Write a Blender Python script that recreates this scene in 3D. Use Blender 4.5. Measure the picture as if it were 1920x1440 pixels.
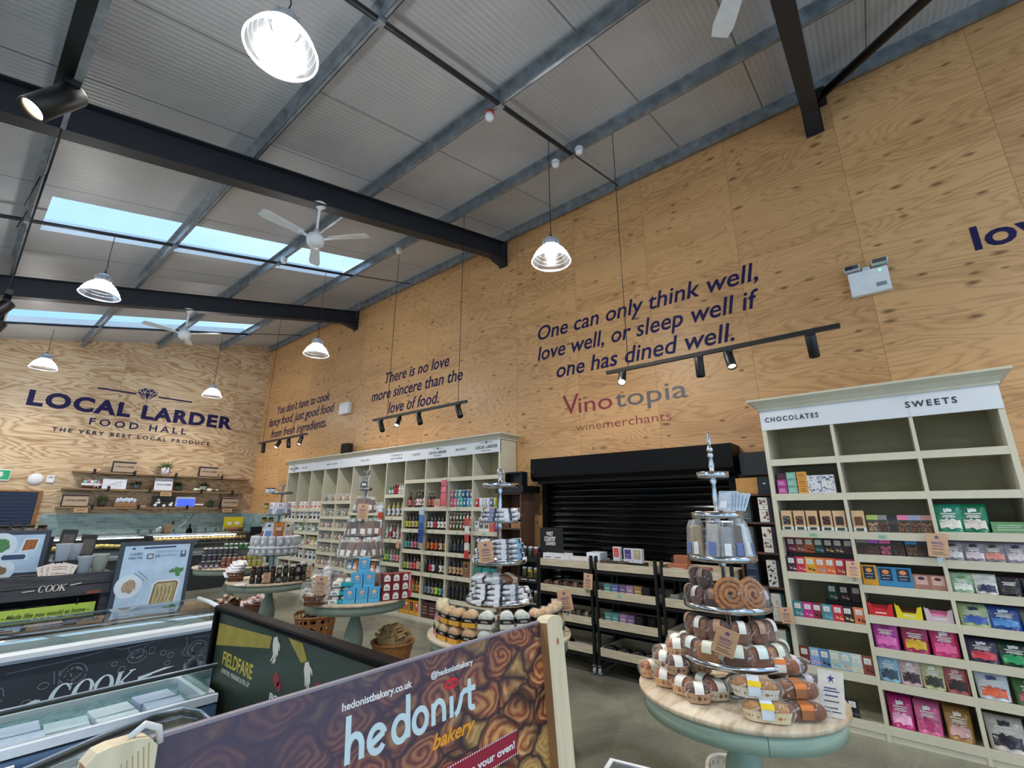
import bpy, math, random
from mathutils import Matrix, Vector
random.seed(7)
R = random.Random(11)
sc = bpy.context.scene
for o in list(bpy.data.objects):
    bpy.data.objects.remove(o, do_unlink=True)
C = sc.collection
PI = math.pi

# ---------------------------------------------------------------- camera
CAM_H, YAW, PIT, ROL, FPX = 1.65, 0.88146899, 0.26947121, 0.00194732, 861.0
f_ = Vector((math.sin(YAW) * math.cos(PIT), math.cos(YAW) * math.cos(PIT), math.sin(PIT)))
r_ = Vector((math.cos(YAW), -math.sin(YAW), 0))
u_ = r_.cross(f_)
r2 = r_ * math.cos(ROL) + u_ * math.sin(ROL)
u2 = -r_ * math.sin(ROL) + u_ * math.cos(ROL)
cd = bpy.data.cameras.new('camera')
cd.sensor_width = 36
cd.lens = FPX / 1920 * 36
cd.clip_start = 0.05
cam = bpy.data.objects.new('camera', cd)
C.objects.link(cam)
m3 = Matrix((r2, u2, -f_)).transposed()
cam.matrix_world = Matrix.Translation((0, 0, CAM_H)) @ m3.to_4x4()
sc.camera = cam

# ---------------------------------------------------------------- world, exposure
sc.view_settings.view_transform = 'Standard'
sc.view_settings.look = 'None'
sc.view_settings.exposure = 0.5
sc.view_settings.gamma = 1
sc.view_settings.use_curve_mapping = False
w = bpy.data.worlds.new('daylight')
sc.world = w
w.use_nodes = True
wn = w.node_tree
bg = wn.nodes['Background']
tc = wn.nodes.new('ShaderNodeTexCoord')
cl = wn.nodes.new('ShaderNodeTexNoise')
cl.inputs['Scale'].default_value = 2.2
cl.inputs['Detail'].default_value = 5
cr = wn.nodes.new('ShaderNodeValToRGB')
cr.color_ramp.elements[0].position = 0.42
cr.color_ramp.elements[0].color = (0.33, 0.62, 0.90, 1)
cr.color_ramp.elements[1].position = 0.68
cr.color_ramp.elements[1].color = (0.80, 0.90, 1.0, 1)
wn.links.new(tc.outputs['Generated'], cl.inputs['Vector'])
wn.links.new(cl.outputs['Fac'], cr.inputs['Fac'])
wn.links.new(cr.outputs['Color'], bg.inputs['Color'])
bg.inputs['Strength'].default_value = 1.0
LAMP_UP, LAMP_DOWN = 34.0, 92.0
sc.cycles.max_bounces = 6
sc.cycles.diffuse_bounces = 3
sc.cycles.transparent_max_bounces = 24
sc.cycles.use_denoising = True
sc.cycles.sample_clamp_indirect = 4

# ---------------------------------------------------------------- materials
MATS = {}
def _new(name):
    m = bpy.data.materials.new(name)
    m.use_nodes = True
    return m, m.node_tree.nodes, m.node_tree.links, m.node_tree.nodes['Principled BSDF']
def lin(c):
    if isinstance(c, str):
        c = tuple(int(c[i:i + 2], 16) / 255 for i in (0, 2, 4))
    return tuple(((x + 0.055) / 1.055) ** 2.4 if x > 0.04045 else x / 12.92 for x in c)
def M(name, col=None, rough=0.5, metal=0.0, var=0.06, scale=12.0, bump=0.0, bscale=None, emit=0.0, coat=0.0, spec=None, tint=False, stretch=None):
    """plain procedural material: a colour with a little noise in it; cached by name"""
    if name in MATS:
        return MATS[name]
    m, n, l, b = _new(name)
    c = lin(col or 'ffffff')
    g = n.new('ShaderNodeTexCoord')
    mp = n.new('ShaderNodeMapping')
    if stretch: mp.inputs['Scale'].default_value = stretch
    l.new(g.outputs['Object'], mp.inputs['Vector'])
    t = n.new('ShaderNodeTexNoise')
    t.inputs['Scale'].default_value = scale
    t.inputs['Detail'].default_value = 4
    l.new(mp.outputs[0], t.inputs['Vector'])
    mr = n.new('ShaderNodeMapRange')
    mr.inputs['To Min'].default_value = 1 - var
    mr.inputs['To Max'].default_value = 1 + var
    mr.inputs['From Min'].default_value = 0.3
    mr.inputs['From Max'].default_value = 0.7
    l.new(t.outputs['Fac'], mr.inputs['Value'])
    mx = n.new('ShaderNodeVectorMath'); mx.operation = 'SCALE'
    if tint:
        oi = n.new('ShaderNodeObjectInfo')
        l.new(oi.outputs['Color'], mx.inputs[0])
    else:
        mx.inputs[0].default_value = c
    l.new(mr.outputs[0], mx.inputs['Scale'])
    l.new(mx.outputs[0], b.inputs['Base Color'])
    b.inputs['Roughness'].default_value = rough
    b.inputs['Metallic'].default_value = metal
    if coat:
        b.inputs['Coat Weight'].default_value = coat
        b.inputs['Coat Roughness'].default_value = 0.08
    if spec is not None: b.inputs['Specular IOR Level'].default_value = spec
    if emit:
        b.inputs['Emission Color'].default_value = (*c, 1)
        b.inputs['Emission Strength'].default_value = emit
    if bump:
        t2 = n.new('ShaderNodeTexNoise')
        t2.inputs['Scale'].default_value = bscale or scale * 3
        t2.inputs['Detail'].default_value = 3
        l.new(mp.outputs[0], t2.inputs['Vector'])
        bp = n.new('ShaderNodeBump')
        bp.inputs['Strength'].default_value = bump
        bp.inputs['Distance'].default_value = 0.01
        l.new(t2.outputs['Fac'], bp.inputs['Height'])
        l.new(bp.outputs[0], b.inputs['Normal'])
    MATS[name] = m
    return m
def nmath(n, l, op, a, b=None, c=None):
    x = n.new('ShaderNodeMath'); x.operation = op
    for i, v in enumerate((a, b, c)):
        if v is None: continue
        if isinstance(v, (int, float)): x.inputs[i].default_value = v
        else: l.new(v, x.inputs[i])
    return x.outputs[0]
def ramp(n, l, fac, stops):
    r = n.new('ShaderNodeValToRGB')
    e = r.color_ramp.elements
    while len(e) < len(stops): e.new(0.5)
    for i, (p, c) in enumerate(stops):
        e[i].position = p; e[i].color = (*lin(c), 1)
    if fac is not None: l.new(fac, r.inputs['Fac'])
    return r.outputs['Color']
def mixc(n, l, fac, a, b, typ='MIX'):
    x = n.new('ShaderNodeMix'); x.data_type = 'RGBA'; x.blend_type = typ
    for s, v in ((x.inputs[0], fac), (x.inputs[6], a), (x.inputs[7], b)):
        if isinstance(v, (int, float)): s.default_value = v
        elif isinstance(v, tuple): s.default_value = (*v, 1)
        else: l.new(v, s)
    return x.outputs[2]
def film(name, col=(1, 1, 1), opac=0.03, rough=0.12, bump=0.6, bscale=25):
    """clear wrapping film: mostly see-through, the creases catch the light"""
    if name in MATS: return MATS[name]
    m, n, l, b = _new(name)
    out = n['Material Output']
    b.inputs['Base Color'].default_value = (*col, 1)
    b.inputs['Roughness'].default_value = rough
    tr = n.new('ShaderNodeBsdfTransparent')
    tr.inputs['Color'].default_value = (0.97, 0.98, 0.99, 1)
    t = n.new('ShaderNodeTexNoise'); t.inputs['Scale'].default_value = bscale; t.inputs['Detail'].default_value = 5
    t.inputs['Distortion'].default_value = 1.5
    g = n.new('ShaderNodeTexCoord'); l.new(g.outputs['Object'], t.inputs['Vector'])
    bp = n.new('ShaderNodeBump'); bp.inputs['Strength'].default_value = bump; bp.inputs['Distance'].default_value = 0.02
    l.new(t.outputs['Fac'], bp.inputs['Height']); l.new(bp.outputs[0], b.inputs['Normal'])
    lw = n.new('ShaderNodeLayerWeight'); lw.inputs['Blend'].default_value = 0.35
    l.new(bp.outputs[0], lw.inputs['Normal'])
    a = nmath(n, l, 'MULTIPLY_ADD', nmath(n, l, 'POWER', lw.outputs['Facing'], 2.0), 0.42, opac)
    st = nmath(n, l, 'GREATER_THAN', t.outputs['Fac'], 0.63)
    a = nmath(n, l, 'MULTIPLY_ADD', st, 0.3, a)
    a = nmath(n, l, 'MINIMUM', a, 1.0)
    mx = n.new('ShaderNodeMixShader')
    l.new(a, mx.inputs[0]); l.new(tr.outputs[0], mx.inputs[1]); l.new(b.outputs[0], mx.inputs[2])
    l.new(mx.outputs[0], out.inputs['Surface'])
    MATS[name] = m
    return m
def glass(name, col=(0.8, 0.95, 0.95), refl=0.12, rough=0.03, frost=0.0):
    """pane glass: see-through with a fresnel reflection"""
    if name in MATS: return MATS[name]
    m, n, l, b = _new(name)
    out = n['Material Output']
    tr = n.new('ShaderNodeBsdfTransparent'); tr.inputs['Color'].default_value = (*col, 1)
    gl = n.new('ShaderNodeBsdfGlossy'); gl.inputs['Roughness'].default_value = rough
    fr = n.new('ShaderNodeFresnel'); fr.inputs['IOR'].default_value = 1.5
    a = nmath(n, l, 'ADD', nmath(n, l, 'MULTIPLY', fr.outputs[0], 0.6), refl - 0.03)
    mx = n.new('ShaderNodeMixShader')
    l.new(a, mx.inputs[0]); l.new(tr.outputs[0], mx.inputs[1]); l.new(gl.outputs[0], mx.inputs[2])
    last = mx.outputs[0]
    if frost:
        tl = n.new('ShaderNodeBsdfTranslucent'); tl.inputs['Color'].default_value = (0.9, 0.95, 1, 1)
        ad = n.new('ShaderNodeMixShader'); ad.inputs[0].default_value = frost
        l.new(last, ad.inputs[1]); l.new(tl.outputs[0], ad.inputs[2]); last = ad.outputs[0]
    l.new(last, out.inputs['Surface'])
    n.remove(b)
    MATS[name] = m
    return m

# ---------------------------------------------------------------- mesh collector
class MB:
    def __init__(s):
        s.v = []; s.f = []; s.m = []; s.sm = []; s.mats = []
    def mi(s, m):
        if m not in s.mats: s.mats.append(m)
        return s.mats.index(m)
    def add(s, vs, fs, m, smooth=False, T=None):
        k = len(s.v)
        if T is not None: vs = [tuple(T @ Vector(p)) for p in vs]
        s.v += [tuple(p) for p in vs]
        i = s.mi(m)
        for f in fs:
            s.f.append(tuple(k + a for a in f)); s.m.append(i); s.sm.append(smooth)
        return s
    def box(s, x0, x1, y0, y1, z0, z1, m, T=None, ch=0.0):
        if x0 > x1: x0, x1 = x1, x0
        if y0 > y1: y0, y1 = y1, y0
        if z0 > z1: z0, z1 = z1, z0
        if ch:
            c = min(ch, (x1 - x0) * .45, (y1 - y0) * .45, (z1 - z0) * .45)
            vs = []; fs = []; idx = {}
            X = (x0, x1); Y = (y0, y1); Z = (z0, z1); sg = (1, -1)
            for i in (0, 1):
                for j in (0, 1):
                    for k in (0, 1):
                        for a in range(3):
                            p = [X[i] + sg[i] * c, Y[j] + sg[j] * c, Z[k] + sg[k] * c]
                            p[a] = (X, Y, Z)[a][(i, j, k)[a]]
                            idx[(i, j, k, a)] = len(vs); vs.append(tuple(p))
            q = lambda *t: [idx[u] for u in t]
            for i in (0, 1):
                fs.append(q((i, 0, 0, 0), (i, 1, 0, 0), (i, 1, 1, 0), (i, 0, 1, 0)) if i else q((i, 0, 0, 0), (i, 0, 1, 0), (i, 1, 1, 0), (i, 1, 0, 0)))
                fs.append(q((0, i, 0, 1), (0, i, 1, 1), (1, i, 1, 1), (1, i, 0, 1)) if i else q((0, i, 0, 1), (1, i, 0, 1), (1, i, 1, 1), (0, i, 1, 1)))
                fs.append(q((0, 0, i, 2), (1, 0, i, 2), (1, 1, i, 2), (0, 1, i, 2)) if i else q((0, 0, i, 2), (0, 1, i, 2), (1, 1, i, 2), (1, 0, i, 2)))
            for j in (0, 1):
                for k in (0, 1):
                    fs.append(q((0, j, k, 1), (1, j, k, 1), (1, j, k, 2), (0, j, k, 2)))
                    fs.append(q((j, 0, k, 0), (j, 1, k, 0), (j, 1, k, 2), (j, 0, k, 2)))
                    fs.append(q((j, k, 0, 0), (j, k, 1, 0), (j, k, 1, 1), (j, k, 0, 1)))
            for i in (0, 1):
                for j in (0, 1):
                    for k in (0, 1):
                        fs.append(q((i, j, k, 0), (i, j, k, 1), (i, j, k, 2)))
            return s.add(vs, fs, m, False, T)
        vs = [(x, y, z) for x in (x0, x1) for y in (y0, y1) for z in (z0, z1)]
        fs = [(0, 1, 3, 2), (4, 6, 7, 5), (0, 4, 5, 1), (2, 3, 7, 6), (0, 2, 6, 4), (1, 5, 7, 3)]
        return s.add(vs, fs, m, False, T)
    def lathe(s, prof, m, n=16, T=None, smooth=True, arc=2 * PI, cap=True):
        vs = []; fs = []; full = abs(arc - 2 * PI) < 1e-6
        cols = n if full else n + 1
        for (r, z) in prof:
            for i in range(cols):
                a = arc * i / n
                vs.append((r * math.cos(a), r * math.sin(a), z))
        for j in range(len(prof) - 1):
            for i in range(n):
                a, b = j * cols + i, j * cols + (i + 1) % cols
                fs.append((a, b, b + cols, a + cols))
        if cap and full:
            if prof[0][0] > 1e-5: fs.append(tuple(reversed(range(cols))))
            if prof[-1][0] > 1e-5: fs.append(tuple(range((len(prof) - 1) * cols, len(prof) * cols)))
        return s.add(vs, fs, m, smooth, T)
    def tube(s, pts, r, m, n=8, closed=False, smooth=True):
        pts = [Vector(p) for p in pts]; vs = []; fs = []
        N = len(pts); prev = None
        rr = r if isinstance(r, (list, tuple)) else [r] * N
        for i, p in enumerate(pts):
            if closed: d = (pts[(i + 1) % N] - pts[i - 1])
            else: d = pts[min(i + 1, N - 1)] - pts[max(i - 1, 0)]
            d.normalize()
            if prev is None:
                a = Vector((0, 0, 1)) if abs(d.z) < .9 else Vector((1, 0, 0))
                u = d.cross(a).normalized()
            else:
                u = (prev - d * prev.dot(d))
                u = u.normalized() if u.length > 1e-6 else d.orthogonal().normalized()
            prev = u; v = d.cross(u)
            for k in range(n):
                a = 2 * PI * k / n
                vs.append(tuple(p + (u * math.cos(a) + v * math.sin(a)) * rr[i]))
        M_ = N if closed else N - 1
        for i in range(M_):
            for k in range(n):
                a = i * n + k; b = i * n + (k + 1) % n
                c = ((i + 1) % N) * n
                fs.append((a, b, c + (k + 1) % n, c + k))
        if not closed:
            fs.append(tuple(reversed(range(n)))); fs.append(tuple(range((N - 1) * n, N * n)))
        return s.add(vs, fs, m, smooth)
    def poly(s, pts, d, m, T=None):
        """flat outline pts (x,y) in the local XY plane, thickness d upwards"""
        n = len(pts)
        vs = [(x, y, 0) for x, y in pts] + [(x, y, d) for x, y in pts]
        fs = [tuple(reversed(range(n))), tuple(range(n, 2 * n))] + [(i, (i + 1) % n, n + (i + 1) % n, n + i) for i in range(n)]
        return s.add(vs, fs, m, False, T)
    def ribbon(s, pts, wd, d, m, T=None, closed=False):
        """flat stroke of width wd along 2-D pts, thickness d"""
        N = len(pts); vs = []; fs = []
        ww = wd if isinstance(wd, (list, tuple)) else [wd] * N
        for i, (x, y) in enumerate(pts):
            a = pts[(i + 1) % N] if (closed or i < N - 1) else pts[i]
            b = pts[i - 1] if (closed or i > 0) else pts[i]
            dx, dy = a[0] - b[0], a[1] - b[1]; L = math.hypot(dx, dy) or 1
            nx, ny = -dy / L * ww[i] / 2, dx / L * ww[i] / 2
            vs += [(x + nx, y + ny, 0), (x - nx, y - ny, 0), (x + nx, y + ny, d), (x - nx, y - ny, d)]
        for i in range(N if closed else N - 1):
            a = 4 * i; b = 4 * ((i + 1) % N)
            fs += [(a + 2, a + 3, b + 3, b + 2), (a, a + 2, b + 2, b), (a + 1, b + 1, b + 3, a + 3), (a, b, b + 1, a + 1)]
        return s.add(vs, fs, m, False, T)
    def ell(s, cx, cy, cz, rx, ry, rz, m, n=10, k=7, T=None, jit=0.0, rnd=None, power=1.0):
        vs = []; fs = []
        for j in range(k + 1):
            ph = PI * j / k - PI / 2
            for i in range(n):
                a = 2 * PI * i / n
                cc, ss = math.cos(a), math.sin(a); cp, sp = math.cos(ph), math.sin(ph)
                sg = lambda t: math.copysign(abs(t) ** power, t)
                q = 1 + (rnd.uniform(-jit, jit) if jit else 0)
                vs.append((cx + rx * sg(cp) * sg(cc) * q, cy + ry * sg(cp) * sg(ss) * q, cz + rz * sg(sp) * q))
        for j in range(k):
            for i in range(n):
                a, b = j * n + i, j * n + (i + 1) % n
                fs.append((a, b, b + n, a + n))
        return s.add(vs, fs, m, True, T)
    def mesh(s, name):
        me = bpy.data.meshes.new(name)
        me.from_pydata(s.v, [], s.f)
        for m in s.mats: me.materials.append(m)
        me.polygons.foreach_set('material_index', s.m)
        me.polygons.foreach_set('use_smooth', s.sm)
        me.update()
        return me

def obj(name, mb, parent=None, loc=None, color=None):
    me = mb.mesh(name) if isinstance(mb, MB) else mb
    o = bpy.data.objects.new(name, me)
    C.objects.link(o)
    if parent is not None: o.parent = parent
    if loc is not None: o.location = loc
    if color is not None: o.color = (*lin(color), 1)
    return o
def tag(o, label, cat, group=None):
    o['label'] = label; o['category'] = cat
    if group: o['group'] = group
    return o
def thing(name, label, cat, loc=(0, 0, 0), rz=0.0, group=None):
    o = bpy.data.objects.new(name, None)
    o.empty_display_size = 0.1
    C.objects.link(o); o.location = loc; o.rotation_euler = (0, 0, rz)
    return tag(o, label, cat, group)
def struct(name, mb, parent=None):
    o = obj(name, mb, parent)
    if parent is None: o['kind'] = 'structure'
    return o
def dup(src, loc, rot=(0, 0, 0), label=None, group=None, colors=None, scale=None):
    """copy a thing with its parts and sub-parts; colors: {part name: colour}"""
    def rec(o, par):
        c = o.copy(); C.objects.link(c)
        if par is not None: c.parent = par
        for ch in KIDS.get(o.name, []): rec(ch, c)
        base = o.name.split('.')[0]
        if colors and base in colors: c.color = (*lin(colors[base]), 1)
        return c
    r = rec(src, None)
    r.location = loc
    r.rotation_euler = rot if isinstance(rot, tuple) else (0, 0, rot)
    if scale: r.scale = scale if isinstance(scale, tuple) else (scale,) * 3
    if label: r['label'] = label
    if group: r['group'] = group
    return r
KIDS = {}
PROTOS = []
def proto(o):
    """remember the children; prototypes are removed at the end, only their copies stay"""
    def rec(x):
        KIDS[x.name] = [c for c in bpy.data.objects if c.parent == x]
        for c in KIDS[x.name]: rec(c)
    rec(o)
    if o not in PROTOS: PROTOS.append(o)
    return o
ORD = ['first', 'second', 'third', 'fourth', 'fifth', 'sixth', 'seventh', 'eighth', 'ninth', 'tenth', 'eleventh', 'twelfth', 'thirteenth', 'fourteenth', 'fifteenth', 'sixteenth']
FR = {  # frames for flat lettering: local x = reading direction, local y = up, local z = towards the room
    'right': Matrix(((0, 0, -1), (-1, 0, 0), (0, 1, 0))).to_4x4(),      # on a wall facing -X
    'far': Matrix(((1, 0, 0), (0, 0, -1), (0, 1, 0))).to_4x4(),          # on a wall facing -Y
}
def text_mesh(name, s, size, m, ext=0.0015, shear=0.0, off=0.0, align='LEFT', space=1.0, sx=1.0):
    cu = bpy.data.curves.new(name, 'FONT')
    cu.body = s; cu.size = size; cu.extrude = ext; cu.shear = shear; cu.offset = off
    cu.align_x = align; cu.space_character = space; cu.resolution_u = 3
    o = bpy.data.objects.new(name, cu); C.objects.link(o)
    dg = bpy.context.evaluated_depsgraph_get()
    me = bpy.data.meshes.new_from_object(o.evaluated_get(dg))
    bpy.data.objects.remove(o, do_unlink=True)
    me.materials.clear(); me.materials.append(m)
    if sx != 1.0:
        for v in me.vertices: v.co.x *= sx
    return me
def text_fit(name, s, x0, x1, base, cap, m, frame, at, off=0.0, shear=0.0, space=1.0, parent=None, ext=0.0015):
    """lettering whose run goes from x0 to x1 (reading direction) with capitals cap high"""
    if cap < .08: off = min(off, cap * .03)
    me = text_mesh(name, s, cap / 0.729, m, ext, shear, off, 'LEFT', space)
    xs = [v.co.x for v in me.vertices]
    a, b = min(xs), max(xs); k = (x1 - x0) / (b - a)
    for v in me.vertices: v.co.x = x0 + (v.co.x - a) * k; v.co.y += base
    me.transform(Matrix.Translation(at) @ frame)
    return obj(name, me, parent)
# ================================================================ THE ROOM
XW, YF, TS = 5.43, 13.70, 0.2497          # wall on +X, far wall, tangent of the roof slope
XL, YB = -6.0, -5.0                       # the hall goes on past the camera
def roofz(x): return 6.35 + (x - XW) * TS
def plywood(name, axis, base, dark, knots, contrast, seed, freq=26.0):
    m, n, l, b = _new(name)
    g = n.new('ShaderNodeNewGeometry')
    sp = n.new('ShaderNodeSeparateXYZ'); l.new(g.outputs['Position'], sp.inputs[0])
    u = sp.outputs[axis]; v = sp.outputs[2]
    PU, PV = (1.12, 2.3) if axis == 1 else (2.44, 1.22)
    su = nmath(n, l, 'FLOOR', nmath(n, l, 'MULTIPLY_ADD', u, 1 / PU, .1))
    sv = nmath(n, l, 'FLOOR', nmath(n, l, 'MULTIPLY_ADD', v, 1 / PV, 0.05))
    wn_ = n.new('ShaderNodeTexWhiteNoise'); wn_.noise_dimensions = '3D'
    cb = n.new('ShaderNodeCombineXYZ'); l.new(su, cb.inputs[0]); l.new(sv, cb.inputs[1]); cb.inputs[2].default_value = seed
    l.new(cb.outputs[0], wn_.inputs['Vector'])
    off = nmath(n, l, 'MULTIPLY', wn_.outputs['Value'], 37.0)
    # grain: contour lines of a stretched noise
    c1 = n.new('ShaderNodeCombineXYZ')
    l.new(nmath(n, l, 'MULTIPLY', u, 0.55), c1.inputs[0]); l.new(nmath(n, l, 'MULTIPLY', v, 2.6), c1.inputs[1]); l.new(off, c1.inputs[2])
    t = n.new('ShaderNodeTexNoise'); t.inputs['Scale'].default_value = 0.95; t.inputs['Detail'].default_value = 3.5
    t.inputs['Roughness'].default_value = 0.42; t.inputs['Distortion'].default_value = 0.35
    l.new(c1.outputs[0], t.inputs['Vector'])
    fr = nmath(n, l, 'FRACT', nmath(n, l, 'MULTIPLY', t.outputs['Fac'], freq))
    g1 = nmath(n, l, 'PINGPONG', fr, 0.5)
    g1 = nmath(n, l, 'POWER', nmath(n, l, 'MULTIPLY', g1, 2.0), 1.8)
    c2 = n.new('ShaderNodeCombineXYZ')
    l.new(nmath(n, l, 'MULTIPLY', u, 1.2), c2.inputs[0]); l.new(nmath(n, l, 'MULTIPLY', v, 26), c2.inputs[1]); l.new(off, c2.inputs[2])
    t2 = n.new('ShaderNodeTexNoise'); t2.inputs['Scale'].default_value = 1.4; t2.inputs['Detail'].default_value = 4
    l.new(c2.outputs[0], t2.inputs['Vector'])
    fac = nmath(n, l, 'MULTIPLY', g1, contrast)
    fac = nmath(n, l, 'ADD', fac, nmath(n, l, 'MULTIPLY', nmath(n, l, 'SUBTRACT', t2.outputs['Fac'], 0.45), 0.55))
    big = n.new('ShaderNodeTexNoise'); big.inputs['Scale'].default_value = 0.9; big.inputs['Detail'].default_value = 2
    l.new(c1.outputs[0], big.inputs['Vector'])
    fac = nmath(n, l, 'ADD', fac, nmath(n, l, 'MULTIPLY', nmath(n, l, 'SUBTRACT', big.outputs['Fac'], 0.5), 0.9))
    col = ramp(n, l, fac, [(0.0, base), (0.45, mid(base, dark, .4)), (1.0, dark)])
    # sheet to sheet tone
    tone = nmath(n, l, 'MULTIPLY_ADD', wn_.outputs['Value'], 0.13, 0.93)
    vm = n.new('ShaderNodeVectorMath'); vm.operation = 'SCALE'; l.new(col, vm.inputs[0]); l.new(tone, vm.inputs['Scale'])
    col = vm.outputs[0]
    if knots:
        # knots of the veneer, the same scatter coming back in columns
        kc = n.new('ShaderNodeCombineXYZ')
        l.new(nmath(n, l, 'MULTIPLY', u, 1 / .28), kc.inputs[0]); l.new(nmath(n, l, 'MULTIPLY', v, 1 / .105), kc.inputs[1]); kc.inputs[2].default_value = seed
        vo = n.new('ShaderNodeTexVoronoi'); vo.inputs['Scale'].default_value = 1.0; vo.inputs['Randomness'].default_value = 0.42
        l.new(kc.outputs[0], vo.inputs['Vector'])
        sc_ = n.new('ShaderNodeSeparateXYZ'); l.new(vo.outputs['Color'], sc_.inputs[0])
        pn = n.new('ShaderNodeTexNoise'); pn.inputs['Scale'].default_value = 1.0; pn.inputs['Detail'].default_value = 1.5
        kq = n.new('ShaderNodeCombineXYZ'); l.new(nmath(n, l, 'MULTIPLY', nmath(n, l, 'FLOOR', nmath(n, l, 'MULTIPLY', u, 1 / .28)), 1.7), kq.inputs[0]); l.new(nmath(n, l, 'MULTIPLY', v, .55), kq.inputs[1]); kq.inputs[2].default_value = 5.3
        l.new(kq.outputs[0], pn.inputs['Vector'])
        on = nmath(n, l, 'GREATER_THAN', sc_.outputs[0], nmath(n, l, 'MULTIPLY_ADD', pn.outputs['Fac'], -5.0, 2.75))
        rad = nmath(n, l, 'MULTIPLY_ADD', sc_.outputs[1], 0.07, 0.075)
        k1 = n.new('ShaderNodeMapRange'); k1.inputs['To Min'].default_value = 1; k1.inputs['To Max'].default_value = 0
        l.new(vo.outputs['Distance'], k1.inputs['Value'])
        l.new(nmath(n, l, 'MULTIPLY', rad, 0.6), k1.inputs['From Min']); l.new(nmath(n, l, 'MULTIPLY', rad, 1.9), k1.inputs['From Max'])
        col = mixc(n, l, nmath(n, l, 'MULTIPLY', nmath(n, l, 'MULTIPLY', on, k1.outputs[0]), knots), col, lin('5e3a1e'))
    # seams
    du = nmath(n, l, 'PINGPONG', nmath(n, l, 'FRACT', nmath(n, l, 'MULTIPLY_ADD', u, 1 / PU, .1)), 0.5)
    dv = nmath(n, l, 'PINGPONG', nmath(n, l, 'FRACT', nmath(n, l, 'MULTIPLY_ADD', v, 1 / PV, 0.05)), 0.5)
    s1 = nmath(n, l, 'LESS_THAN', nmath(n, l, 'MULTIPLY', du, PU), 0.0035)
    s2 = nmath(n, l, 'LESS_THAN', nmath(n, l, 'MULTIPLY', dv, PV), 0.0025)
    seam = nmath(n, l, 'MULTIPLY', nmath(n, l, 'MAXIMUM', s1, s2), 0.4)
    col = mixc(n, l, seam, col, lin('5a4026'))
    l.new(col, b.inputs['Base Color'])
    b.inputs['Roughness'].default_value = 0.42
    b.inputs['Specular IOR Level'].default_value = 0.45
    MATS[name] = m
    return m
def mid(a, b, t):
    A = [int(a[i:i + 2], 16) for i in (0, 2, 4)]; B = [int(b[i:i + 2], 16) for i in (0, 2, 4)]
    return ''.join('%02x' % round(x + (y - x) * t) for x, y in zip(A, B))
PLY_R = plywood('plywood_knotty', 1, 'd6a570', '94663c', 0.8, 0.40, 3.0)
PLY_F = plywood('plywood_figured', 0, 'd8bf9c', '946c48', 0.0, 0.74, 8.0, 19.0)

def concrete():
    m, n, l, b = _new('polished_concrete')
    g = n.new('ShaderNodeNewGeometry')
    t = n.new('ShaderNodeTexNoise'); t.inputs['Scale'].default_value = 0.9; t.inputs['Detail'].default_value = 7; t.inputs['Roughness'].default_value = 0.62
    t.inputs['Distortion'].default_value = 0.8
    l.new(g.outputs['Position'], t.inputs['Vector'])
    t2 = n.new('ShaderNodeTexNoise'); t2.inputs['Scale'].default_value = 38; t2.inputs['Detail'].default_value = 6; l.new(g.outputs['Position'], t2.inputs['Vector'])
    f = nmath(n, l, 'MULTIPLY_ADD', t2.outputs['Fac'], 0.2, nmath(n, l, 'MULTIPLY', t.outputs['Fac'], 1.0))
    col = ramp(n, l, f, [(0.38, '5c594a'), (0.55, '78766a'), (0.68, '92917f'), (0.8, 'a5a495')])
    l.new(col, b.inputs['Base Color'])
    b.inputs['Roughness'].default_value = 0.3
    bp = n.new('ShaderNodeBump'); bp.inputs['Strength'].default_value = 0.12; l.new(t2.outputs['Fac'], bp.inputs['Height']); l.new(bp.outputs[0], b.inputs['Normal'])
    return m
def lining():
    """white steel liner: fine ribs down the slope, a joint every metre"""
    m, n, l, b = _new('white_steel_lining')
    g = n.new('ShaderNodeNewGeometry')
    sp = n.new('ShaderNodeSeparateXYZ'); l.new(g.outputs['Position'], sp.inputs[0])
    y = sp.outputs[1]
    rib = nmath(n, l, 'SINE', nmath(n, l, 'MULTIPLY', y, 2 * PI / 0.05))
    rib = nmath(n, l, 'MULTIPLY_ADD', rib, 0.5, 0.5)
    d = nmath(n, l, 'PINGPONG', nmath(n, l, 'FRACT', nmath(n, l, 'ADD', y, 0.5)), 0.5)
    j = nmath(n, l, 'LESS_THAN', d, 0.007)
    t = n.new('ShaderNodeTexNoise'); t.inputs['Scale'].default_value = 1.2; t.inputs['Detail'].default_value = 5; l.new(g.outputs['Position'], t.inputs['Vector'])
    base = ramp(n, l, t.outputs['Fac'], [(0.3, 'a9acb2'), (0.7, 'b9bcc0')])
    col = mixc(n, l, nmath(n, l, 'MULTIPLY', rib, 0.10), base, lin('8f9498'))
    col = mixc(n, l, nmath(n, l, 'MULTIPLY', j, 0.8), col, lin('4c5054'))
    l.new(col, b.inputs['Base Color'])
    b.inputs['Roughness'].default_value = 0.45
    bp = n.new('ShaderNodeBump'); bp.inputs['Strength'].default_value = 0.25; bp.inputs['Distance'].default_value = 0.01
    l.new(nmath(n, l, 'SUBTRACT', rib, nmath(n, l, 'MULTIPLY', j, 3.0)), bp.inputs['Height']); l.new(bp.outputs[0], b.inputs['Normal'])
    return m
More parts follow.
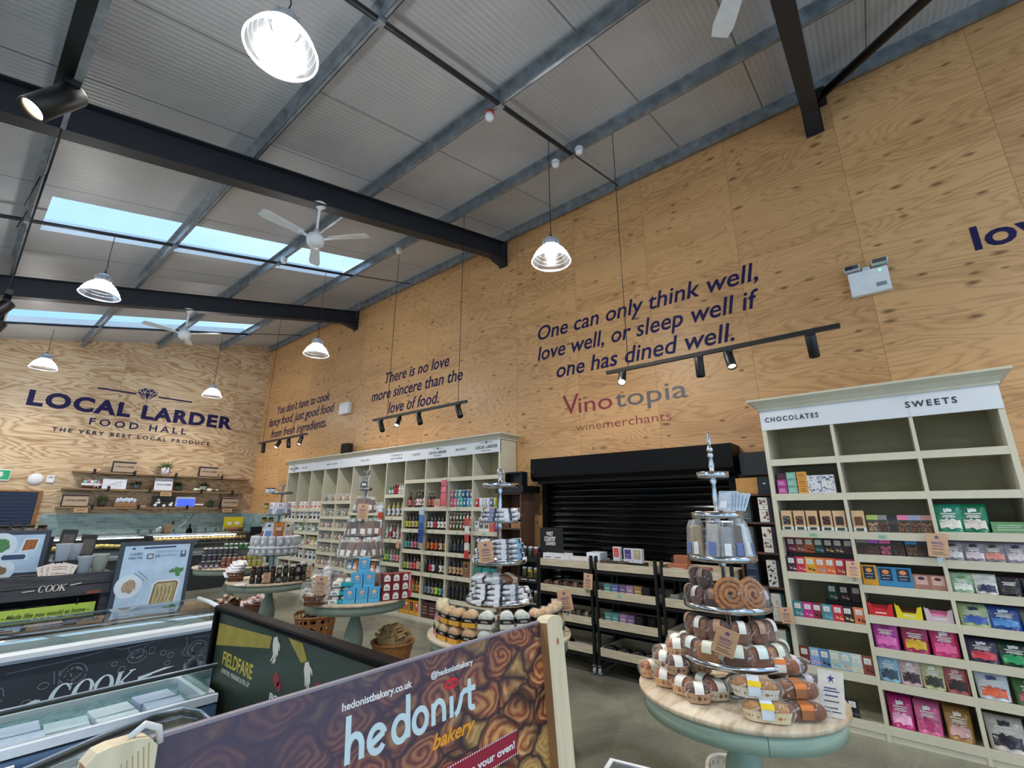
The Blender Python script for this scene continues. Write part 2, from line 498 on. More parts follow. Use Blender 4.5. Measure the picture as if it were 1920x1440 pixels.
def tiles():
    m, n, l, b = _new('glazed_brick_tile')
    g = n.new('ShaderNodeNewGeometry')
    sp = n.new('ShaderNodeSeparateXYZ'); l.new(g.outputs['Position'], sp.inputs[0])
    cb = n.new('ShaderNodeCombineXYZ')
    l.new(nmath(n, l, 'ADD', sp.outputs[0], sp.outputs[1]), cb.inputs[0]); l.new(sp.outputs[2], cb.inputs[1])
    br = n.new('ShaderNodeTexBrick')
    for k, v in (('Scale', 1.0), ('Mortar Size', 0.0025), ('Brick Width', 0.2), ('Row Height', 0.065), ('Bias', -0.1)):
        br.inputs[k].default_value = v
    br.inputs['Color1'].default_value = (*lin('7f9a9a'), 1); br.inputs['Color2'].default_value = (*lin('a3b9b5'), 1)
    br.inputs['Mortar'].default_value = (*lin('b9c2be'), 1)
    l.new(cb.outputs[0], br.inputs['Vector']); l.new(br.outputs['Color'], b.inputs['Base Color'])
    b.inputs['Roughness'].default_value = 0.12
    t = n.new('ShaderNodeTexNoise'); t.inputs['Scale'].default_value = 9; l.new(g.outputs['Position'], t.inputs['Vector'])
    bp = n.new('ShaderNodeBump'); bp.inputs['Strength'].default_value = 0.35; bp.inputs['Distance'].default_value = 0.02
    l.new(nmath(n, l, 'MULTIPLY_ADD', br.outputs['Fac'], -0.4, t.outputs['Fac']), bp.inputs['Height']); l.new(bp.outputs[0], b.inputs['Normal'])
    return m
LINING = lining()
GALV = M('galvanised_steel', '8e959b', 0.42, 0.45, 0.3, 9, 0.1)
BLACK_STEEL = M('charcoal_painted_steel', '1d222b', 0.5, 0.1, 0.15, 5)
BLACK = M('black_powder_coat', '0c0c0d', 0.45, 0.0, 0.2, 9)
BLACKG = M('black_gloss', '08080a', 0.45, 0.0, 0.1, 9, spec=.06)
WHITEP = M('white_plastic', 'e9eaec', 0.4)
NAVY = M('navy_lettering', '201b4a', 0.6, spec=.2)

o = struct('floor', MB().box(XL, XW + 0.3, YB, YF + 0.3, -0.2, 0, concrete()))
struct('wall_right', MB().box(XW, XW + 0.25, YB, YF + 0.25, 0, 6.7, PLY_R))
wl = struct('wall_far', MB())
mb = MB(); mb.add([(XL, YF, 0), (XW, YF, 0), (XW, YF, roofz(XW) + .1), (XL, YF, roofz(XL) + .1), (XL, YF + .2, 0), (XW, YF + .2, 0), (XW, YF + .2, roofz(XW) + .1), (XL, YF + .2, roofz(XL) + .1)],
                  [(0, 1, 2, 3), (4, 7, 6, 5), (0, 4, 5, 1), (1, 5, 6, 2), (2, 6, 7, 3), (3, 7, 4, 0)], PLY_F)
wl.data = mb.mesh('wall_far')
TILE = tiles()
struct('trim_1', MB().box(1.42, XW, YF - .012, YF, 0.0, 1.575, TILE)).name = 'trim_1'
struct('trim_2', MB().box(XW - .012, XW, 10.95, YF - .012, 0.0, 1.575, TILE))
# ---- roof lining with real openings for the rooflights
mb = MB()
holes = [(6.48, 7.48), (11.08, 12.08), (1.9, 2.9) if False else (-2.6, -1.6)]
HX0, HX1 = 0.12, 4.15
ys = [YB, -2.6, -1.6, 6.75, 7.74, 11.42, 12.41, YF + .1]
for i in range(len(ys) - 1):
    segs = [(XL, XW + .2)] if i % 2 == 0 else [(XL, HX0), (HX1, XW + .2)]
    for a, b_ in segs:
        za, zb = roofz(a), roofz(b_)
        mb.add([(a, ys[i], za), (b_, ys[i], zb), (b_, ys[i + 1], zb), (a, ys[i + 1], za), (a, ys[i], za + .08), (b_, ys[i], zb + .08), (b_, ys[i + 1], zb + .08), (a, ys[i + 1], za + .08)],
               [(0, 3, 2, 1), (4, 5, 6, 7), (0, 1, 5, 4), (1, 2, 6, 5), (2, 3, 7, 6), (3, 0, 4, 7)], LINING)
struct('ceiling', mb)
def rooflight_mat():
    m, n, l, b = _new('rooflight_sheet'); out = n['Material Output']
    tr = n.new('ShaderNodeBsdfTransparent'); tr.inputs['Color'].default_value = (0.86, 0.95, 1, 1)
    tl = n.new('ShaderNodeBsdfTranslucent'); tl.inputs['Color'].default_value = (0.85, 0.93, 1, 1)
    g = n.new('ShaderNodeNewGeometry'); sp = n.new('ShaderNodeSeparateXYZ'); l.new(g.outputs['Position'], sp.inputs[0])
    s = nmath(n, l, 'GREATER_THAN', nmath(n, l, 'SINE', nmath(n, l, 'MULTIPLY', sp.outputs[1], 2 * PI / 0.165)), 0.80)
    gl = n.new('ShaderNodeBsdfGlossy'); gl.inputs['Roughness'].default_value = .2
    mx = n.new('ShaderNodeMixShader'); l.new(nmath(n, l, 'MULTIPLY_ADD', s, 0.45, 0.12), mx.inputs[0])
    l.new(tr.outputs[0], mx.inputs[1]); l.new(tl.outputs[0], mx.inputs[2])
    l.new(mx.outputs[0], out.inputs['Surface']); n.remove(b)
    return m
RL = rooflight_mat()
WREV = M('reveal_white', 'eef1f6', .6, var=.02)
for k, (a, b_) in enumerate(((6.75, 7.74), (11.42, 12.41), (-2.6, -1.6))):
    mb = MB(); N = 24
    vs = []; fs = []
    for i in range(N + 1):
        y = a + (b_ - a) * i / N; h = 0.14 + (0.022 if (i % 4) in (1, 2) else 0)
        for x in (HX0, HX1): vs.append((x, y, roofz(x) + h))
    for i in range(N): fs.append((2 * i, 2 * i + 1, 2 * i + 3, 2 * i + 2))
    mb.add(vs, fs, RL)
    for yy, s_ in ((a + .002, 1), (b_ - .002, -1)): mb.add([(HX0, yy, roofz(HX0)), (HX1, yy, roofz(HX1)), (HX1, yy, roofz(HX1) + .16), (HX0, yy, roofz(HX0) + .16)], [(0, 1, 2, 3)], WREV)
    wd = struct('window_%d' % (k + 1), mb)
# ---- purlins (Z sections), rafters, haunches, ties
def purlin(x, y0, y1, name='purlin'):
    mb = MB(); z1 = roofz(x) - .004; z0 = z1 - .14
    mb.box(x - .004, x + .004, y0, y1, z0, z1, GALV)
    mb.box(x, x + .036, y0, y1, z0, z0 + .006, GALV)
    mb.box(x - .045, x, y0, y1, z1 - .012, z1 - .004, GALV)
    mb.box(x + .030, x + .036, y0, y1, z0, z0 + .02, GALV)
    return mb
for k, x in enumerate((-5.3, -4.0, -2.68, -1.34, 0.0, 1.36, 2.72, 4.06, 5.36)):
    struct('trim_%d' % (3 + k), purlin(x, YB, YF))
def rafter(y):
    mb = MB(); vs = []; 
    T = Matrix.Rotation(-math.atan(TS), 4, 'Y')
    L0 = (XL - XW) / math.cos(math.atan(TS)); base = Matrix.Translation((XW - .02, y, 5.87 + .0)) @ T
    mb.box(L0, 0, -.075, .075, 0, .014, BLACK_STEEL, base)
    mb.box(L0, 0, -.075, .075, .286, .30, BLACK_STEEL, base)
    mb.box(L0, 0, -.006, .006, .014, .286, BLACK_STEEL, base)
    # end plate and haunch at the wall
    mb.box(XW - .03, XW - .012, y - .085, y + .085, 5.72, 6.2, BLACK_STEEL)
    mb.add([(XW - .03, y - .07, 5.74), (XW - .36, y - .07, 5.79), (XW - .03, y - .07, 5.89), (XW - .03, y + .07, 5.74), (XW - .36, y + .07, 5.79), (XW - .03, y + .07, 5.89)],
           [(0, 2, 1), (3, 4, 5), (0, 1, 4, 3), (1, 2, 5, 4), (0, 3, 5, 2)], BLACK_STEEL)
    return mb
for k, y in enumerate((0.06, 4.66, 9.22)):
    struct('beam_%d' % (k + 1), rafter(y))
# sag tie across the purlins of each bay
DKTUBE = M('dark_tie_rod', '3a3f45', 0.4, 0.6)
for k, y in enumerate((2.4, 7.14, 11.75, -2.3)):
    mb = MB(); mb.tube([(-3.9, y, roofz(-3.9) - .17), (4.08, y, roofz(4.08) - .17)], .024, DKTUBE)
    mb.tube([(4.08, y, roofz(4.08) - .15), (5.36, y + .02, roofz(5.36) - .12)], .009, DKTUBE)
    for x in (0.0, 1.36, 2.72, 4.06): mb.box(x - .03, x + .03, y - .03, y + .03, roofz(x) - .2, roofz(x) - .15, GALV)
    struct('tie_rod' if k == 0 else 'tie_rod.%03d' % k, mb)
# round wind brace by the wall
mb = MB(); mb.tube([(5.3, -.02, 6.07), (3.3, -2.2, 5.62)], .045, BLACK); mb.box(5.2, 5.4, -.1, .0, 6.03, 6.12, BLACK)
struct('wind_brace', mb)
# galvanised conduit run carrying cables to the pendants, next to the black track
mb = MB(); mb.box(.0, .05, 2.0, 4.48, 4.66, 4.70, GALV); mb.box(.01, .04, 4.45, 4.48, 4.46, 4.70, GALV)
for y in (2.5, 3.6): mb.tube([(0, y, 4.7), (0, y, roofz(0) - .15)], .006, GALV, 6)
tag(obj('cable_tray', mb), 'galvanised cable tray hanging beside the black lighting track', 'cable tray')
mb = MB(); mb.tube([(-.02, 7.1, 4.72), (-.06, 6.9, 4.6), (-.02, 6.7, 4.74), (-.05, 6.3, 4.6), (-.01, 5.9, 4.75)], .006, BLACK, 6)
tag(obj('loose_cable', mb), 'loose black cable looped along the lowest roof purlin', 'cable')

# ---- painted quotations and logos
def wall_words(name, label, rows, frame, at, m=None, cat='lettering', shear=0.0, off=0.0):
    t = thing(name, label, cat)
    for s, x0, x1, base, cap, *rest in rows:
        text_fit('text_line', s, x0, x1, base, cap, rest[0] if rest else (m or NAVY), FR[frame], at, rest[1] if len(rest) > 1 else off, shear, rest[2] if len(rest) > 2 else 1.0, t)
    return t
AR = Vector((XW - .003, 0, 0)); AF = Vector((0, YF - .003, 0))
wall_words('painted_quotation', 'navy painted quotation about dining well beside the wine merchant logo', [
    ('One can only think well,', -3.95, -.84, 4.20, .235), ('love well, or sleep well if', -3.96, -.86, 3.87, .235), ('one has dined well.', -3.62, -1.17, 3.54, .235)], 'right', AR, shear=.2, off=.003)
wall_words('painted_quotation', 'navy painted quotation about the love of food above the middle track lights', [
    ('There is no love', -7.9, -5.96, 4.20, .235), ('more sincere than the', -8.34, -5.6, 3.87, .235), ('love of food.', -7.72, -6.2, 3.54, .235)], 'right', AR, shear=.2, off=.003)
wall_words('painted_quotation', 'navy painted quotation about cooking fancy food near the room corner', [
    ("You don't have to cook", -12.8, -10.08, 4.18, .235), ('fancy food, just good food', -13.2, -9.83, 3.87, .235), ('from fresh ingredients.', -12.97, -10.1, 3.54, .235)], 'right', AR, shear=.2, off=.003)
wall_words('painted_quotation', 'navy painted word cut off beside the emergency light', [('love of', .88, 1.95, 3.9, .235)], 'right', AR, off=.006)
MAROON = M('maroon_lettering', '8a2b3a', .5); SLATE = M('slate_lettering', '5b5a60', .5); BROWNL = M('brown_lettering', '8a5a3a', .5)
t = wall_words('wine_merchant_logo', 'wine merchant logo in maroon and slate lettering above the roller shutter', [
    ('V', -3.53, -3.26, 2.965, .30, MAROON, .0), ('ino', -3.27, -2.75, 2.965, .235, MAROON, .0), ('topia', -2.71, -1.76, 2.965, .235, SLATE, .0), ('wine', -3.32, -2.93, 2.71, .12, BROWNL, -.002), ('merchants', -2.90, -1.98, 2.71, .12, MAROON, -.002)], 'right', AR, cat='logo')
t = wall_words('food_hall_logo', 'large navy food hall logo with diamond painted on the far wall', [
    ('LOCAL LARDER', .76, 4.68, 3.77, .315, NAVY, .020, 1.15), ('FOOD HALL', 1.8, 3.66, 3.49, .155, NAVY, .004, 1.5), ('THE VERY BEST LOCAL PRODUCE', 1.24, 4.22, 3.275, .085, M('thin_dark_lettering', '1c1430', .5), .004, 1.5)], 'far', AF, cat='logo', off=.012)
mb = MB(); F_ = Matrix.Translation(AF) @ FR['far']
for a, b_ in ((1.8, 2.5), (2.95, 3.66)): mb.ribbon([(a, 4.33), (b_, 4.33)], .035, .003, NAVY, F_)
obj('rule_line', mb, t)
def diamond(cx, cy, w_, h_, m, m2, F, parent):
    mb = MB(); P = [(-.5, .18), (-.28, .5), (.28, .5), (.5, .18), (0, -.5)]
    mb.poly([(cx + x * w_, cy + y * h_) for x, y in P], .002, m, F)
    ln = [(-.5, .18, .5, .18), (-.28, .5, -.16, .18), (-.16, .18, 0, -.5), (.16, .18, 0, -.5), (.28, .5, .16, .18), (-.16, .18, 0, .5), (0, .5, .16, .18), (-.28, .5, -.4, .18), (.28, .5, .4, .18), (-.32, .18, 0, -.5), (.32, .18, 0, -.5)]
    for a, b_, c, d in ln: mb.ribbon([(cx + a * w_, cy + b_ * h_), (cx + c * w_, cy + d * h_)], w_ * .028, .0035, m2, F)
    obj('diamond', mb, parent)
diamond(2.72, 4.34, .42, .30, NAVY, M('pale_line', 'd9c4a4', .5), F_, t)
# ================================================================ PENDANTS
SHADE = glass('ribbed_clear_shade', (0.93, 0.96, 1.0), 0.10, 0.15, 0.26)
RIM = glass('shade_rim', (0.8, 0.86, 0.95), 0.2, 0.1, 0.7)
LEDM = M('lamp_diffuser', 'ffffff', 0.5, emit=14.0)
ALU = M('cast_aluminium', 'c9ccd2', 0.35, 0.6)
def pendant(x, y, z, ztop, label, kink=0.0):
    SC = .74
    t = thing('pendant_lamp', label, 'pendant lamp', (x, y, z), 0, 'high bay pendant lamps in rows under the roof')
    t.scale = (SC,) * 3
    # z = rim height; dome 0.26 high
    prof = [(.27, 0), (.272, .012), (.262, .03), (.245, .07), (.222, .115), (.19, .16), (.15, .2), (.115, .235), (.10, .25)]
    mb = MB(); mb.lathe(prof, SHADE, 40, cap=False)
    for k in range(5):
        r, zz = prof[3 + k % 5] if k < 5 else prof[3]
        mb.tube([( (r + .002) * math.cos(a * PI / 16), (r + .002) * math.sin(a * PI / 16), zz) for a in range(32)], .003, RIM, 5, True)
    obj('lamp_shade', mb, t)
    mb = MB(); mb.tube([(.27 * math.cos(a * PI / 20), .27 * math.sin(a * PI / 20), 0) for a in range(40)], .009, RIM, 6, True)
    obj('rim', mb, t)
    mb = MB(); mb.lathe([(.0, .222), (.098, .222), (.105, .25), (.105, .33), (.085, .36), (.03, .372), (.02, .40), (0, .40)], ALU, 24)
    for a in range(12):
        T = Matrix.Rotation(a * PI / 6, 4, 'Z'); mb.box(.1, .118, -.003, .003, .25, .34, ALU, T)
    obj('lamp_head', mb, t)
    mb = MB(); mb.lathe([(0, .196), (.086, .196), (.09, .222), (0, .222)], LEDM, 24)
    obj('diffuser', mb, t)
    mb = MB(); h = (ztop - z) / SC
    mb.tube([(0, 0, .4), (0, 0, .46), (kink, 0, .52), (0, 0, .58), (0, 0, h)], .006, BLACK, 6)
    mb.lathe([(.018, .385), (.018, .43)], BLACK, 8, cap=True)
    obj('cord', mb, t)
    ld = bpy.data.lights.new('lamp_light', 'POINT'); ld.energy = LAMP_UP; ld.shadow_soft_size = .085; ld.color = (1.0, .955, .90)
    lo = bpy.data.objects.new('lamp_light', ld); C.objects.link(lo); lo.parent = t; lo.location = (0, 0, .10)
    ld = bpy.data.lights.new('lamp_beam', 'SPOT'); ld.energy = LAMP_DOWN; ld.spot_size = math.radians(165); ld.spot_blend = 1.0; ld.shadow_soft_size = .085; ld.color = (1.0, .955, .90)
    lo = bpy.data.objects.new('lamp_beam', ld); C.objects.link(lo); lo.parent = t; lo.location = (0, 0, -.01)
    return t
PL = [(.75, 2.4, 4.28, 'largest white-lit glass pendant lamp hanging nearest over the bakery sign'),
      (3.55, 2.4, 4.15, 'clear glass pendant lamp glowing in front of the plywood wall above the rack'),
      (.75, 7.2, 4.2, 'clear glass pendant lamp hanging in front of the nearer rooflight'),
      (3.55, 7.2, 4.18, 'clear glass pendant lamp hanging before the love of food quotation'),
      (.76, 12.1, 4.23, 'small glass pendant lamp above the left end of the far wall logo'),
      (3.6, 12.1, 4.23, 'small glass pendant lamp above the right end of the far wall logo')]
for x, y, z, lb in PL: pendant(x, y, z, roofz(x) - .17, lb, .012)
for qi, (x, y) in enumerate(((-2.05, 2.4), (-2.05, 7.2), (-2.05, 12.1), (.75, -2.4), (3.55, -2.4), (-2.05, -2.4), (-4.8, 4.8), (-4.8, 9.6))):
    pendant(x, y, 4.0 if x > -3 else 3.3, roofz(x) - .01, 'clear glass pendant lamp, %s of the unseen rows over the rest of the hall' % ['first', 'second', 'third', 'fourth', 'fifth', 'sixth', 'seventh', 'eighth'][qi])
# ================================================================ CEILING FANS
def fan(x, y, z, a0, label):
    t = thing('ceiling_fan', label, 'ceiling fan', (x, y, z), 0, 'white ceiling fans under the rafters')
    mb = MB(); mb.lathe([(0, .46), (.075, .46), (.07, .44), (.03, .40), (.014, .385), (.014, .08), (0, .08)], WHITEP, 18); obj('down_rod', mb, t)
    mb = MB(); mb.lathe([(0, -.1), (.06, -.098), (.09, -.06), (.10, 0), (.085, .045), (.04, .075), (.028, .12), (0, .12)], WHITEP, 24); obj('motor', mb, t)
    for k in range(3):
        T = Matrix.Rotation(a0 + k * 2 * PI / 3, 4, 'Z') @ Matrix.Rotation(.2, 4, 'X')
        mb = MB()
        P = [(.16, -.045), (.55, -.07), (.62, -.055), (.62, .045), (.55, .06), (.16, .04)]
        mb.poly(P, .006, WHITEP, T); mb.box(.07, .2, -.018, .018, -.012, .0, WHITEP, T)
        obj('blade', mb, t)
    return t
fan(2.13, 4.66, 4.63, math.radians(64), 'white three blade ceiling fan hanging from the nearer dark rafter')
fan(2.16, 9.22, 4.63, math.radians(68), 'small white ceiling fan hanging from the farther dark rafter')
fan(2.1, .06, 4.62, math.radians(35), 'white ceiling fan blade at the top edge by the near rafter')
# ================================================================ TRACK LIGHTS
SPOTEM = M('spot_led', 'ffe7c4', .5, emit=30.0)
def spot_head(parent, x, y, z, aim, on, s=1.0, shine=0):
    """aim: (pan, tilt) ; tube hangs under the track at x,y,z"""
    T = Matrix.Translation((x, y, z - .05 * s)) @ Matrix.Rotation(aim[0], 4, 'Z') @ Matrix.Rotation(aim[1], 4, 'Y')
    mb = MB(); 
    mb.box(x - .02, x + .02, y - .035, y + .035, z - .025, z, BLACK); mb.tube([(x, y, z - .02), (x, y, z - .06)], .012, BLACK, 8)
    h = obj('spot_head', mb, parent)
    mb = MB(); mb.lathe([(0, .035), (.035, .035), (.038, .03), (.038, -.14), (.034, -.145), (.032, -.12)], BLACK, 20, T, cap=False)
    if s != 1: pass
    c = obj('spot_tube', mb, h)
    mb = MB(); mb.lathe([(0, -.118), (.032, -.12)], SPOTEM if on else M('dark_lens', '40403c', .1), 16, T, cap=False)
    obj('lens', mb, h)
    if on and shine:
        ld = bpy.data.lights.new('spot_light', 'SPOT'); ld.energy = shine; ld.spot_size = 1.1; ld.spot_blend = .8; ld.shadow_soft_size = .03; ld.color = (1, .86, .66)
        lo = bpy.data.objects.new('spot_light', ld); C.objects.link(lo); lo.parent = parent
        lo.matrix_local = T @ Matrix.Translation((0, 0, -.16))
def track(y0, y1, z, x, label, heads, cords):
    t = thing('track_light', label, 'track light', (0, 0, 0), 0, 'black track lights hung along the plywood wall')
    mb = MB(); mb.box(x - .018, x + .018, y0, y1, z, z + .033, BLACK); obj('rail', mb, t)
    for yc in cords:
        mb = MB(); mb.tube([(x, yc, z + .03), (x, yc, roofz(x) - .1)], .004, BLACK, 6); obj('suspension_cord', mb, t)
    for y, pan, tilt, on, sh in heads: spot_head(t, x, y, z, (pan, tilt), on, 1, sh)
    return t
track(.14, 2.12, 3.0, 4.1, 'black track light with four spots hanging above the rack and shutter', [(1.95, .35, .85, 1, 40), (1.2, 0, -.05, 0, 0), (.95, .5, .5, 1, 40), (.34, PI, .45, 0, 0)], [1.88])
track(4.14, 6.2, 3.0, 4.1, 'black track light with four spots under the love of food quotation', [(6.0, -1.4, -.4, 0, 0), (5.55, .6, .7, 1, 34), (5.1, 1.4, .5, 0, 0), (4.3, 1.4, .5, 0, 0)], [5.85, 4.3])
track(8.3, 10.3, 3.0, 4.1, 'black track light with four spots nearest the far corner', [(10.1, 1.4, .2, 0, 0), (9.4, .6, .7, 1, 28), (9.0, 1.4, .5, 0, 0), (8.5, .7, .5, 1, 28)], [10.15])
# near black track at the top corner of the view
t = thing('track_light', 'black track light with one large lit spot at the upper corner', 'track light')
mb = MB(); mb.box(-.04, .0, -.9, 1.98, 3.0, 3.035, BLACK); obj('rail', mb, t)
for yy in (-.6, 1.2): obj('suspension_cord', MB().tube([(-.02, yy, 3.03), (-.02, yy, roofz(0) - .1)], .004, BLACK, 6), t)
spot_head(t, -.0, 1.88, 3.0, (.42, .515), 1, 1.0, 12)
track(4.25, 6.3, 3.0, .02, 'black track light with two spots cut by the left edge of the view', [(4.37, .3, .5, 0, 0), (4.9, .3, .4, 1, 10), (5.6, .3, .4, 0, 0)], [4.6, 6.0])
# ================================================================ SHELVING ALONG THE PLYWOOD WALL
SAGE = M('sage_cream_paint', 'd6cfb8', .5, var=.03)
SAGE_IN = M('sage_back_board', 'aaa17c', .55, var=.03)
SIGNW = M('sign_white', 'e4e6ea', .45, var=.02)
INK = M('dark_ink', '33333f', .5)
BW = .5417
def by(i): return 4.38 + BW * i          # bay lines of the long unit
LV = {0: [2.15, 1.70, 1.36, 1.04, .72, .40, .08], 4: [1.92, 1.55, 1.18, .81, .45, .08], 5: [1.62, 1.38, 1.12, .86, .6, .34, .08],
      7: [1.83, 1.54, 1.32, 1.10, .86, .62, .36, .08], 9: [1.68, 1.46, 1.22, .95, .68, .38, .08]}
def levels(i): return LV[max(k for k in LV if k <= i)]
def cornice(x0, xw, y0, y1, z0, z1, out, m):
    """flared crown: box at the bottom, wider at the top, closed"""
    mb = MB(); o = out
    P = [(0, z0), (.012, z0), (.012, z0 + .02), (o * .45, z0 + (z1 - z0) * .55), (o * .9, z1 - .022), (o, z1 - .018), (o, z1)]
    vs = []; fs = []
    for d, z in P:
        vs += [(xw, y1 + d, z), (x0 - d, y1 + d, z), (x0 - d, y0 - d, z), (xw, y0 - d, z)]
    for j in range(len(P) - 1):
        for i in range(3):
            a = 4 * j + i; fs.append((a, a + 1, a + 5, a + 4))
    k = 4 * (len(P) - 1); fs += [(k, k + 1, k + 2, k + 3), (3, 2, 1, 0)]
    return mb.add(vs, fs, m)
# ---- long unit of twelve bays
u = thing('display_shelving', 'long sage shelving unit of twelve bays with lettered white header', 'shelving unit')
X0 = 5.05; XB = XW - .02
for i in range(13):
    y = by(i); d = .018 if i in (0, 12) else .011
    yy = (y, y + 2 * d) if i == 0 else ((y - 2 * d, y) if i == 12 else (y - d, y + d))
    obj('side_panel' if i in (0, 12) else 'divider', MB().box(X0, XB, yy[0], yy[1], 0, 2.50 if i not in (0, 12) else 2.66, SAGE), u)
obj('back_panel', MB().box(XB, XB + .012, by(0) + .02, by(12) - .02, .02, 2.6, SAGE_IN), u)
for i in range(12):
    a, b_ = by(i) + (.037 if i == 0 else .0115), by(i + 1) - (.037 if i == 11 else .0115)
    for z in levels(i):
        mb = MB(); mb.box(X0 + .02, XB, a, b_, z - .03, z - .012, SAGE); mb.box(X0, X0 + .018, a, b_, z - .055, z + .004, SAGE)
        obj('shelf', mb, u)
obj('plinth', MB().box(X0 + .01, X0 + .03, by(0) + .037, by(12) - .037, 0, .024, SAGE), u)
h = obj('header_board', MB().box(X0 - .004, X0 + .016, by(0), by(12), 2.48, 2.665, SIGNW), u)
obj('cornice', cornice(X0 - .004, XW - .005, by(0), by(12), 2.665, 2.75, .075, SAGE), u)
HA = Vector((X0 - .006, 0, 0))
def hdr(s, yc, wd, base, cap, off=.0):
    return text_fit('header_lettering', s, -yc - wd / 2, -yc + wd / 2, base, cap, INK, FR['right'], HA, off, 0, 1.25, h, .001)
def mini_logo(yc, wd, base, parent, at, m=INK):
    text_fit('header_lettering', 'LOCAL LARDER', -yc - wd / 2, -yc + wd / 2, base, wd * .105, m, FR['right'], at, .004, 0, 1.1, parent, .001)
    text_fit('header_lettering', 'FOOD HALL', -yc - wd * .22, -yc + wd * .22, base - wd * .1, wd * .05, m, FR['right'], at, 0, 0, 1.4, parent, .001)
    F2 = Matrix.Translation(at) @ FR['right']; mb = MB()
    mb.ribbon([(-yc - wd * .28, base + wd * .19), (-yc - wd * .07, base + wd * .19)], wd * .012, .001, m, F2)
    mb.ribbon([(-yc + wd * .07, base + wd * .19), (-yc + wd * .28, base + wd * .19)], wd * .012, .001, m, F2)
    mb.poly([(-yc + x * wd * .1, base + wd * .19 + y * wd * .08) for x, y in ((-.5, .1), (-.25, .5), (.25, .5), (.5, .1), (0, -.6))], .001, m, F2)
    obj('header_logo', mb, parent)
mini_logo(by(.5), .44, 2.55, h, HA); hdr('BEERS', by(1.5), .22, 2.56, .034); mini_logo(by(2.5), .42, 2.55, h, HA)
hdr('CIDERS', by(3.5), .22, 2.56, .034); hdr('CORDIALS &', by(4.5), .32, 2.59, .03); hdr('SOFT DRINKS', by(4.5), .34, 2.53, .03)
hdr('SNACKS', by(6.3), .28, 2.56, .034); hdr('FRUIT & NUTS', by(8.5), .42, 2.56, .034); hdr('GOODS', by(10.6), .24, 2.55, .03); mini_logo(by(11.5), .4, 2.55, h, HA)
# ---- confectionery unit of three bays
v = thing('display_shelving', 'tall sage shelving unit of three bays headed chocolates and sweets', 'shelving unit')
CX = 4.87; CY = [.92, .37, -.165, -.70]
for i, y in enumerate(CY):
    e = i in (0, 3); 
    obj('side_panel' if e else 'divider', MB().box(CX, XB, y - (.0 if i == 3 else (.036 if i == 0 else .012)), y + (.036 if i == 3 else (.0 if i == 0 else .012)), 0, 2.57 if e else 2.40, SAGE), v)
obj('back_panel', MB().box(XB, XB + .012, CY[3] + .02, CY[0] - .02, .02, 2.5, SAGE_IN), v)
CL = [[2.11, 1.80, 1.485, 1.14, .78, .42, .10], [2.11, 1.80, 1.485, 1.31, 1.08, .86, .63, .40, .10], [2.11, 1.80, 1.50, 1.30, 1.08, .86, .63, .40, .10]]
for i in range(3):
    a, b_ = CY[i + 1] + (.037 if i == 2 else .0125), CY[i] - (.037 if i == 0 else .0125)
    for z in CL[i]:
        mb = MB(); mb.box(CX + .02, XB, a, b_, z - .03, z - .012, SAGE); mb.box(CX, CX + .018, a, b_, z - .055, z + .004, SAGE)
        obj('shelf', mb, v)
obj('plinth', MB().box(CX + .01, CX + .03, CY[3] + .037, CY[0] - .037, 0, .044, SAGE), v)
h = obj('header_board', MB().box(CX - .006, CX + .016, CY[3], CY[0], 2.39, 2.575, SIGNW), v)
obj('header_joint', MB().box(CX - .0075, CX - .005, -.166, -.163, 2.39, 2.575, SAGE), h)
obj('cornice', cornice(CX - .006, XW - .005, CY[3], CY[0], 2.575, 2.68, .085, SAGE), v)
HC = Vector((CX - .008, 0, 0))
text_fit('header_lettering', 'CHOCOLATES', -.88, -.45, 2.465, .045, INK, FR['right'], HC, .004, 0, 1.35, h, .001)
text_fit('header_lettering', 'SWEETS', .15, .46, 2.465, .05, INK, FR['right'], HC, .004, 0, 1.35, h, .001)

# ================================================================ ROLLER SHUTTER
t = thing('roller_shutter', 'black roller shutter with boxed housing closing a counter opening', 'roller shutter')
SHB = M('black_satin_metal', '070708', .45, 0, .1, 5, spec=.15)
mb = MB()
P = [(5.425, 2.335), (5.10, 2.335), (5.10, 2.09), (5.13, 2.04), (5.40, 2.03)]
vs = [(x, y, z) for y in (1.27, 3.87) for x, z in P]; n_ = len(P)
mb.add(vs, [tuple(range(n_)), tuple(reversed(range(n_, 2 * n_)))] + [(i, i + n_, (i + 1) % n_ + n_, (i + 1) % n_) for i in range(n_)], SHB)
mb.box(5.14, 5.35, 1.35, 3.78, 2.0, 2.04, SHB); obj('housing', mb, t)
obj('bolt', MB().lathe([(0, 0), (.008, 0), (.006, .004), (0, .005)], M('steel_bolt', 'c8c8c8', .3, .8), 10, Matrix.Translation((5.099, 3.83, 2.16)) @ Matrix.Rotation(-PI / 2, 4, 'Y')), t)
for y in (1.31, 3.73): obj('guide_rail', MB().box(5.27, 5.42, y, y + .07, 0, 2.02, SHB), t)
mb = MB(); k = 0; z = 2.02
pr = []
while z > .02:
    for a in range(6): pr.append((5.335 - .016 * math.sin(PI * a / 5) ** .7, z - .072 * a / 5))
    pr.append((5.337, z - .073)); z -= .078
vs = [(x, y, zz) for x, zz in pr for y in (1.38, 3.73)]
mb.add(vs, [(2 * i, 2 * i + 1, 2 * i + 3, 2 * i + 2) for i in range(len(pr) - 1)], M('black_shutter_slats', '030304', .16, 0, .1, 5, spec=.22), True)
obj('slat_curtain', mb, t)
tag(obj('black_wall_box', MB().box(5.2, 5.42, .975, 1.235, 2.0, 2.235, BLACK, ch=.004)), 'plain black box on the wall between shutter and chocolate unit', 'wall box')

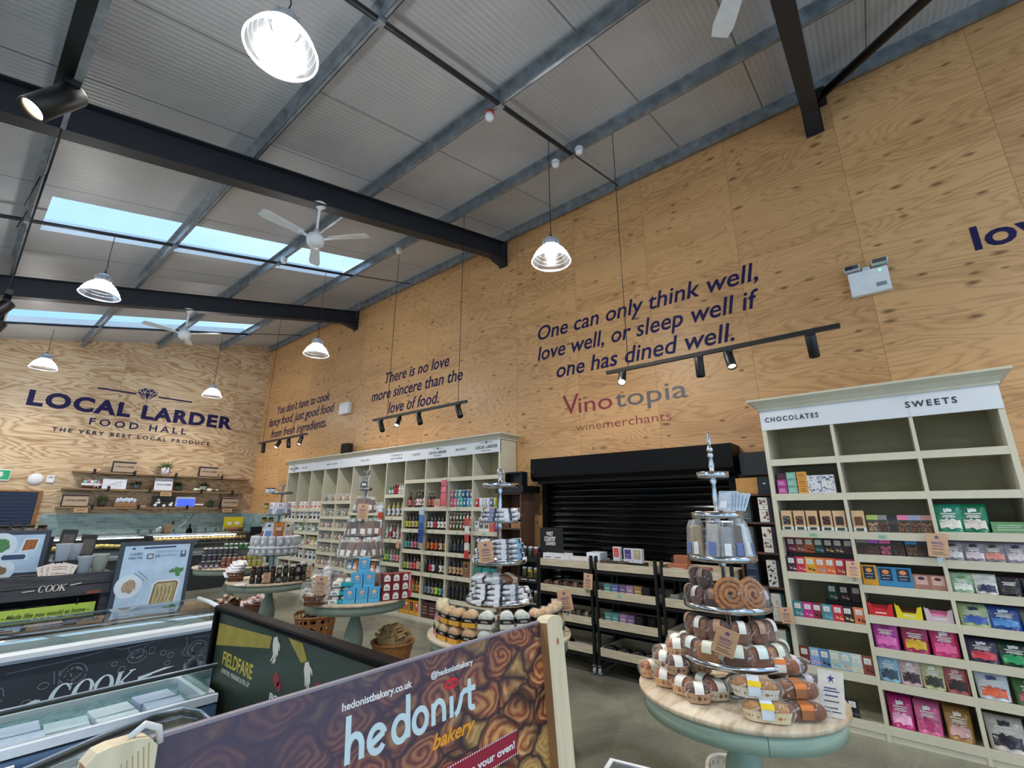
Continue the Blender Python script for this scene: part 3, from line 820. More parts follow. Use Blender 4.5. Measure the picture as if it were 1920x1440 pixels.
# ================================================================ TRAY RACKS ON CASTORS
OAK = M('pale_oak_board', 'c9bda2', .55, var=.16, scale=6, stretch=(1, .8, 9))
CHROME = M('chrome', 'd5d8dc', .12, 1.0, .05)
def tray_rack(y0, y1, label, tag_l):
    t = thing('tray_rack', label, 'display rack', (4.75, (y0 + y1) / 2, 0), 0, 'three tray racks in front of the roller shutter')
    w_ = (y1 - y0) / 2
    for sx in (0, .48):
        for sy in (-1, 1):
            y = sy * (w_ - .014)
            obj('post', MB().box(sx, sx + .028, y - .014, y + .014, .09, 1.17, BLACK), t)
            mb = MB(); mb.tube([(sx + .014, y - .0125, .035), (sx + .014, y + .0125, .035)], .034, M('castor_tread', '9aa0a6', .4), 14)
            mb.box(sx + .0, sx + .028, y - .018, y - .014, .03, .092, CHROME); mb.box(sx + .0, sx + .028, y + .014, y + .018, .03, .092, CHROME); mb.box(sx - .004, sx + .032, y - .022, y + .022, .085, .092, CHROME)
            obj('castor', mb, t)
    for z in (1.02, .74, .455, .18):
        mb = MB()
        mb.box(.0, .53, -w_ + .03, w_ - .03, z, z + .008, OAK)
        for a, b_, c, d in ((.0, .012, -w_ + .03, w_ - .03), (.518, .53, -w_ + .03, w_ - .03)): mb.box(a, b_, c, d, z, z + .085, OAK)
        for c in (-w_ + .03, w_ - .042): mb.box(.012, .518, c, c + .012, z + .008, z + .085, OAK)
        obj('tray', mb, t)
        mb = MB(); mb.box(-.004, .018, -w_ + .028, w_ - .028, z - .026, z - .001, BLACK); mb.box(.51, .532, -w_ + .028, w_ - .028, z - .026, z - .001, BLACK)
        for c in (-w_ + .005, w_ - .03): mb.box(.02, .51, c, c + .025, z - .026, z - .001, BLACK)
        obj('crossbar', mb, t)
    for sy in (-1, 1):
        mb = MB(); mb.tube([(.01, sy * (w_ - .11), .152), (.01, sy * (w_ - .03), .10)], .007, BLACK, 6); obj('brace', mb, t)
    return t
tray_rack(2.77, 3.50, 'black tray rack with white cartons on top beside the jar stand', 1)
tray_rack(2.03, 2.735, 'middle black tray rack with pale oak trays on chrome castors', 2)
tray_rack(1.30, 1.99, 'black tray rack half hidden behind the tall cake stand', 3)
# backs of the racks: dark gap only.   black jar stand
t = thing('jar_stand', 'narrow black stand of jars beside the tray racks', 'display stand', (4.78, 3.68, 0))
JB = M('black_card_stand', '101012', .6)
for sy in (-.15, .137): obj('side_panel', MB().box(0, .165, sy, sy + .013, 0, 1.15, JB), t)
obj('back_panel', MB().box(.153, .165, -.137, .137, 0, 1.2, JB), t)
for z in (1.10, .86, .6, .34, .08):
    mb = MB(); mb.box(0, .153, -.137, .137, z - .014, z, JB); mb.box(-.006, .0, -.15, .15, z - .05, z + .015, JB); s_ = obj('shelf', mb, t)
    if z < 1.0 and z > .5:
        for k in range(2): obj('lettering_strip', MB().box(-.0075, -.006, -.12 + k * .13, -.02 + k * .13, z - .022, z - .012, M('pale_print', 'c9c9c4', .5)), s_)
# board with white lettering
t = thing('black_sign_board', 'black board with white hand lettering leaning above the jar stand', 'sign', (4.86, 0, 0))
obj('board', MB().box(0, .012, 3.21, 3.55, 1.12, 1.45, BLACK), t)
PALE = M('chalk_white', 'e8e6df', .6)
for s, yc, wd, base, cap in (('WEST', 3.40, .10, 1.36, .045), ('COUNTRY', 3.40, .17, 1.295, .055), ('LEGENDS', 3.39, .14, 1.25, .038)):
    text_fit('text_line', s, -yc - wd / 2, -yc + wd / 2, base, cap, PALE, FR['right'], Vector((4.858, 0, 0)) - Vector((4.86, 0, 0)), .006, .1, 1, t, .001)
# dark wood cubby tower left of the shutter
WAL = M('dark_walnut_board', '5a4030', .5, var=.25, scale=5, stretch=(1, 8, .7))
t = thing('cubby_tower', 'dark walnut cubby tower between long unit and roller shutter', 'shelving unit', (4.95, 0, 0))
for y in (3.92, 4.32): obj('side_panel', MB().box(0, .30, y, y + .02, 0, 1.885, WAL), t)
obj('back_panel', MB().box(.28, .30, 3.94, 4.32, 0, 1.885, WAL), t)
for z in (1.885, 1.43, 1.03, .63, .2): obj('shelf', MB().box(0, .28, 3.94, 4.32, z - .02, z, WAL), t)
tag(obj('black_tray', MB().box(4.91, 5.27, 3.85, 4.34, 1.887, 1.895, BLACK).box(4.905, 4.92, 3.85, 4.34, 1.887, 1.975, BLACK).box(5.265, 5.28, 3.85, 4.34, 1.887, 1.975, BLACK).box(4.92, 5.265, 3.85, 3.865, 1.895, 1.975, BLACK).box(4.92, 5.265, 4.325, 4.34, 1.895, 1.975, BLACK)), 'shallow black tray on top of the walnut cubby tower', 'tray')
t = thing('gift_box', 'black open presentation box standing in the tray on the cubby tower', 'box', (5.06, 4.06, 1.896))
obj('box_body', MB().box(0, .02, -.15, .15, 0, .27, BLACK).box(-.1, 0, -.15, .15, 0, .02, BLACK).box(-.1, 0, -.15, -.14, 0, .26, BLACK).box(-.1, 0, .14, .15, 0, .26, BLACK).box(-.1, 0, -.14, .14, .25, .27, BLACK), t)
obj('white_bottle', MB().lathe([(0, .021), (.016, .021), (.016, .06), (.007, .075), (.007, .09), (0, .09)], WHITEP, 12, Matrix.Translation((-.05, -.07, 0))), t)
# slim dark shelving right of the shutter
t = thing('boxed_gift_shelving', 'slim walnut shelving of black and white gift boxes beside the shutter', 'shelving unit', (5.0, 0, 0))
for y in (.935, 1.265): obj('side_panel', MB().box(0, .41, y, y + .018, 0, 1.81, WAL), t)
obj('back_panel', MB().box(.39, .41, .953, 1.265, 0, 1.81, WAL), t)
for z in (1.81, 1.55, 1.28, .985, .70, .40, .12): obj('shelf', MB().box(0, .39, .953, 1.265, z - .016, z, WAL), t)
# ================================================================ PRODUCT PROTOTYPES (front faces -X, base at z = 0)
TINT = M('printed_colour', 'ffffff', .45, var=.10, scale=30, tint=True)
TINTG = M('tinted_gloss', 'ffffff', .16, var=.06, scale=20, tint=True, coat=.4)
TINTC = M('crinkled_print', 'ffffff', .28, var=.22, scale=22, tint=True, bump=.5, bscale=30)
PAPERW = M('white_paper_label', 'e9e7e0', .6, var=.05)
DARKP = M('dark_print', '2a2830', .5)
KRAFT = M('kraft_paper', 'c9a276', .65, var=.1, scale=18)
CREAM = M('cream_card', 'e2d6bd', .6)
FILM = film('clear_film')
FILMW = film('hazy_film', (.95, .97, 1), .10, .2, .9, 18)
FOOD = M('baked_brown', 'a8683a', .55, var=.35, scale=30, bump=.5)
FOODT = M('food_tinted', 'ffffff', .6, var=.32, scale=42, tint=True, bump=.6, bscale=60)
def lines(mb, m, F, x0, x1, ys, t=.0035, d=.0006, jag=.25):
    for i, y in enumerate(ys):
        e = x1 - (x1 - x0) * jag * ((i * 37 % 10) / 10)
        mb.ribbon([(x0 + (x1 - x0) * jag * .3 * ((i * 53 % 10) / 10), y), (e, y)], t, d, m, F)
    return mb
FX = FR['right']                                   # local lettering frame for fronts facing -X
def at(x, y=0, z=0): return Matrix.Translation((x, y, z)) @ FX
def p_bottle(name, h, r, shoulder=.55, neck=.3, cat='bottle'):
    t = proto(thing(name, 'x', cat)); 
    b = [(0, 0), (r * .9, 0), (r, .008), (r, h * shoulder), (r * .82, h * (shoulder + .1)), (r * neck, h * (shoulder + .24)), (r * neck * .9, h * .93), (r * neck * 1.15, h * .935), (r * neck * 1.15, h * .95), (0, h * .95)]
    obj('glass_body', MB().lathe(b, TINTG, 12), t, color='2b1a10')
    obj('bottle_cap', MB().lathe([(0, h * .94), (r * neck * 1.25, h * .94), (r * neck * 1.25, h * .985), (r * neck * .9, h), (0, h)], TINT, 10), t, color='e8e8e8')
    mb = MB(); mb.lathe([(r * 1.015, h * .12), (r * 1.015, h * (shoulder - .06))], TINT, 12, cap=False)
    l = obj('bottle_label', mb, t, color='ffffff')
    mb = MB(); mb.lathe([(r * 1.03, h * .22), (r * 1.03, h * (shoulder - .2))], DARKP, 4, Matrix.Rotation(PI - .35, 4, 'Z'), arc=.7, cap=False); obj('print', mb, l)
    proto(t); return t
P_BEER = p_bottle('beer_bottle', .245, .031)
P_SHORT = p_bottle('cider_bottle', .225, .033, .5, .32)
P_CORD = p_bottle('cordial_bottle', .235, .035, .62, .36)
P_SMALL = p_bottle('tonic_bottle', .16, .026, .55, .38)
def p_can(name, h, r):
    t = proto(thing(name, 'x', 'can'))
    obj('can_body', MB().lathe([(0, 0), (r * .85, 0), (r, .01), (r, h - .012), (r * .88, h - .002), (0, h - .002)], TINTG, 14), t)
    obj('can_lid', MB().lathe([(0, h), (r * .9, h), (r * .92, h - .012), (r * .8, h + .004), (0, h + .003)], WHITEP, 14), t)
    mb = MB(); mb.lathe([(r * 1.01, h * .3), (r * 1.01, h * .62)], PAPERW, 4, Matrix.Rotation(PI - .4, 4, 'Z'), arc=.8, cap=False); obj('can_label', mb, t)
    proto(t); return t
P_CAN = p_can('drink_can', .125, .033)
P_TUB = p_can('lidded_tub', .115, .048)
def p_jar(name, h, r, cat='jar', lid='1c1a1a'):
    t = proto(thing(name, 'x', cat))
    obj('jar_contents', MB().lathe([(0, 0), (r * .93, 0), (r, .01), (r, h * .68), (r * .8, h * .8), (0, h * .8)], TINTG, 14), t, color='5a2a18')
    obj('jar_lid', MB().lathe([(r * .84, h * .8), (r * .86, h), (r * .8, h * 1.01), (0, h * 1.01)], TINT, 14), t, color=lid)
    l = obj('jar_label', MB().lathe([(r * 1.015, h * .15), (r * 1.015, h * .58)], TINT, 6, Matrix.Rotation(PI - .8, 4, 'Z'), arc=1.6, cap=False), t, color='e8e2d0')
    proto(t); return t
P_JAR = p_jar('preserve_jar', .1, .034)
P_JARS = p_jar('small_jar', .07, .031)
def p_box(name, w_, h, d, cat='box', label=True, style='bar'):
    t = proto(thing(name, 'x', cat))
    obj('carton', MB().box(0, d, -w_ / 2, w_ / 2, 0, h, TINT, ch=.0015), t)
    F = at(-.0008)
    if style == 'bar':      # white square label above a pattern
        obj('white_label', lines(MB().poly([(-w_ * .3, h * .55), (w_ * .3, h * .55), (w_ * .3, h * .88), (-w_ * .3, h * .88)], .0006, PAPERW, F), DARKP, at(-.0014), -w_ * .2, w_ * .2, [h * .62, h * .69, h * .76], h * .012), t)
        mb = MB(); rr = random.Random(len(name))
        for k in range(7):
            cx, cy = rr.uniform(-.38, .38) * w_, rr.uniform(.08, .45) * h; q = w_ * rr.uniform(.05, .11)
            mb.poly([(cx + q * math.cos(a * PI / 4), cy + q * math.sin(a * PI / 4)) for a in range(8)], .0006, TINT, F)
        obj('pattern', mb, t, color='222222')
    elif style == 'picture':
        obj('picture_panel', MB().poly([(-w_ * .36, h * .3), (w_ * .36, h * .3), (w_ * .36, h * .92), (-w_ * .36, h * .92)], .0006, TINT, F), t, color='2a3048')
        mb = MB(); q = w_ * .17
        mb.poly([(q * 1.2 * math.cos(a * PI / 6), h * .74 + q * math.sin(a * PI / 6)) for a in range(12)], .0006, TINT, at(-.0016)); obj('picture', mb, t, color='e08848')
        obj('print', lines(MB(), PAPERW, at(-.0016), -w_ * .26, w_ * .26, [h * .56, h * .4], h * .022), t)
    elif style == 'plain':
        obj('print', lines(MB(), TINT, F, -w_ * .36, w_ * .36, [h * .3, h * .5, h * .68], h * .05), t, color='30303a')
    elif style == 'window':   # rounded window showing what is inside
        mb = MB(); P = [(-w_ * .3, h * .3), (w_ * .3, h * .3), (w_ * .32, h * .36), (w_ * .32, h * .66), (w_ * .26, h * .72), (-w_ * .26, h * .72), (-w_ * .32, h * .66), (-w_ * .32, h * .36)]
        mb.poly(P, .0008, TINT, F); wd = obj('window_patch', mb, t, color='3a211a')
        mb = MB(); rr = random.Random(5)
        for k in range(9):
            cx, cy = rr.uniform(-.24, .24) * w_, rr.uniform(.34, .68) * h; q = w_ * rr.uniform(.02, .05)
            mb.poly([(cx + q * math.cos(a * PI / 3), cy + q * math.sin(a * PI / 3)) for a in range(6)], .0006, TINT, at(-.0018))
        obj('pieces', mb, t, color='d9c7a8')
        obj('base_band', MB().box(-.001, d + .001, -w_ / 2 - .0008, w_ / 2 + .0008, .001, h * .2, PAPERW), t)
        mb = MB(); mb.poly([(-w_ * .3, h * .04), (w_ * .3, h * .04), (w_ * .3, h * .17), (-w_ * .3, h * .17)], .0006, M('dark_green_print', '39452f', .5), at(-.0022)); obj('green_label', mb, t)
    proto(t); return t
P_BAR = p_box('chocolate_carton', .075, .125, .02)
P_SQ = p_box('chocolate_cube_box', .078, .062, .07, style='plain')
P_PIC = p_box('picture_carton', .10, .15, .05, style='picture')
P_WIN = p_box('chocolate_window_carton', .085, .155, .028, style='window')
P_CARTON = p_box('plain_carton', .14, .10, .12, style='plain')
def p_pouch(name, w_, h, d, m, cat='pouch', content=False, gusset=True):
    """stand-up pouch: full at the foot, flat crimped top"""
    t = proto(thing(name, 'x', cat)); mb = MB(); rr = random.Random(len(name))
    N, K = 10, 7; vs = []; fs = []
    for j in range(K + 1):
        v_ = j / K
        th = d / 2 * (1 - v_ ** 2.2) ** .8 * (.75 + .25 * math.sin(PI * min(1, v_ * 2.2 + .2))) + .002
        ww = w_ / 2 * (.93 + .07 * v_)
        for i in range(N * 2):
            a = 2 * PI * i / (2 * N)
            cx, sx_ = math.cos(a), math.sin(a)
            y = ww * math.copysign(abs(sx_) ** .55, sx_); x = th * math.copysign(abs(cx) ** .8, cx)
            wob = rr.uniform(-.03, .03) * d if 0 < j < K else 0
            vs.append((d / 2 - x + wob, y, v_ * h))
    n2 = 2 * N
    for j in range(K):
        for i in range(n2):
            a, b_ = j * n2 + i, j * n2 + (i + 1) % n2; fs.append((a, b_, b_ + n2, a + n2))
    fs.append(tuple(range(n2))); fs.append(tuple(range(K * n2, (K + 1) * n2)))
    mb.add(vs, fs, m, True)
    if content:
        cb = MB()
        for k in range(16):
            q = rr.uniform(.12, .2) * w_
            cb.ell(d / 2 + rr.uniform(-.18, .18) * d, rr.uniform(-.3, .3) * w_, q * .6 + rr.uniform(0, .48) * h, q * .9, q, q * .8, FOODT, 7, 5, jit=.12, rnd=rr)
        obj('contents', cb, t, color='7a4a2c')
    obj('pouch_film' if content else 'pouch_body', mb, t)
    proto(t); return t
def flatfront(mb, w0, z0, z1, m, x=-.001, bulge=.0):
    mb.add([(x, -w0, z0), (x, w0, z0), (x, w0, z1), (x, -w0, z1)], [(0, 1, 2, 3)], m); return mb
P_POUCH = p_pouch('snack_pouch', .15, .18, .07, TINTC)
rp = random.Random(21)
def on_pouch(y, z, h=.18, d=.07):
    v_ = z / h; return d / 2 - (d / 2 * (1 - v_ ** 2.2) ** .8 * (.75 + .25 * math.sin(PI * min(1, v_ * 2.2 + .2))) * (1 - min(1, abs(y) / .07) ** 3.2) ** .5 + .0055)
def patch(y0, y1, z0, z1, m, jag, n=8, lift=0.0):
    mb = MB(); vs = []; fs = []
    for j in range(n + 1):
        for i in range(n + 1):
            u, v = i / n, j / n; y = y0 + (y1 - y0) * u; z = z0 + (z1 - z0) * v
            if j in (0, n): z += rp.uniform(-jag, jag)
            vs.append((on_pouch(y, z) - lift, y, z))
    for j in range(n):
        for i in range(n): a = j * (n + 1) + i; fs.append((a, a + 1, a + n + 2, a + n + 1))
    return mb.add(vs, fs, m, True)
obj('front_panel', patch(-.055, .055, .022, .085, TINTC, .012), P_POUCH, color='f0f0f0')
obj('badge', patch(-.022, .022, .128, .152, TINTC, .004, 5, .001), P_POUCH, color='20202a')
mb = MB()
for z, w_ in ((.118, .04), (.106, .032), (.096, .036)): mb.add(patch(-w_, w_, z - .003, z + .003, PAPERW, .0012, 6, .0012).v, [(j * 7 + i, j * 7 + i + 1, j * 7 + i + 8, j * 7 + i + 7) for j in range(6) for i in range(6)], PAPERW)
obj('brand_print', mb, P_POUCH)
proto(P_POUCH)
P_CLEAR = p_pouch('clear_sweet_bag', .095, .14, .055, FILM, 'bag', True)
h_ = obj('header_card', MB().box(.018, .037, -.046, .046, .105, .148, TINT, ch=.002), P_CLEAR, color='c050a0')
proto(P_CLEAR)
P_WHITE = p_pouch('bagged_sweets', .11, .15, .06, FILMW, 'bag', True)
obj('paper_label', MB().box(-.001, .004, -.018, .022, .042, .07, TINT, ch=.002), P_WHITE, color='f2efe6')
proto(P_WHITE)
# flat flow-wrapped pack lying down: long side along y
def p_flat(name, l_, w_, h, m=TINTC, band=True, cat='pack'):
    t = proto(thing(name, 'x', cat)); rr = random.Random(3); mb = MB()
    N = 9; vs = []; fs = []
    for j in range(N + 1):
        y = -l_ / 2 + l_ * j / N; e = min(j, N - j)
        hh = h * (.12 if e == 0 else (.55 if e == 1 and False else (.9 if e == 1 else 1)))
        for i in range(8):
            a = 2 * PI * i / 8 + PI / 8
            vs.append((w_ / 2 + w_ / 2 * math.copysign(abs(math.cos(a)) ** .6, math.cos(a)) * rr.uniform(.95, 1.03), y, h / 2 + hh / 2 * math.copysign(abs(math.sin(a)) ** .6, math.sin(a)) * rr.uniform(.92, 1.05)))
    for j in range(N):
        for i in range(8):
            a, b_ = 8 * j + i, 8 * j + (i + 1) % 8; fs.append((a, b_, b_ + 8, a + 8))
    fs += [tuple(range(8)), tuple(range(8 * N, 8 * N + 8))]
    mb.add(vs, fs, m, True); obj('wrapper', mb, t, color='d8dade')
    if band:
        obj('paper_band', MB().box(-.001, w_ + .001, -l_ * .17, l_ * .13, -.0005, h + .0012, TINT, ch=.003), t, color='f0f0f0')
        obj('dark_patch', MB().box(-.002, w_ * .6, -l_ * .36, -l_ * .2, h * .2, h + .0018, TINT, ch=.003), t, color='2a2a34')
    proto(t); return t
P_FLAT = p_flat('biscuit_pack', .15, .075, .034)
P_SLAB = p_flat('tray_bake_pack', .17, .10, .04)
# slim upright pack (brown slabs, crackers)
def p_slim(name, w_, h, d, m=TINTC, film_=True):
    t = proto(thing(name, 'x', 'pack'))
    obj('slab', MB().box(.003, d, -w_ / 2, w_ / 2, .0, h * .84, m, ch=.006), t, color='7a5236')
    if film_:
        mb = MB(); mb.add([(0, -w_ / 2 - .004, 0), (0, w_ / 2 + .004, 0), (d + .004, w_ / 2 + .004, 0), (d + .004, -w_ / 2 - .004, 0),
                           (-.002, -w_ / 2 - .004, h * .8), (-.002, w_ / 2 + .004, h * .8), (d + .005, w_ / 2 + .004, h * .8), (d + .005, -w_ / 2 - .004, h * .8),
                           (d * .4, -w_ / 2 - .002, h), (d * .4, w_ / 2 + .002, h)], [(0, 1, 5, 4), (1, 2, 6, 5), (2, 3, 7, 6), (3, 0, 4, 7), (4, 5, 9, 8), (6, 7, 8, 9), (5, 6, 9), (7, 4, 8)], FILMW, False)
        obj('wrapper', mb, t)
    obj('paper_label', MB().box(-.003, .001, -w_ * .25, w_ * .3, h * .12, h * .42, TINT, ch=.001), t, color='efe9dc')
    proto(t); return t
P_SLIM = p_slim('tall_wrapped_slab', .075, .2, .022)
P_SILV = p_slim('silver_cracker_pack', .06, .21, .03, film_=False)
# oatcake pack: row of rounds seen face on, clear top, black band, coloured foot
t = proto(thing('round_biscuit_pack', 'x', 'pack'))
mb = MB()
for k in range(6):
    mb.lathe([(0, -.004), (.036, -.004), (.038, 0), (.036, .004), (0, .004)], FOODT, 18, Matrix.Translation((.008 + k * .011, 0, .062)) @ Matrix.Rotation(PI / 2, 4, 'Y'))
obj('biscuits', mb, t, color='d8b07a')
mb = MB(); P = [(-.038, 0), (.038, 0)] + [(.038 * math.cos(a * PI / 8), .062 + .042 * math.sin(a * PI / 8)) for a in range(9)] 
F = Matrix.Translation((.072, 0, 0)) @ FX; mb.poly(P[:2] + P[2:], .074, FILM, F); obj('clear_wrap', mb, t)
obj('black_band', MB().box(-.003, .075, -.0395, .0395, .03, .058, M('black_band', '17161a', .4), ch=.002), t)
obj('foot_band', MB().box(-.0025, .0745, -.039, .039, 0, .03, TINT, ch=.002), t, color='e0a030')
mb = lines(MB(), CREAM, at(-.0032), -.02, .022, [.040, .047], .003); obj('band_lettering', mb, t)
P_OAT = proto(t)
# jar / tub etc done; loaves
def p_loaf(name, l_, w_, h, case=None, label='f2f2ee', lab2=None, cat='cake'):
    t = proto(thing(name, 'x', cat)); rr = random.Random(9)
    mb = MB(); mb.ell(w_ / 2, 0, h * .5, w_ * .46, l_ * .46, h * .5, FOODT, 16, 9, power=.62, jit=.015, rnd=rr); obj('sponge', mb, t, color='9a5a30')
    if case:
        mb = MB(); N = 44; vs = []; fs = []
        for j, (k, z) in enumerate(((.88, .004), (1.02, h * .62))):
            for i in range(N):
                a = 2 * PI * i / N; q = k * (1 + (.025 if i % 2 else -.015))
                vs.append((w_ / 2 + w_ * .47 * q * math.copysign(abs(math.cos(a)) ** .6, math.cos(a)), l_ * .47 * q * math.copysign(abs(math.sin(a)) ** .6, math.sin(a)), z))
        for i in range(N): fs.append((i, (i + 1) % N, (i + 1) % N + N, i + N))
        fs.append(tuple(reversed(range(N))))
        mb.add(vs, fs, TINT, False); obj('paper_case', mb, t, color=case)
    mb = MB(); mb.ell(w_ / 2, 0, h * .53, w_ * .56, l_ * .56, h * .56, FILM, 18, 10, power=.7, jit=.03, rnd=rr)
    obj('clear_wrap', mb, t)
    # label wraps over the loaf
    def band(y0, y1, m_, col, off, lo=.12, hi=1.0):
        mb = MB(); vs = []; fs = []; N = 9
        for i in range(N):
            a = (-.35 + (PI * .78) * i / (N - 1)) if lab2 else (.05 + 1.5 * i / (N - 1))
            for y in (y0, y1):
                vs.append((w_ / 2 - (w_ * .575 + off) * math.copysign(abs(math.cos(a)) ** .7, math.cos(a)), y, h * .53 + (h * .575 + off) * math.copysign(abs(math.sin(a)) ** .7, math.sin(a))))
        for i in range(N - 1): fs.append((2 * i, 2 * i + 1, 2 * i + 3, 2 * i + 2))
        return mb.add(vs, fs, TINT, True)
    obj('paper_label', band(-l_ * (.10 if lab2 else .2), l_ * (.14 if lab2 else .16), TINT, label, .001), t, color=label)
    if lab2:
        b2 = MB(); vs = []; N = 4
        for i in range(N):
            a = .25 + .6 * i / (N - 1)
            for y in (-l_ * .12, l_ * .14): vs.append((w_ / 2 - (w_ * .575 + .002) * math.copysign(abs(math.cos(a)) ** .7, math.cos(a)), y, h * .53 + (h * .575 + .002) * math.copysign(abs(math.sin(a)) ** .7, math.sin(a))))
        b2.add(vs, [(2 * i, 2 * i + 1, 2 * i + 3, 2 * i + 2) for i in range(N - 1)], TINT, True)
        obj('price_strip', b2, t, color=lab2)
    return proto(t)
P_LOAF = p_loaf('loaf_cake', .19, .09, .07, 'e8cfa6', 'dfe9f4', 'f2d21c')
P_MALT = p_loaf('iced_loaf', .19, .085, .065, None, 'a8683c', 'e07a28')
P_MUFF = p_loaf('sponge_bun', .095, .085, .065, 'e6b584', 'f2efe4')
P_SLICE = p_loaf('cake_slice_pack', .085, .07, .08, None, 'f2efe4')
# ring / swirl bun
t = proto(thing('swirl_bun', 'x', 'bun')); mb = MB()
pts = []; rad = []
for i in range(46):
    a = i * .42; rr_ = .012 + .0022 * i
    pts.append((rr_ * math.cos(a) * .9, rr_ * math.sin(a) * .9, .03)); rad.append(.014)
mb.tube(pts, rad, FOODT, 7); obj('dough', mb, t, color='b5763e')
obj('clear_wrap', MB().ell(0, 0, .03, .10, .10, .03, FILM, 18, 8, jit=.03, rnd=R), t)
P_SWIRL = proto(t)
# price card on a clip
def p_card(name, w_, h, clip=True):
    t = proto(thing(name, 'x', 'price card'))
    obj('card', MB().box(-.001, .0015, -w_ / 2, w_ / 2, 0, h, TINT), t, color='d5a984')
    mb = lines(MB(), M('purple_ink', '5a4a86', .5), at(-.0012), -w_ * .3, w_ * .3, [h * .56, h * .62, h * .46], h * .028)
    lines(mb, DARKP, at(-.0012), -w_ * .34, w_ * .34, [h * .12, h * .2, h * .34], h * .02)
    obj('writing', mb, t)
    mb = MB(); S = [(-.5, .1), (-.1, .25), (0, .5), (.12, .2), (.5, .25), (.2, 0), (.35, -.4), (0, -.1), (-.3, -.45), (-.2, 0)]
    mb.poly([(x * w_ * .3, h * .82 + y * w_ * .3) for x, y in S], .0006, M('purple_print', '5b3f8c', .5), at(-.0012)); obj('butterfly_mark', mb, t)
    if clip: obj('clear_clip', MB().box(.0015, .012, -.012, .012, -.03, .02, glass('acrylic', (.9, .95, .97), .2)), t)
    return proto(t)
P_CARD = p_card('price_card', .10, .14)
P_TAG = p_card('shelf_price_card', .075, .10)
# shelf edge ticket
t = proto(obj('shelf_ticket', MB().box(-.0015, 0, -.03, .03, 0, .03, M('mint_ticket', 'a9cbb4', .5)))); tag(t, 'x', 'ticket')
obj('print', lines(MB(), M('green_print', '5f9a78', .5), at(-.0017), -.02, .02, [.01, .019], .004), t)
P_TICK = proto(t)
# ================================================================ STOCK ON THE SHELVES
def row(P, xf, ya, yb, z, n, desc, where, cols, group, jit=.004, rot=.06, rows=1, dx=.075, scale=None, up=0.0, skip=(), lean=0.0):
    """n copies in reading order (ya is the larger y); rows deep, the ones behind carry the same kind of label"""
    out = []
    for r_i in range(rows):
        for k in range(n):
            if (r_i, k) in skip: continue
            y = ya + (yb - ya) * (k + .5) / n + R.uniform(-jit, jit)
            c = cols[k % len(cols)]; cc = dict(c) if isinstance(c, dict) else {}
            nm = cc.pop('n', ''); 
            lb = ('%s %s' % (nm, desc)).strip() + ', ' + (ORD[k] + ' along ') + ('behind the front row ' if r_i else '') + where
            wds = lb.split()
            if len(wds) > 16: lb = ' '.join(wds[:16])
            out.append(dup(P, (xf + r_i * dx + R.uniform(0, jit), y, z + up * r_i), (0, lean, R.uniform(-rot, rot)), lb, group, cc, scale))
    return out
DB, GB, CLB, AM, BK = '24140c', '1f3a22', 'b9c9c0', '8a4a18', '0b0a0c'
BAY = ['the end bay', 'the beers bay', 'the logo bay', 'the ciders bay', 'the cordials bay', 'the snacks bay', 'the snacks second bay', 'the nuts bay', 'the fruit bay', 'the tenth bay', 'the eleventh bay', 'the last far bay']
SH = ['top shelf', 'second shelf', 'third shelf', 'fourth shelf', 'fifth shelf', 'sixth shelf', 'seventh shelf', 'eighth shelf', 'bottom shelf']
XF = X0 + .022
def bay(i): return by(i + 1) - .02, by(i) + .02
def bottles(i, lv, n, bodies, labels, caps=('1a1a1a',), P=P_BEER, desc='bottle', rows=1, a=0, b=1, scale=None):
    ya, yb = bay(i); y0, y1 = ya + (yb - ya) * a, ya + (yb - ya) * b
    cols = []
    for k in range(n):
        lab = labels[k % len(labels)]
        cols.append({'n': lab[1], 'glass_body': bodies[k % len(bodies)], 'bottle_label': lab[0], 'bottle_cap': caps[k % len(caps)]})
    return row(P, XF + .035, y0, y1, levels(i)[lv] + .004, n, desc, '%s of %s' % (SH[lv], BAY[i]), cols, 'bottles on the long shelving unit', rows=rows, scale=scale)
W_ = ('ece8df', 'white labelled'); YL = ('d8c840', 'yellow labelled'); GN = ('5f9a58', 'green labelled'); PK = ('e07a98', 'pink labelled'); TL = ('58b0a8', 'teal labelled')
OR = ('e0742a', 'orange labelled'); RD = ('b8242c', 'red labelled'); CR = ('d8b890', 'cream labelled'); GY = ('6a7480', 'grey labelled'); LM = ('c8e040', 'lime labelled'); AMB = ('c8863a', 'amber labelled')
# ciders bay
bottles(3, 1, 3, [DB], [('e06a78', 'red roundel')], ['1a1512'], desc='dark bottle'); bottles(3, 1, 3, [DB], [W_], ['d8d8d8'], a=.5, desc='tall dark bottle', scale=(1, 1, 1.12)) if False else None
for o in bottles(3, 1, 3, [DB], [W_], ['dadada'], a=.52, b=1, desc='taller dark bottle', scale=(1, 1, 1.14)): pass
bottles(3, 2, 6, [DB], [YL, ('a8c04a', 'lime green labelled'), CR], ['1c1814'], rows=2); bottles(3, 3, 6, [DB], [TL, ('3f9a86', 'sea green labelled'), PK, PK], ['e8e0c8', '181512'], rows=2)
bottles(3, 4, 6, [DB], [('a8b858', 'moss labelled'), ('b8c87a', 'pale green labelled'), PK, ('d86a5a', 'salmon labelled'), PK], ['181512'], rows=2)
bottles(3, 5, 6, [AM, '5a4a18', AM], [('8a9a4a', 'olive labelled'), AMB, ('d8a85a', 'gold labelled')], ['1a1a14'], rows=2)
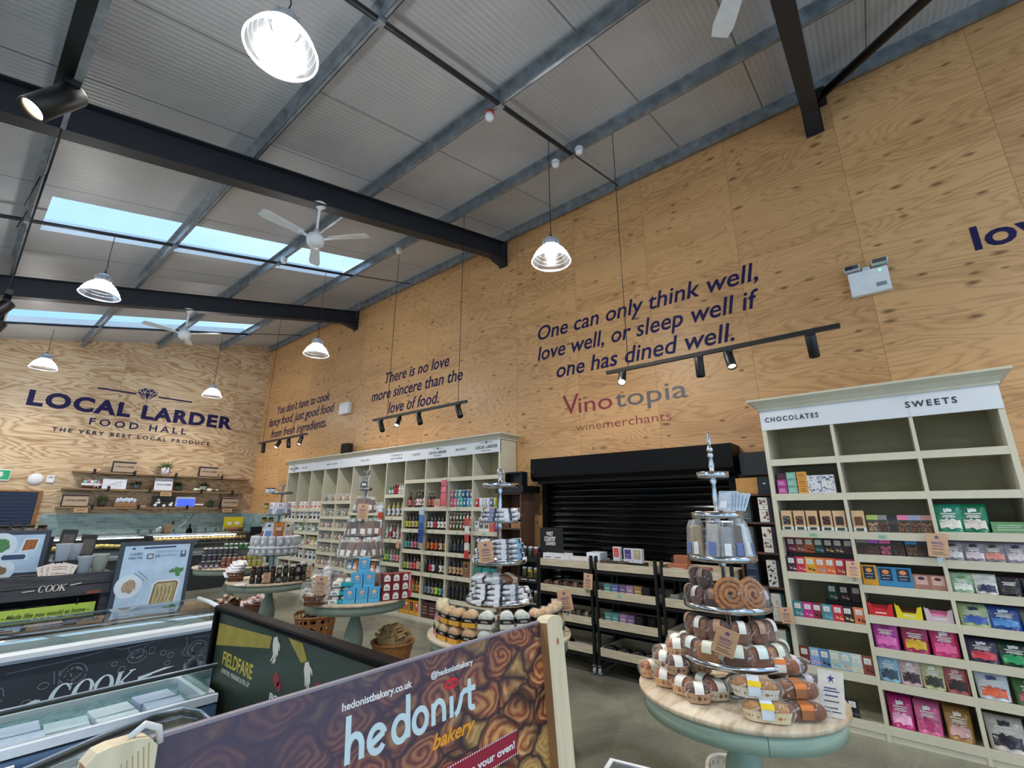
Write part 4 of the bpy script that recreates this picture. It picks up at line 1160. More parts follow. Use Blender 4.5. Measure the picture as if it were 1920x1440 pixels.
# logo bay
bottles(2, 1, 2, [DB], [('c8705a', 'round red labelled')], ['d8d8d8'], b=.36); 
ya, yb = bay(2)
row(P_CARTON, XF, ya - .19, yb + .02, levels(2)[1] + .004, 2, 'pink bottle carrier', 'second shelf of the logo bay', [{'n': 'cut out', 'carton': 'd9a792', 'print': '3a201c'}], 'pink carriers', rot=0, scale=(1, .95, 1.25))
bottles(2, 2, 6, [BK], [W_, ('e8dcd8', 'pale labelled'), RD, W_, W_], ['2a2226'], rows=2); bottles(2, 3, 5, [DB], [('c88a3a', 'ochre labelled'), OR, ('d85a2a', 'burnt orange labelled'), ('b8c8b0', 'sage labelled')], ['141210'], rows=2)
bottles(2, 4, 6, [BK], [('20181c', 'black labelled'), ('c8304a', 'crimson labelled'), ('e8e4e4', 'white chalk labelled'), ('1a1618', 'near black labelled'), W_, ('c8c4c0', 'greyish labelled')], ['b8283a', '1a1a1a'], rows=2)
bottles(2, 5, 6, [BK, '141c14'], [GY, ('8a9aa0', 'blue grey labelled'), ('9a9488', 'stone labelled'), LM, ('6ac09a', 'mint labelled')], ['16161a'], rows=2)
# beers bay
ya, yb = bay(1)
cc = lambda c, n, z, k, rows, where, up=0: row(P_CAN, XF + .04, ya, yb, z, n, 'can', where, [{'n': q[1], 'can_body': q[0]} for q in c], 'cans on the beers shelves', rows=rows, dx=.07)
CANS = [('e0587a', 'rose pink'), ('e87a8a', 'light pink'), ('5aa8b8', 'aqua'), ('4aa090', 'teal'), ('2a6a9a', 'blue'), ('6ab0d8', 'sky blue'), ('8ac0c0', 'pale teal')]
cc(CANS, 7, levels(1)[1] + .004, 0, 1, 'second shelf of the beers bay')
cc([('b85a78', 'plum'), ('5a9a90', 'sage'), ('6ab0b0', 'duck egg'), ('2a5a7a', 'navy'), ('3a7a9a', 'steel blue')], 6, levels(1)[1] + .131, 0, 1, 'upper tier, second shelf, beers bay')
BC = [('7a3a24', 'rust'), ('3a5a3a', 'bottle green'), ('4a4a3a', 'olive'), ('8a4a3a', 'brick'), ('2f3f2f', 'forest')]
cc(BC, 7, levels(1)[2] + .004, 0, 1, 'third shelf of the beers bay'); cc(BC[::-1], 7, levels(1)[2] + .131, 0, 1, 'upper tier, third shelf, beers bay')
bottles(1, 3, 5, [BK], [('3a4046', 'slate labelled'), ('4a5258', 'dark grey labelled'), ('2a2c30', 'charcoal labelled')], ['0e0e10'], rows=2, b=.8)
bottles(1, 4, 4, [BK], [('c8a880', 'tan labelled'), ('d0b088', 'sand labelled'), ('c09868', 'buff labelled')], ['101010'], rows=2, b=.68)
row(P_PIC, XF, yb + .17, yb + .01, levels(1)[4] + .004, 1, 'gift carton with round opening', 'fifth shelf of the beers bay', [{'n': 'brown', 'carton': '8a6248', 'panel': '2a1c14', 'picture_panel': '7a5238', 'picture': '1c1210'}], 'gift cartons', scale=(1, 1.3, 1.4))
bottles(1, 5, 6, [BK], [('20242a', 'ink labelled'), ('3a3026', 'umber labelled')], ['101012', 'c8b890'], rows=1)
# end bay
ya, yb = bay(0)
row(P_CAN, XF + .04, ya, yb, levels(0)[1] + .004, 7, 'can', 'second shelf of the end bay', [{'n': q[1], 'can_body': q[0]} for q in (('b8202c', 'red'), ('e8e8ec', 'white'), ('c8d0e0', 'pale blue'), ('dcdce4', 'silver'), ('5a6aa8', 'blue'), ('d8d048', 'yellow'), ('c0c840', 'lime'))], 'cans in the end bay')
row(P_PIC, XF, ya, yb, levels(0)[2] + .004, 5, 'carton', 'third shelf of the end bay', [{'n': q[1], 'carton': q[0], 'picture_panel': q[2], 'picture': q[3]} for q in (('c8c0c0', 'greyish', 'e8e8e8', '303038'), ('e0dcd8', 'white', '303038', 'c8c8c8'), ('e8e4e0', 'pale', '48383a', 'd8d8d8'), ('e0602a', 'orange', 'c03a20', 'f0a050'), ('6a3a9a', 'purple', '8a5ab8', 'd8c8e8'))], 'cartons in the end bay', scale=(1, .95, .95))
row(P_CARTON, XF, ya, yb, levels(0)[4] + .004, 3, 'teal carton', 'fifth shelf of the end bay', [{'carton': '2f8a86', 'print': 'e06048'}], 'teal cartons', scale=(1, 1, 1.5))
row(P_BEER, XF + .03, ya, yb, levels(0)[3] + .004, 5, 'bottle', 'fourth shelf of the end bay', [{'n': 'slim dark', 'glass_body': BK, 'bottle_label': '504840'}], 'bottles on the long shelving unit')
# cordials bay
bottles(4, 0, 2, ['3f7a5a'], [('dfe8e4', 'green glass')], ['e8f0ec'], b=.34, P=P_SMALL); bottles(4, 0, 2, ['8a1c24'], [('c83a48', 'red glass')], ['d8d8d8'], a=.32, b=.62, P=P_CORD, scale=.8); bottles(4, 0, 3, ['c8ccca'], [W_], ['d0d0d0'], a=.6, P=P_CORD, scale=.78)
bottles(4, 1, 4, ['a89a60'], [('dcdfe8', 'cream cordial')], ['b8a868'], P=P_CORD, rows=2, desc='bottle')
bottles(4, 2, 5, ['9aa89a', 'b8b8b8', '8a2838', 'b0a8a8'], [('c8c8c0', 'clear glass'), ('b0304a', 'crimson'), ('d8c8cc', 'blush')], ['c8c8c8'], rows=1)
bottles(4, 3, 6, ['38502a', '3a6a4a', 'a06060'], [LM, ('7ab06a', 'leaf green labelled'), ('b8d0c0', 'pale mint labelled'), PK, ('e0a0a0', 'blush labelled'), ('c87868', 'coral labelled')], ['181818'], rows=1)
bottles(4, 4, 6, ['203420'], [('4a6a48', 'dull green labelled'), ('8a8a60', 'khaki labelled')], ['8a9a8a'], rows=1)
# crisp cartons on the floor shelf
for i, b0, c1, c2 in ((3, 'ciders', 'd8a030', 'c83a2a'), (4, 'cordials', 'd8c030', '3a3a3a')):
    ya, yb = bay(i)
    row(P_PIC, XF, ya, yb, .085, 4, 'crisp carton', 'bottom shelf of the %s bay' % b0, [{'n': 'yellow footed', 'carton': c1, 'picture_panel': '20201c', 'picture': c2}, {'n': 'red printed', 'carton': c1, 'picture_panel': c2, 'picture': 'e8e0d0'}], 'crisp cartons', scale=(1, 1.15, 1.35))
ya, yb = bay(2); row(P_CARTON, XF, ya, yb, .085, 3, 'dark red gift carton', 'bottom shelf of the logo bay', [{'carton': '4a2c28', 'print': 'b89a88'}], 'gift cartons', scale=(1, 1.1, 2.2))
# snack bays behind the middle stand, bagged goods in the farther bays
def pouches(i, lv, n, cols, desc, P=P_WHITE, group='bags on the far bays', scale=1.0, rows=1, a=0, b=1):
    ya, yb = bay(i); y0, y1 = ya + (yb - ya) * a, ya + (yb - ya) * b
    row(P, XF, y0, y1, levels(i)[lv] + .004, n, desc, '%s of %s' % (SH[lv], BAY[i]), cols, group, rows=rows, scale=scale)
CB = [{'n': 'cream filled', 'contents': 'e0d4b0', 'paper_label': 'd8d0b0'}, {'n': 'biscuit brown', 'contents': 'b0743c', 'paper_label': 'e0d8c8'}, {'n': 'ivory', 'contents': 'd8d4c4', 'paper_label': '8a9a80'}, {'n': 'dark filled', 'contents': '5a5040', 'paper_label': 'd8d4c8'}]
OB = [{'n': 'orange filled', 'contents': 'd0743c', 'paper_label': 'f2efe6'}, {'n': 'white', 'contents': 'e4dfd0'}]
ci = 0
for i in (7, 8):
    for lv in range(0, 7):
        pouches(i, lv, 4, [CB, OB, CB[::-1]][(i + lv) % 3], 'bag', rows=1, scale=(1, 1.05, 1 if lv else .95)) 
for i in (5, 6):
    pouches(i, 0, 3, [{'n': 'white', 'contents': 'e8e8e8', 'paper_label': 'e8e8ea'}], 'tub bag', scale=(1, 1.3, 1.15))
    pouches(i, 1, 3, [{'n': 'green', 'pouch_body': '6a9a6a', 'front_panel': 'dfe8df'}, {'n': 'pale', 'pouch_body': 'd8e0dc', 'front_panel': '8ab0a0'}], 'pouch', P_POUCH, scale=(1, 1, 1.05))
    pouches(i, 2, 3, [{'n': 'pale blue', 'pouch_body': 'c8d8e0', 'front_panel': 'f0f0f0'}, {'n': 'red and white', 'pouch_body': 'd85a48', 'front_panel': 'f0f0f0'}], 'pouch', P_POUCH)
    pouches(i, 3, 3, [{'n': 'magenta', 'pouch_body': 'b84a7a', 'front_panel': 'f0e8ec'}, {'n': 'silver', 'pouch_body': 'c8ccd0', 'front_panel': 'e8e8e8'}], 'pouch', P_POUCH)
    pouches(i, 4, 3, [{'n': 'bright blue', 'pouch_body': '4a9ac8', 'front_panel': 'e8f0f4'}, {'n': 'orange', 'pouch_body': 'd8743a', 'front_panel': 'f4ece0'}], 'pouch', P_POUCH)
    pouches(i, 5, 3, [{'n': 'dull green', 'pouch_body': '7a8a6a', 'front_panel': 'e0e0d4'}], 'pouch', P_POUCH)
for i in (9, 10, 11):
    for lv, c in enumerate(([{'n': 'coral and white', 'pouch_body': 'e8e4e0', 'front_panel': 'd87a58', 'badge': 'd87a58'}], [{'n': 'black banded', 'pouch_body': 'e8e8ec', 'front_panel': '2a2028', 'badge': '3a2030'}], [{'n': 'grey patterned', 'pouch_body': 'c8ccca', 'front_panel': '6a6e72'}, {'n': 'leafy green', 'pouch_body': '8aa06a', 'front_panel': 'e8e8d0'}],
                            [{'n': 'red flecked', 'pouch_body': 'c8b8a8', 'front_panel': 'a84838'}, {'n': 'yellow', 'pouch_body': 'd8c048', 'front_panel': 'f0ecd8'}, {'n': 'blue', 'pouch_body': '5a8ac0', 'front_panel': 'e8ecf0'}], [{'n': 'black and white', 'pouch_body': 'd8dadc', 'front_panel': '303034'}], [{'n': 'dim cream', 'pouch_body': 'b8b0a0', 'front_panel': 'd8d4c8'}])):
        pouches(i, lv, 3, c, 'pouch', P_POUCH, scale=(1, .98, .85 if lv == 0 else .95))
# tickets on the shelf edges
def tick(x, y, z, lb): dup(P_TICK, (x - .0005, y, z - .045), 0, lb, 'mint price tickets on shelf edges')
for i, lv in ((1, 1), (2, 2), (3, 2), (2, 3), (2, 4), (1, 4), (1, 2), (0, 2), (4, 1), (4, 2), (3, 4), (1, 3)):
    tick(X0, by(i) + .3, levels(i)[lv], 'mint price ticket on the %s edge of %s' % (SH[lv], BAY[i]))
# ---------------------------------------------------------------- confectionery unit
CN = ['chocolates bay', 'middle bay', 'sweets bay']
CF = CX + .022
def crow(P, b_, lv, n, cols, desc, group, a=0, b=1, rows=1, scale=None, dz=0, dx=.06, fx=0, rot=.05, lean=0.0):
    ya, yb = CY[b_] - (.04 if b_ == 0 else .015), CY[b_ + 1] + (.04 if b_ == 2 else .015)
    y0, y1 = ya + (yb - ya) * a, ya + (yb - ya) * b
    return row(P, CF + fx, y0, y1, CL[b_][lv] + .004 + dz, n, desc, ('%s, %s' % (SH[lv], CN[b_])) if not dz else ('upper row, %s, %s' % (SH[lv], CN[b_])), cols, group, rows=rows, scale=scale, dx=dx, rot=rot, lean=lean)
# second shelf: small cube boxes three high, then two patterned boxes
for k, (zz) in enumerate((0, .064, .128)):
    cs = [{'n': 'purple', 'carton': 'b03a90', 'print': 'f0e8f0'}, {'n': 'mint and green', 'carton': '7ab0a0', 'print': 'e8f0ea'}, {'n': 'orange', 'carton': 'e09a3a', 'print': '5a2a20'}]
    if k == 2: cs[0] = {'n': 'dark plum', 'carton': '4a1f30', 'print': '8a4a60'}
    ya = CY[0] - .05
    for q in range(3):
        dup(P_SQ, (CF + (.03 if (k == 2 and q == 0) else 0), ya - .045 - q * .082, CL[0][1] + .004 + zz), R.uniform(-.02, .02), '%s cube box, %s tier up, second shelf of chocolates bay' % (cs[q]['n'], ORD[k]), 'cube boxes of chocolates', {a: b for a, b in cs[q].items() if a != 'n'}, (1, .97, 1))
PB = M('black_white_print', 'dcdce4', .4); 
for q in range(2):
    t = thing('patterned_gift_box', 'black and white patterned gift box, %s of two on the second shelf' % ORD[q], 'box', (CF, CY[0] - .345 - q * .103 , CL[0][1] + .004), 0, 'patterned gift boxes')
    obj('carton', MB().box(0, .1, -.05, .05, 0, .155, PB, ch=.002), t)
    mb = MB(); rr = random.Random(4 + q)
    for k in range(46):
        cx, cy = rr.uniform(-.044, .044), rr.uniform(.008, .147); a0 = rr.uniform(0, 6.28); L = rr.uniform(.004, .009)
        if abs(cx) < .026 and .05 < cy < .105: continue
        mb.ribbon([(cx + L * math.cos(a0 + s_), cy + L * math.sin(a0 + s_)) for s_ in (0, .8, 1.6, 2.4)], .0035, .0006, DARKP, at(-.0008))
    obj('pattern', mb, t); obj('white_label', lines(MB().poly([(-.022, .055), (.022, .055), (.022, .1), (-.022, .1)], .0008, PAPERW, at(-.0008)), DARKP, at(-.0018), -.014, .014, [.068, .078, .088], .002), t)
WN = [{'n': 'white spotted', 'carton': 'd9b388', 'window_patch': '2c1c16', 'pieces': 'f0e8dc'}, {'n': 'pale studded', 'carton': 'd9b388', 'window_patch': '46291c', 'pieces': 'd8c8b0'}, {'n': 'brown', 'carton': 'd9b388', 'window_patch': '3f281e', 'pieces': '7a5a48'}, {'n': 'cherry dark', 'carton': 'd9b388', 'window_patch': '3a1a20', 'pieces': 'b08a90'}, {'n': 'plain dark', 'carton': 'd9b388', 'window_patch': '3c2c28', 'pieces': '46342e'}]
crow(P_WIN, 0, 2, 5, WN, 'kraft window carton', 'kraft cartons of chocolate', rows=1, scale=(1, 1, 1.08)); crow(P_WIN, 0, 2, 5, WN, 'kraft window carton in the row behind', 'kraft cartons of chocolate', fx=.045, scale=(1, 1, 1.08))
crow(P_WIN, 1, 2, 1, [{'n': 'caramel', 'carton': 'd9b388', 'window_patch': '6a4528', 'pieces': '8a6038'}], 'kraft window carton', 'kraft cartons of chocolate', b=.19, scale=(1, 1, 1.08))
crow(P_CLEAR, 1, 2, 6, [{'n': 'green topped', 'header_card': 'a8c060', 'contents': 'c09878'}, {'n': 'grey topped', 'header_card': '8a8a90', 'contents': '6a4028'}, {'n': 'black topped', 'header_card': '2a2426', 'contents': '3a2828'}, {'n': 'pink topped', 'header_card': 'e080a8', 'contents': '8a5a3c'}, {'n': 'lilac topped', 'header_card': '9aa0c0', 'contents': '7a4a2c'}, {'n': 'rose topped', 'header_card': 'c08a88', 'contents': '9a6a50'}], 'clear bag of chocolate pieces', 'clear bags of chocolate pieces', a=.2, scale=(1, .8, .9))
crow(P_CLEAR, 1, 3, 6, [{'n': 'olive headed', 'header_card': '8a8a78', 'contents': '4a2c1c'}, {'n': 'purple headed', 'header_card': 'b85ad0', 'contents': '6a3c28'}, {'n': 'hot pink headed', 'header_card': 'f05a98', 'contents': 'c85a7a'}, {'n': 'black headed', 'header_card': '201c20', 'contents': '4a3024'}, {'n': 'blue headed', 'header_card': '3a90c8', 'contents': '8a5a3a'}, {'n': 'navy headed', 'header_card': '242438', 'contents': '4a2a1c'}], 'clear bag of chocolate', 'clear bags of chocolate pieces', b=.92, scale=(1, .8, .84))
# chocolate bars
BR = [('3a1830', 'plum'), ('c8284a', 'raspberry'), ('e8a030', 'amber'), ('e8803a', 'orange'), ('e0683a', 'tangerine'), ('b82a3a', 'red'), ('98204a', 'wine')]
BR2 = [('7a1c34', 'burgundy'), ('8a4a2c', 'copper'), ('b85a24', 'rust orange'), ('1f4a3a', 'deep green'), ('1a1416', 'black'), ('3a2a2c', 'cocoa'), ('4a2434', 'mulberry')]
BR3 = [('3a8a8a', 'teal'), ('c02a88', 'magenta'), ('8a2a3a', 'garnet'), ('4a8a9a', 'blue and white'), ('d02a4a', 'scarlet'), ('2f2422', 'espresso'), ('e07a50', 'peach')]
bc = lambda L: [{'n': n_, 'carton': c_, 'pattern': p_} for (c_, n_), p_ in zip(L, ['c8b8c0', 'e8a0b0', '202028', '88b8d8', 'f0c080', 'f0d0a0', '402030'])]
crow(P_BAR, 0, 3, 7, bc(BR), 'chocolate bar box', 'chocolate bar boxes'); crow(P_BAR, 0, 3, 7, bc(BR2), 'chocolate bar box', 'chocolate bar boxes', dz=.155, fx=.09)
RIS = obj('display_riser', MB().box(CF + .075, CF + .2, CY[1] + .02, CY[0] - .05, CL[0][3] + .004, CL[0][3] + .158, BLACK)); tag(RIS, 'low black riser lifting the back row of bar boxes', 'display riser')
crow(P_BAR, 0, 4, 7, bc(BR3), 'chocolate bar box', 'chocolate bar boxes', scale=(1, 1, .95)); crow(P_BAR, 0, 4, 3, bc(BR2[3:6]), 'dark bar box', 'chocolate bar boxes', a=.48, dz=.135, fx=.16)
RIS = obj('display_riser', MB().box(CF + .14, CF + .27, CY[1] + .02, CY[0] - .27, CL[0][4] + .004, CL[0][4] + .138, BLACK)); tag(RIS, 'second black riser behind the lower bar boxes', 'display riser')
BL = [('7a3024', 'brick red'), ('8aaad8', 'sky blue'), ('5a80b0', 'blue'), ('b8c8b8', 'sage'), ('a8c0c8', 'pale blue'), ('c0d0cc', 'ice'), ('8a4a3a', 'russet')]
crow(P_BAR, 0, 5, 7, bc(BL), 'scenic bar box', 'scenic chocolate bar boxes', scale=(1, 1, 1.05))
crow(P_BAR, 0, 6, 1, [{'n': 'black', 'carton': '1c1c22', 'pattern': '606068'}], 'bar box', 'chocolate bar boxes', a=.55, b=.7)
# middle bay
crow(P_PIC, 1, 4, 1, [{'n': 'amber', 'carton': 'e0a030', 'picture_panel': '24304a', 'picture': 'e8a050'}], 'picture carton', 'picture cartons', b=.2); crow(P_PIC, 1, 4, 2, [{'n': 'bright blue', 'carton': '3a88b8', 'picture_panel': '20304e', 'picture': 'e8905a'}], 'picture carton', 'picture cartons', a=.2, b=.63, scale=(1, 1.08, .95))
crow(P_PIC, 1, 4, 2, [{'n': 'brown and pink', 'carton': 'a87868', 'picture_panel': 'd8a8a0', 'picture': '4a2c28'}], 'low carton', 'picture cartons', a=.63, scale=(1, .98, .68))
for k, (nm, c1, c2) in enumerate((('red', 'd0242a', 'e0404a'), ('yellow', 'e8d020', '5a3a2a'), ('pale pink', 'd0b8c4', 'f08ab0'))):
    t = thing('counter_display_tray', '%s open front carton tray of bars in the middle bay' % nm, 'display tray', (CF, CY[1] - .095 - k * .172, CL[1][5] + .004), 0, 'open carton trays')
    m_ = M('tray_' + nm.replace(' ', '_'), c1, .4)
    mb = MB(); P = [(-.075, 0), (.075, 0), (.08, .09), (.055, .085), (.04, .04), (-.04, .04), (-.055, .085), (-.08, .09)]; mb.poly(P, .002, m_, at(0)); mb.box(.002, .14, -.077, -.075, 0, .095, m_); mb.box(.002, .14, .075, .077, 0, .095, m_); mb.box(.002, .14, -.075, .075, 0, .002, m_)
    obj('tray_body', mb, t)
    mb = MB(); 
    for q in range(3): mb.box(.012 + q * .035, .04 + q * .035, -.068, .068, .004, .05 + q * .008, M('bars_' + nm.replace(' ', '_'), c2, .25), ch=.008)
    obj('wrapped_bars', mb, t)
    obj('print', lines(MB(), PAPERW, at(-.0022), -.035, .035, [.02], .008), t)
def bags(b_, lv, spec, a=0, b=1, scale=(1.1, 1, 1), lean=0.0, rows=1, group='sweet pouches'):
    cols = [{'n': s_[0], 'pouch_body': s_[1], 'front_panel': s_[2], 'badge': s_[3]} for s_ in spec]
    return crow(P_POUCH, b_, lv, len(spec), cols, 'sweet pouch', group, a, b, rows, scale, lean=lean)
bags(1, 6, [('purple pink', 'b83a98', 'e070b8', '8a2a70'), ('raspberry and yellow', 'a82a58', 'd8b030', 'b83a60'), ('pink mallow', 'c83070', 'e8609a', 'f0f0f0')], scale=(1.1, 1.08, 1.05))
bags(1, 7, [('light blue', '8ab8d0', '3a4a5a', 'a8c8d8'), ('pale rose', 'c8aaa8', '3a2a30', 'e8e0e0'), ('pale olive', 'b8b888', '38382c', 'e0e0d0'), ('dusty red', 'a85a5a', '2c2022', 'd8b0a8')], scale=(1, .9, .98))
bags(1, 8, [('bright magenta', 'c83a80', 'f0b0d0', 'e8e8e8'), ('soft magenta', 'd86a9a', 'b03a70', 'e8e8e8'), ('gold and pink', 'a88048', 'c8a0a0', 'f0e8e0')], b=.95, scale=(1.4, 1.0, 1.15), rows=2, lean=.28)
# sweets bay
bags(2, 2, [('teal and white', '2a8a70', 'e8e4d8', 'dce8e4'), ('green and white', '1f7a58', 'e0d4cc', 'dce8e4')], b=.58, scale=(1.3, 1.08, 1.12), rows=2)
crow(P_CARTON, 2, 2, 1, [{'n': 'flat green', 'carton': '6a9a68', 'print': 'e0e8d8'}], 'fruit jelly carton', 'cartons', a=.62, scale=(1, 1.4, .75))
bags(2, 3, [('grey and white', '8a8890', 'dcd8dc', '2a2a3a'), ('grey lilac', '86828c', 'd8ccd0', '2a2a38'), ('grey coral', '86807e', 'd88a80', '28283a'), ('lilac', '9a94a4', 'd8ccd4', '2c2a3c')], b=.9, scale=(1, .86, .76))
bags(2, 4, [('soft green', '9ab898', 'e0e8dc', '6a9a60'), ('white', 'dcdcd4', '30385a', 'c8c8c8'), ('black flat', '201c22', '3a3436', '302c30'), ('dark purple', '2a1a2c', '6a3a80', '3a2a40')], scale=(1, .85, .74))
bags(2, 5, [('green and blue', 'a8b888', '3a5aa8', '28385a'), ('royal blue', '2a4a90', '4a8ac8', 'c8d8e8'), ('silver grey', '5a5c60', '9a9ca0', '303034')], scale=(1.1, 1.15, .82), lean=.12)
bags(2, 6, [('navy and red', '34304a', 'c83a4a', 'd8d8dc'), ('emerald', '12382c', '2a9a60', 'd0d8d4'), ('midnight', '1a2238', '8a8a98', 'c8c8d0')], scale=(1.1, 1.15, .84), lean=.12)
bags(2, 7, [('white fruit printed', 'd0d4dc', 'd8603a', '3a4a8a'), ('green fruit printed', '3a6a34', 'a8506a', 'd8e0d0')], b=.75, scale=(1.2, 1.15, .94), lean=.1)
bags(2, 8, [('cream and black', 'c8c0b8', '1c1e30', '2a2a3a'), ('black liquorice', '16182a', 'd8d8d8', '2a2a38')], b=.8, scale=(1.4, 1.3, 1.15), rows=1, lean=.25)
tick(CX, CY[0] - .28, 1.485, 'mint price ticket under the kraft chocolate cartons'); tick(CX, CY[1] - .2, 1.485, 'mint price ticket under the clear chocolate bags')
# kraft price cards
def card(P, x, y, z, rz, lb, lean=0, sc_=1.0, roll=0.0): return dup(P, (x, y, z), (roll, lean, rz), lb, 'kraft price cards', None, sc_)
card(P_CARD, CX - .05, CY[2] + .02, 1.325, .1, 'large kraft price card between middle bay and sweets bay', 0, 1.2, .06)
card(P_CARD, CX - .06, CY[1] + .03, 1.14, -.05, 'kraft price card lying out beside the orange bar boxes', .5, .95)
card(P_CARD, CX - .05, CY[0] - .0, .73, .0, 'kraft price card at the foot of the chocolates bay upright', 0, .9, -.1)
for y, z, s_, lb in ((by(1) + .02, 1.08, 1.15, 'kraft price card between the beers and logo bays'), (by(3) - .02, 1.08, .9, 'kraft price card hanging below the blue cloth strip'), (by(3) + .02, .78, 1.0, 'kraft price card between ciders and logo bays, lower'),
                   (by(4) + .02, 1.05, 1.1, 'kraft price card between cordials and ciders bays'), (by(1) + .0, 1.44, .75, 'small kraft price card in front of the beers bay cans'), (by(10), 1.40, .9, 'kraft price card on the eleventh bay upright'), (by(9) + .02, .55, .9, 'kraft price card low on the tenth bay')):
    card(P_TAG, X0 - .05, y, z, R.uniform(-.15, .15), lb, 0, s_, R.uniform(-.06, .06))
card(P_CARD, 4.70, 2.80, .83, -.05, 'kraft price card between the two nearer tray racks', 0, 1.15, .08)
# clip strips hanging from the long unit
def strip(name, lb, y, z0, z1, cols, w_):
    t = thing(name, lb, 'hanging strip', (X0 - .05, y, 0)); n = len(cols); h = (z1 - z0) / n
    obj('clip_strip', MB().box(.006, .008, -.012, .012, z0, z1 + .04, M('clear_strip', 'd8dcdc', .3)), t)
    for k, c_ in enumerate(cols):
        m_ = M('packet_' + c_, c_, .3, var=.2, bump=.3)
        obj('hanging_packet', MB().box(-.012, .004, -w_ / 2 + R.uniform(-.006, .006), w_ / 2, z0 + k * h + .004, z0 + (k + 1) * h - .004, m_, ch=.005), t)
strip('hanging_packets', 'pink packets hanging on a strip between beers and logo bays', by(2) + .03, 1.72, 2.12, ['d85a72', 'e86a80', 'e87a8a', 'd86880'], .12)
strip('hanging_packets', 'blue packets hanging on a strip between logo and ciders bays', by(3) - .01, 1.16, 1.68, ['2a4a90', '24408a', '2f58a0', '4a78c0', 'b8c8dc'], .12)
strip('hanging_packets', 'red and white packets hanging beside the nearer cake stand', by(1) + .04, .98, 1.55, ['c83a3a', 'd8d4d4', 'b84038', 'e0dcdc', 'c84a40'], .09)
strip('hanging_packets', 'red and blue packets hanging by the cordials bay', by(5) + .02, .85, 1.75, ['b83a6a', '8ab0c8', 'd8e0e0', 'd85a40', 'e0e4e4', 'c84030', 'dadfe4'], .12)
# speaker on top of the long unit
t = thing('loudspeaker', 'small black loudspeaker standing on top of the long shelving unit', 'loudspeaker', (5.2, 8.85, 2.753))
obj('speaker_body', MB().box(0, .14, -.12, .12, 0, .26, BLACK, ch=.01), t); obj('speaker_grille', MB().box(-.006, 0, -.108, .108, .012, .248, M('grille', '151515', .9, bump=.6, scale=60)), t)
# ---------------------------------------------------------------- stock on the tray racks
TR = {1: (2.77, 3.50, 'first rack'), 2: (2.03, 2.735, 'middle rack'), 3: (1.30, 1.99, 'third rack')}
TZ = [1.03, .75, .465, .19]
def rrow(P, k, lv, n, cols, desc, group, a=0, b=1, rows=1, scale=None, dx=.09, fx=.02, rot=.1, dz=0):
    y0, y1, nm = TR[k]; ya, yb = y1 - .05, y0 + .05
    return row(P, 4.75 + fx, ya + (yb - ya) * a, ya + (yb - ya) * b, TZ[lv] + dz, n, desc, '%s tray of the %s' % (['top', 'second', 'third', 'lowest'][lv], nm), cols, group, rows=rows, scale=scale, dx=dx, rot=rot)
WC = [{'n': 'white', 'carton': 'e8e8ea', 'print': '2a2a30'}]
rrow(P_CARTON, 1, 0, 2, WC, 'carton', 'white cartons', b=.48, scale=(1.6, 1.05, 1.35)); rrow(P_CARTON, 1, 0, 4, [{'n': 'white and pink', 'carton': 'e4e0e0', 'print': 'c08a90'}], 'flat carton', 'white cartons', a=.46, scale=(1.4, .58, 1.1))
dup(P_CARTON, (4.95, 2.86, 1.04), .1, 'long white carton at the corner of the first rack', 'white cartons', {'carton': 'e0e6ec', 'print': 'd0d4d8'}, (1.8, 1.2, 1.45))
rrow(P_SLAB, 1, 1, 5, [{'n': 'dark red', 'wrapper': '4a2420', 'paper_band': '6a4034', 'dark_patch': '201412'}, {'n': 'brown', 'wrapper': '3c2a20', 'paper_band': '8a6a50', 'dark_patch': '1c1410'}], 'meat pack', 'dark packs on the first rack', scale=(1, .75, 2.0), dz=.035)
rrow(P_SLAB, 1, 2, 6, [{'n': 'dark', 'wrapper': '2c2622', 'paper_band': '5a5048', 'dark_patch': '1a1614'}, {'n': 'silver flecked', 'wrapper': '4a4640', 'paper_band': '8a8478', 'dark_patch': '1c1816'}], 'pack', 'dark packs on the first rack', scale=(1, .62, 2.2), dz=.03)
rrow(P_CARTON, 1, 3, 1, [{'n': 'white lettered', 'carton': 'dcdce4', 'print': '3a3a70'}], 'flat carton', 'white cartons', a=.55, b=1, scale=(.8, 1.55, .62)); rrow(P_SLAB, 1, 3, 3, [{'n': 'black', 'wrapper': '18161a', 'paper_band': '2c282c', 'dark_patch': '101012'}], 'pack', 'dark packs on the first rack', b=.55, scale=(1, .75, 1.6), dz=.03)
CBX = [{'n': 'teal striped', 'carton': '5a8a88', 'print': 'c8e8e8'}, {'n': 'blue striped', 'carton': '5a6a98', 'print': 'c8d4f0'}, {'n': 'lilac striped', 'carton': '6a5880', 'print': 'd8c8e8'}, {'n': 'pink striped', 'carton': '987890', 'print': 'f0d8e4'}, {'n': 'gold striped', 'carton': '987a48', 'print': 'f0d8a8'}, {'n': 'black', 'carton': '141318', 'print': '2a2a30'}]
for lv, nn in ((1, 6), (2, 5)):
    rrow(P_CARTON, 2, lv, nn, CBX if lv == 1 else [CBX[k] for k in (0, 0, 3, 2, 5)], 'striped carton', 'striped cartons on the middle rack', a=.05, b=.93 if lv == 1 else .75, scale=(.7, .58, 1.45), fx=.03); rrow(P_CARTON, 2, lv, nn, [{'n': 'dark brown', 'carton': '2c2420', 'print': '4a4038'}], 'carton in the row behind', 'striped cartons on the middle rack', a=.08, b=.9, scale=(.7, .58, 1.3), fx=.14)
rrow(P_CARTON, 2, 0, 3, [{'n': 'brown banded', 'carton': '5a4030', 'print': 'c8c8dc'}, {'n': 'dark grey', 'carton': '3c3e42', 'print': '8a8a8c'}], 'carton', 'cartons on the middle rack', b=.5, scale=(.7, .68, .95), fx=.03)
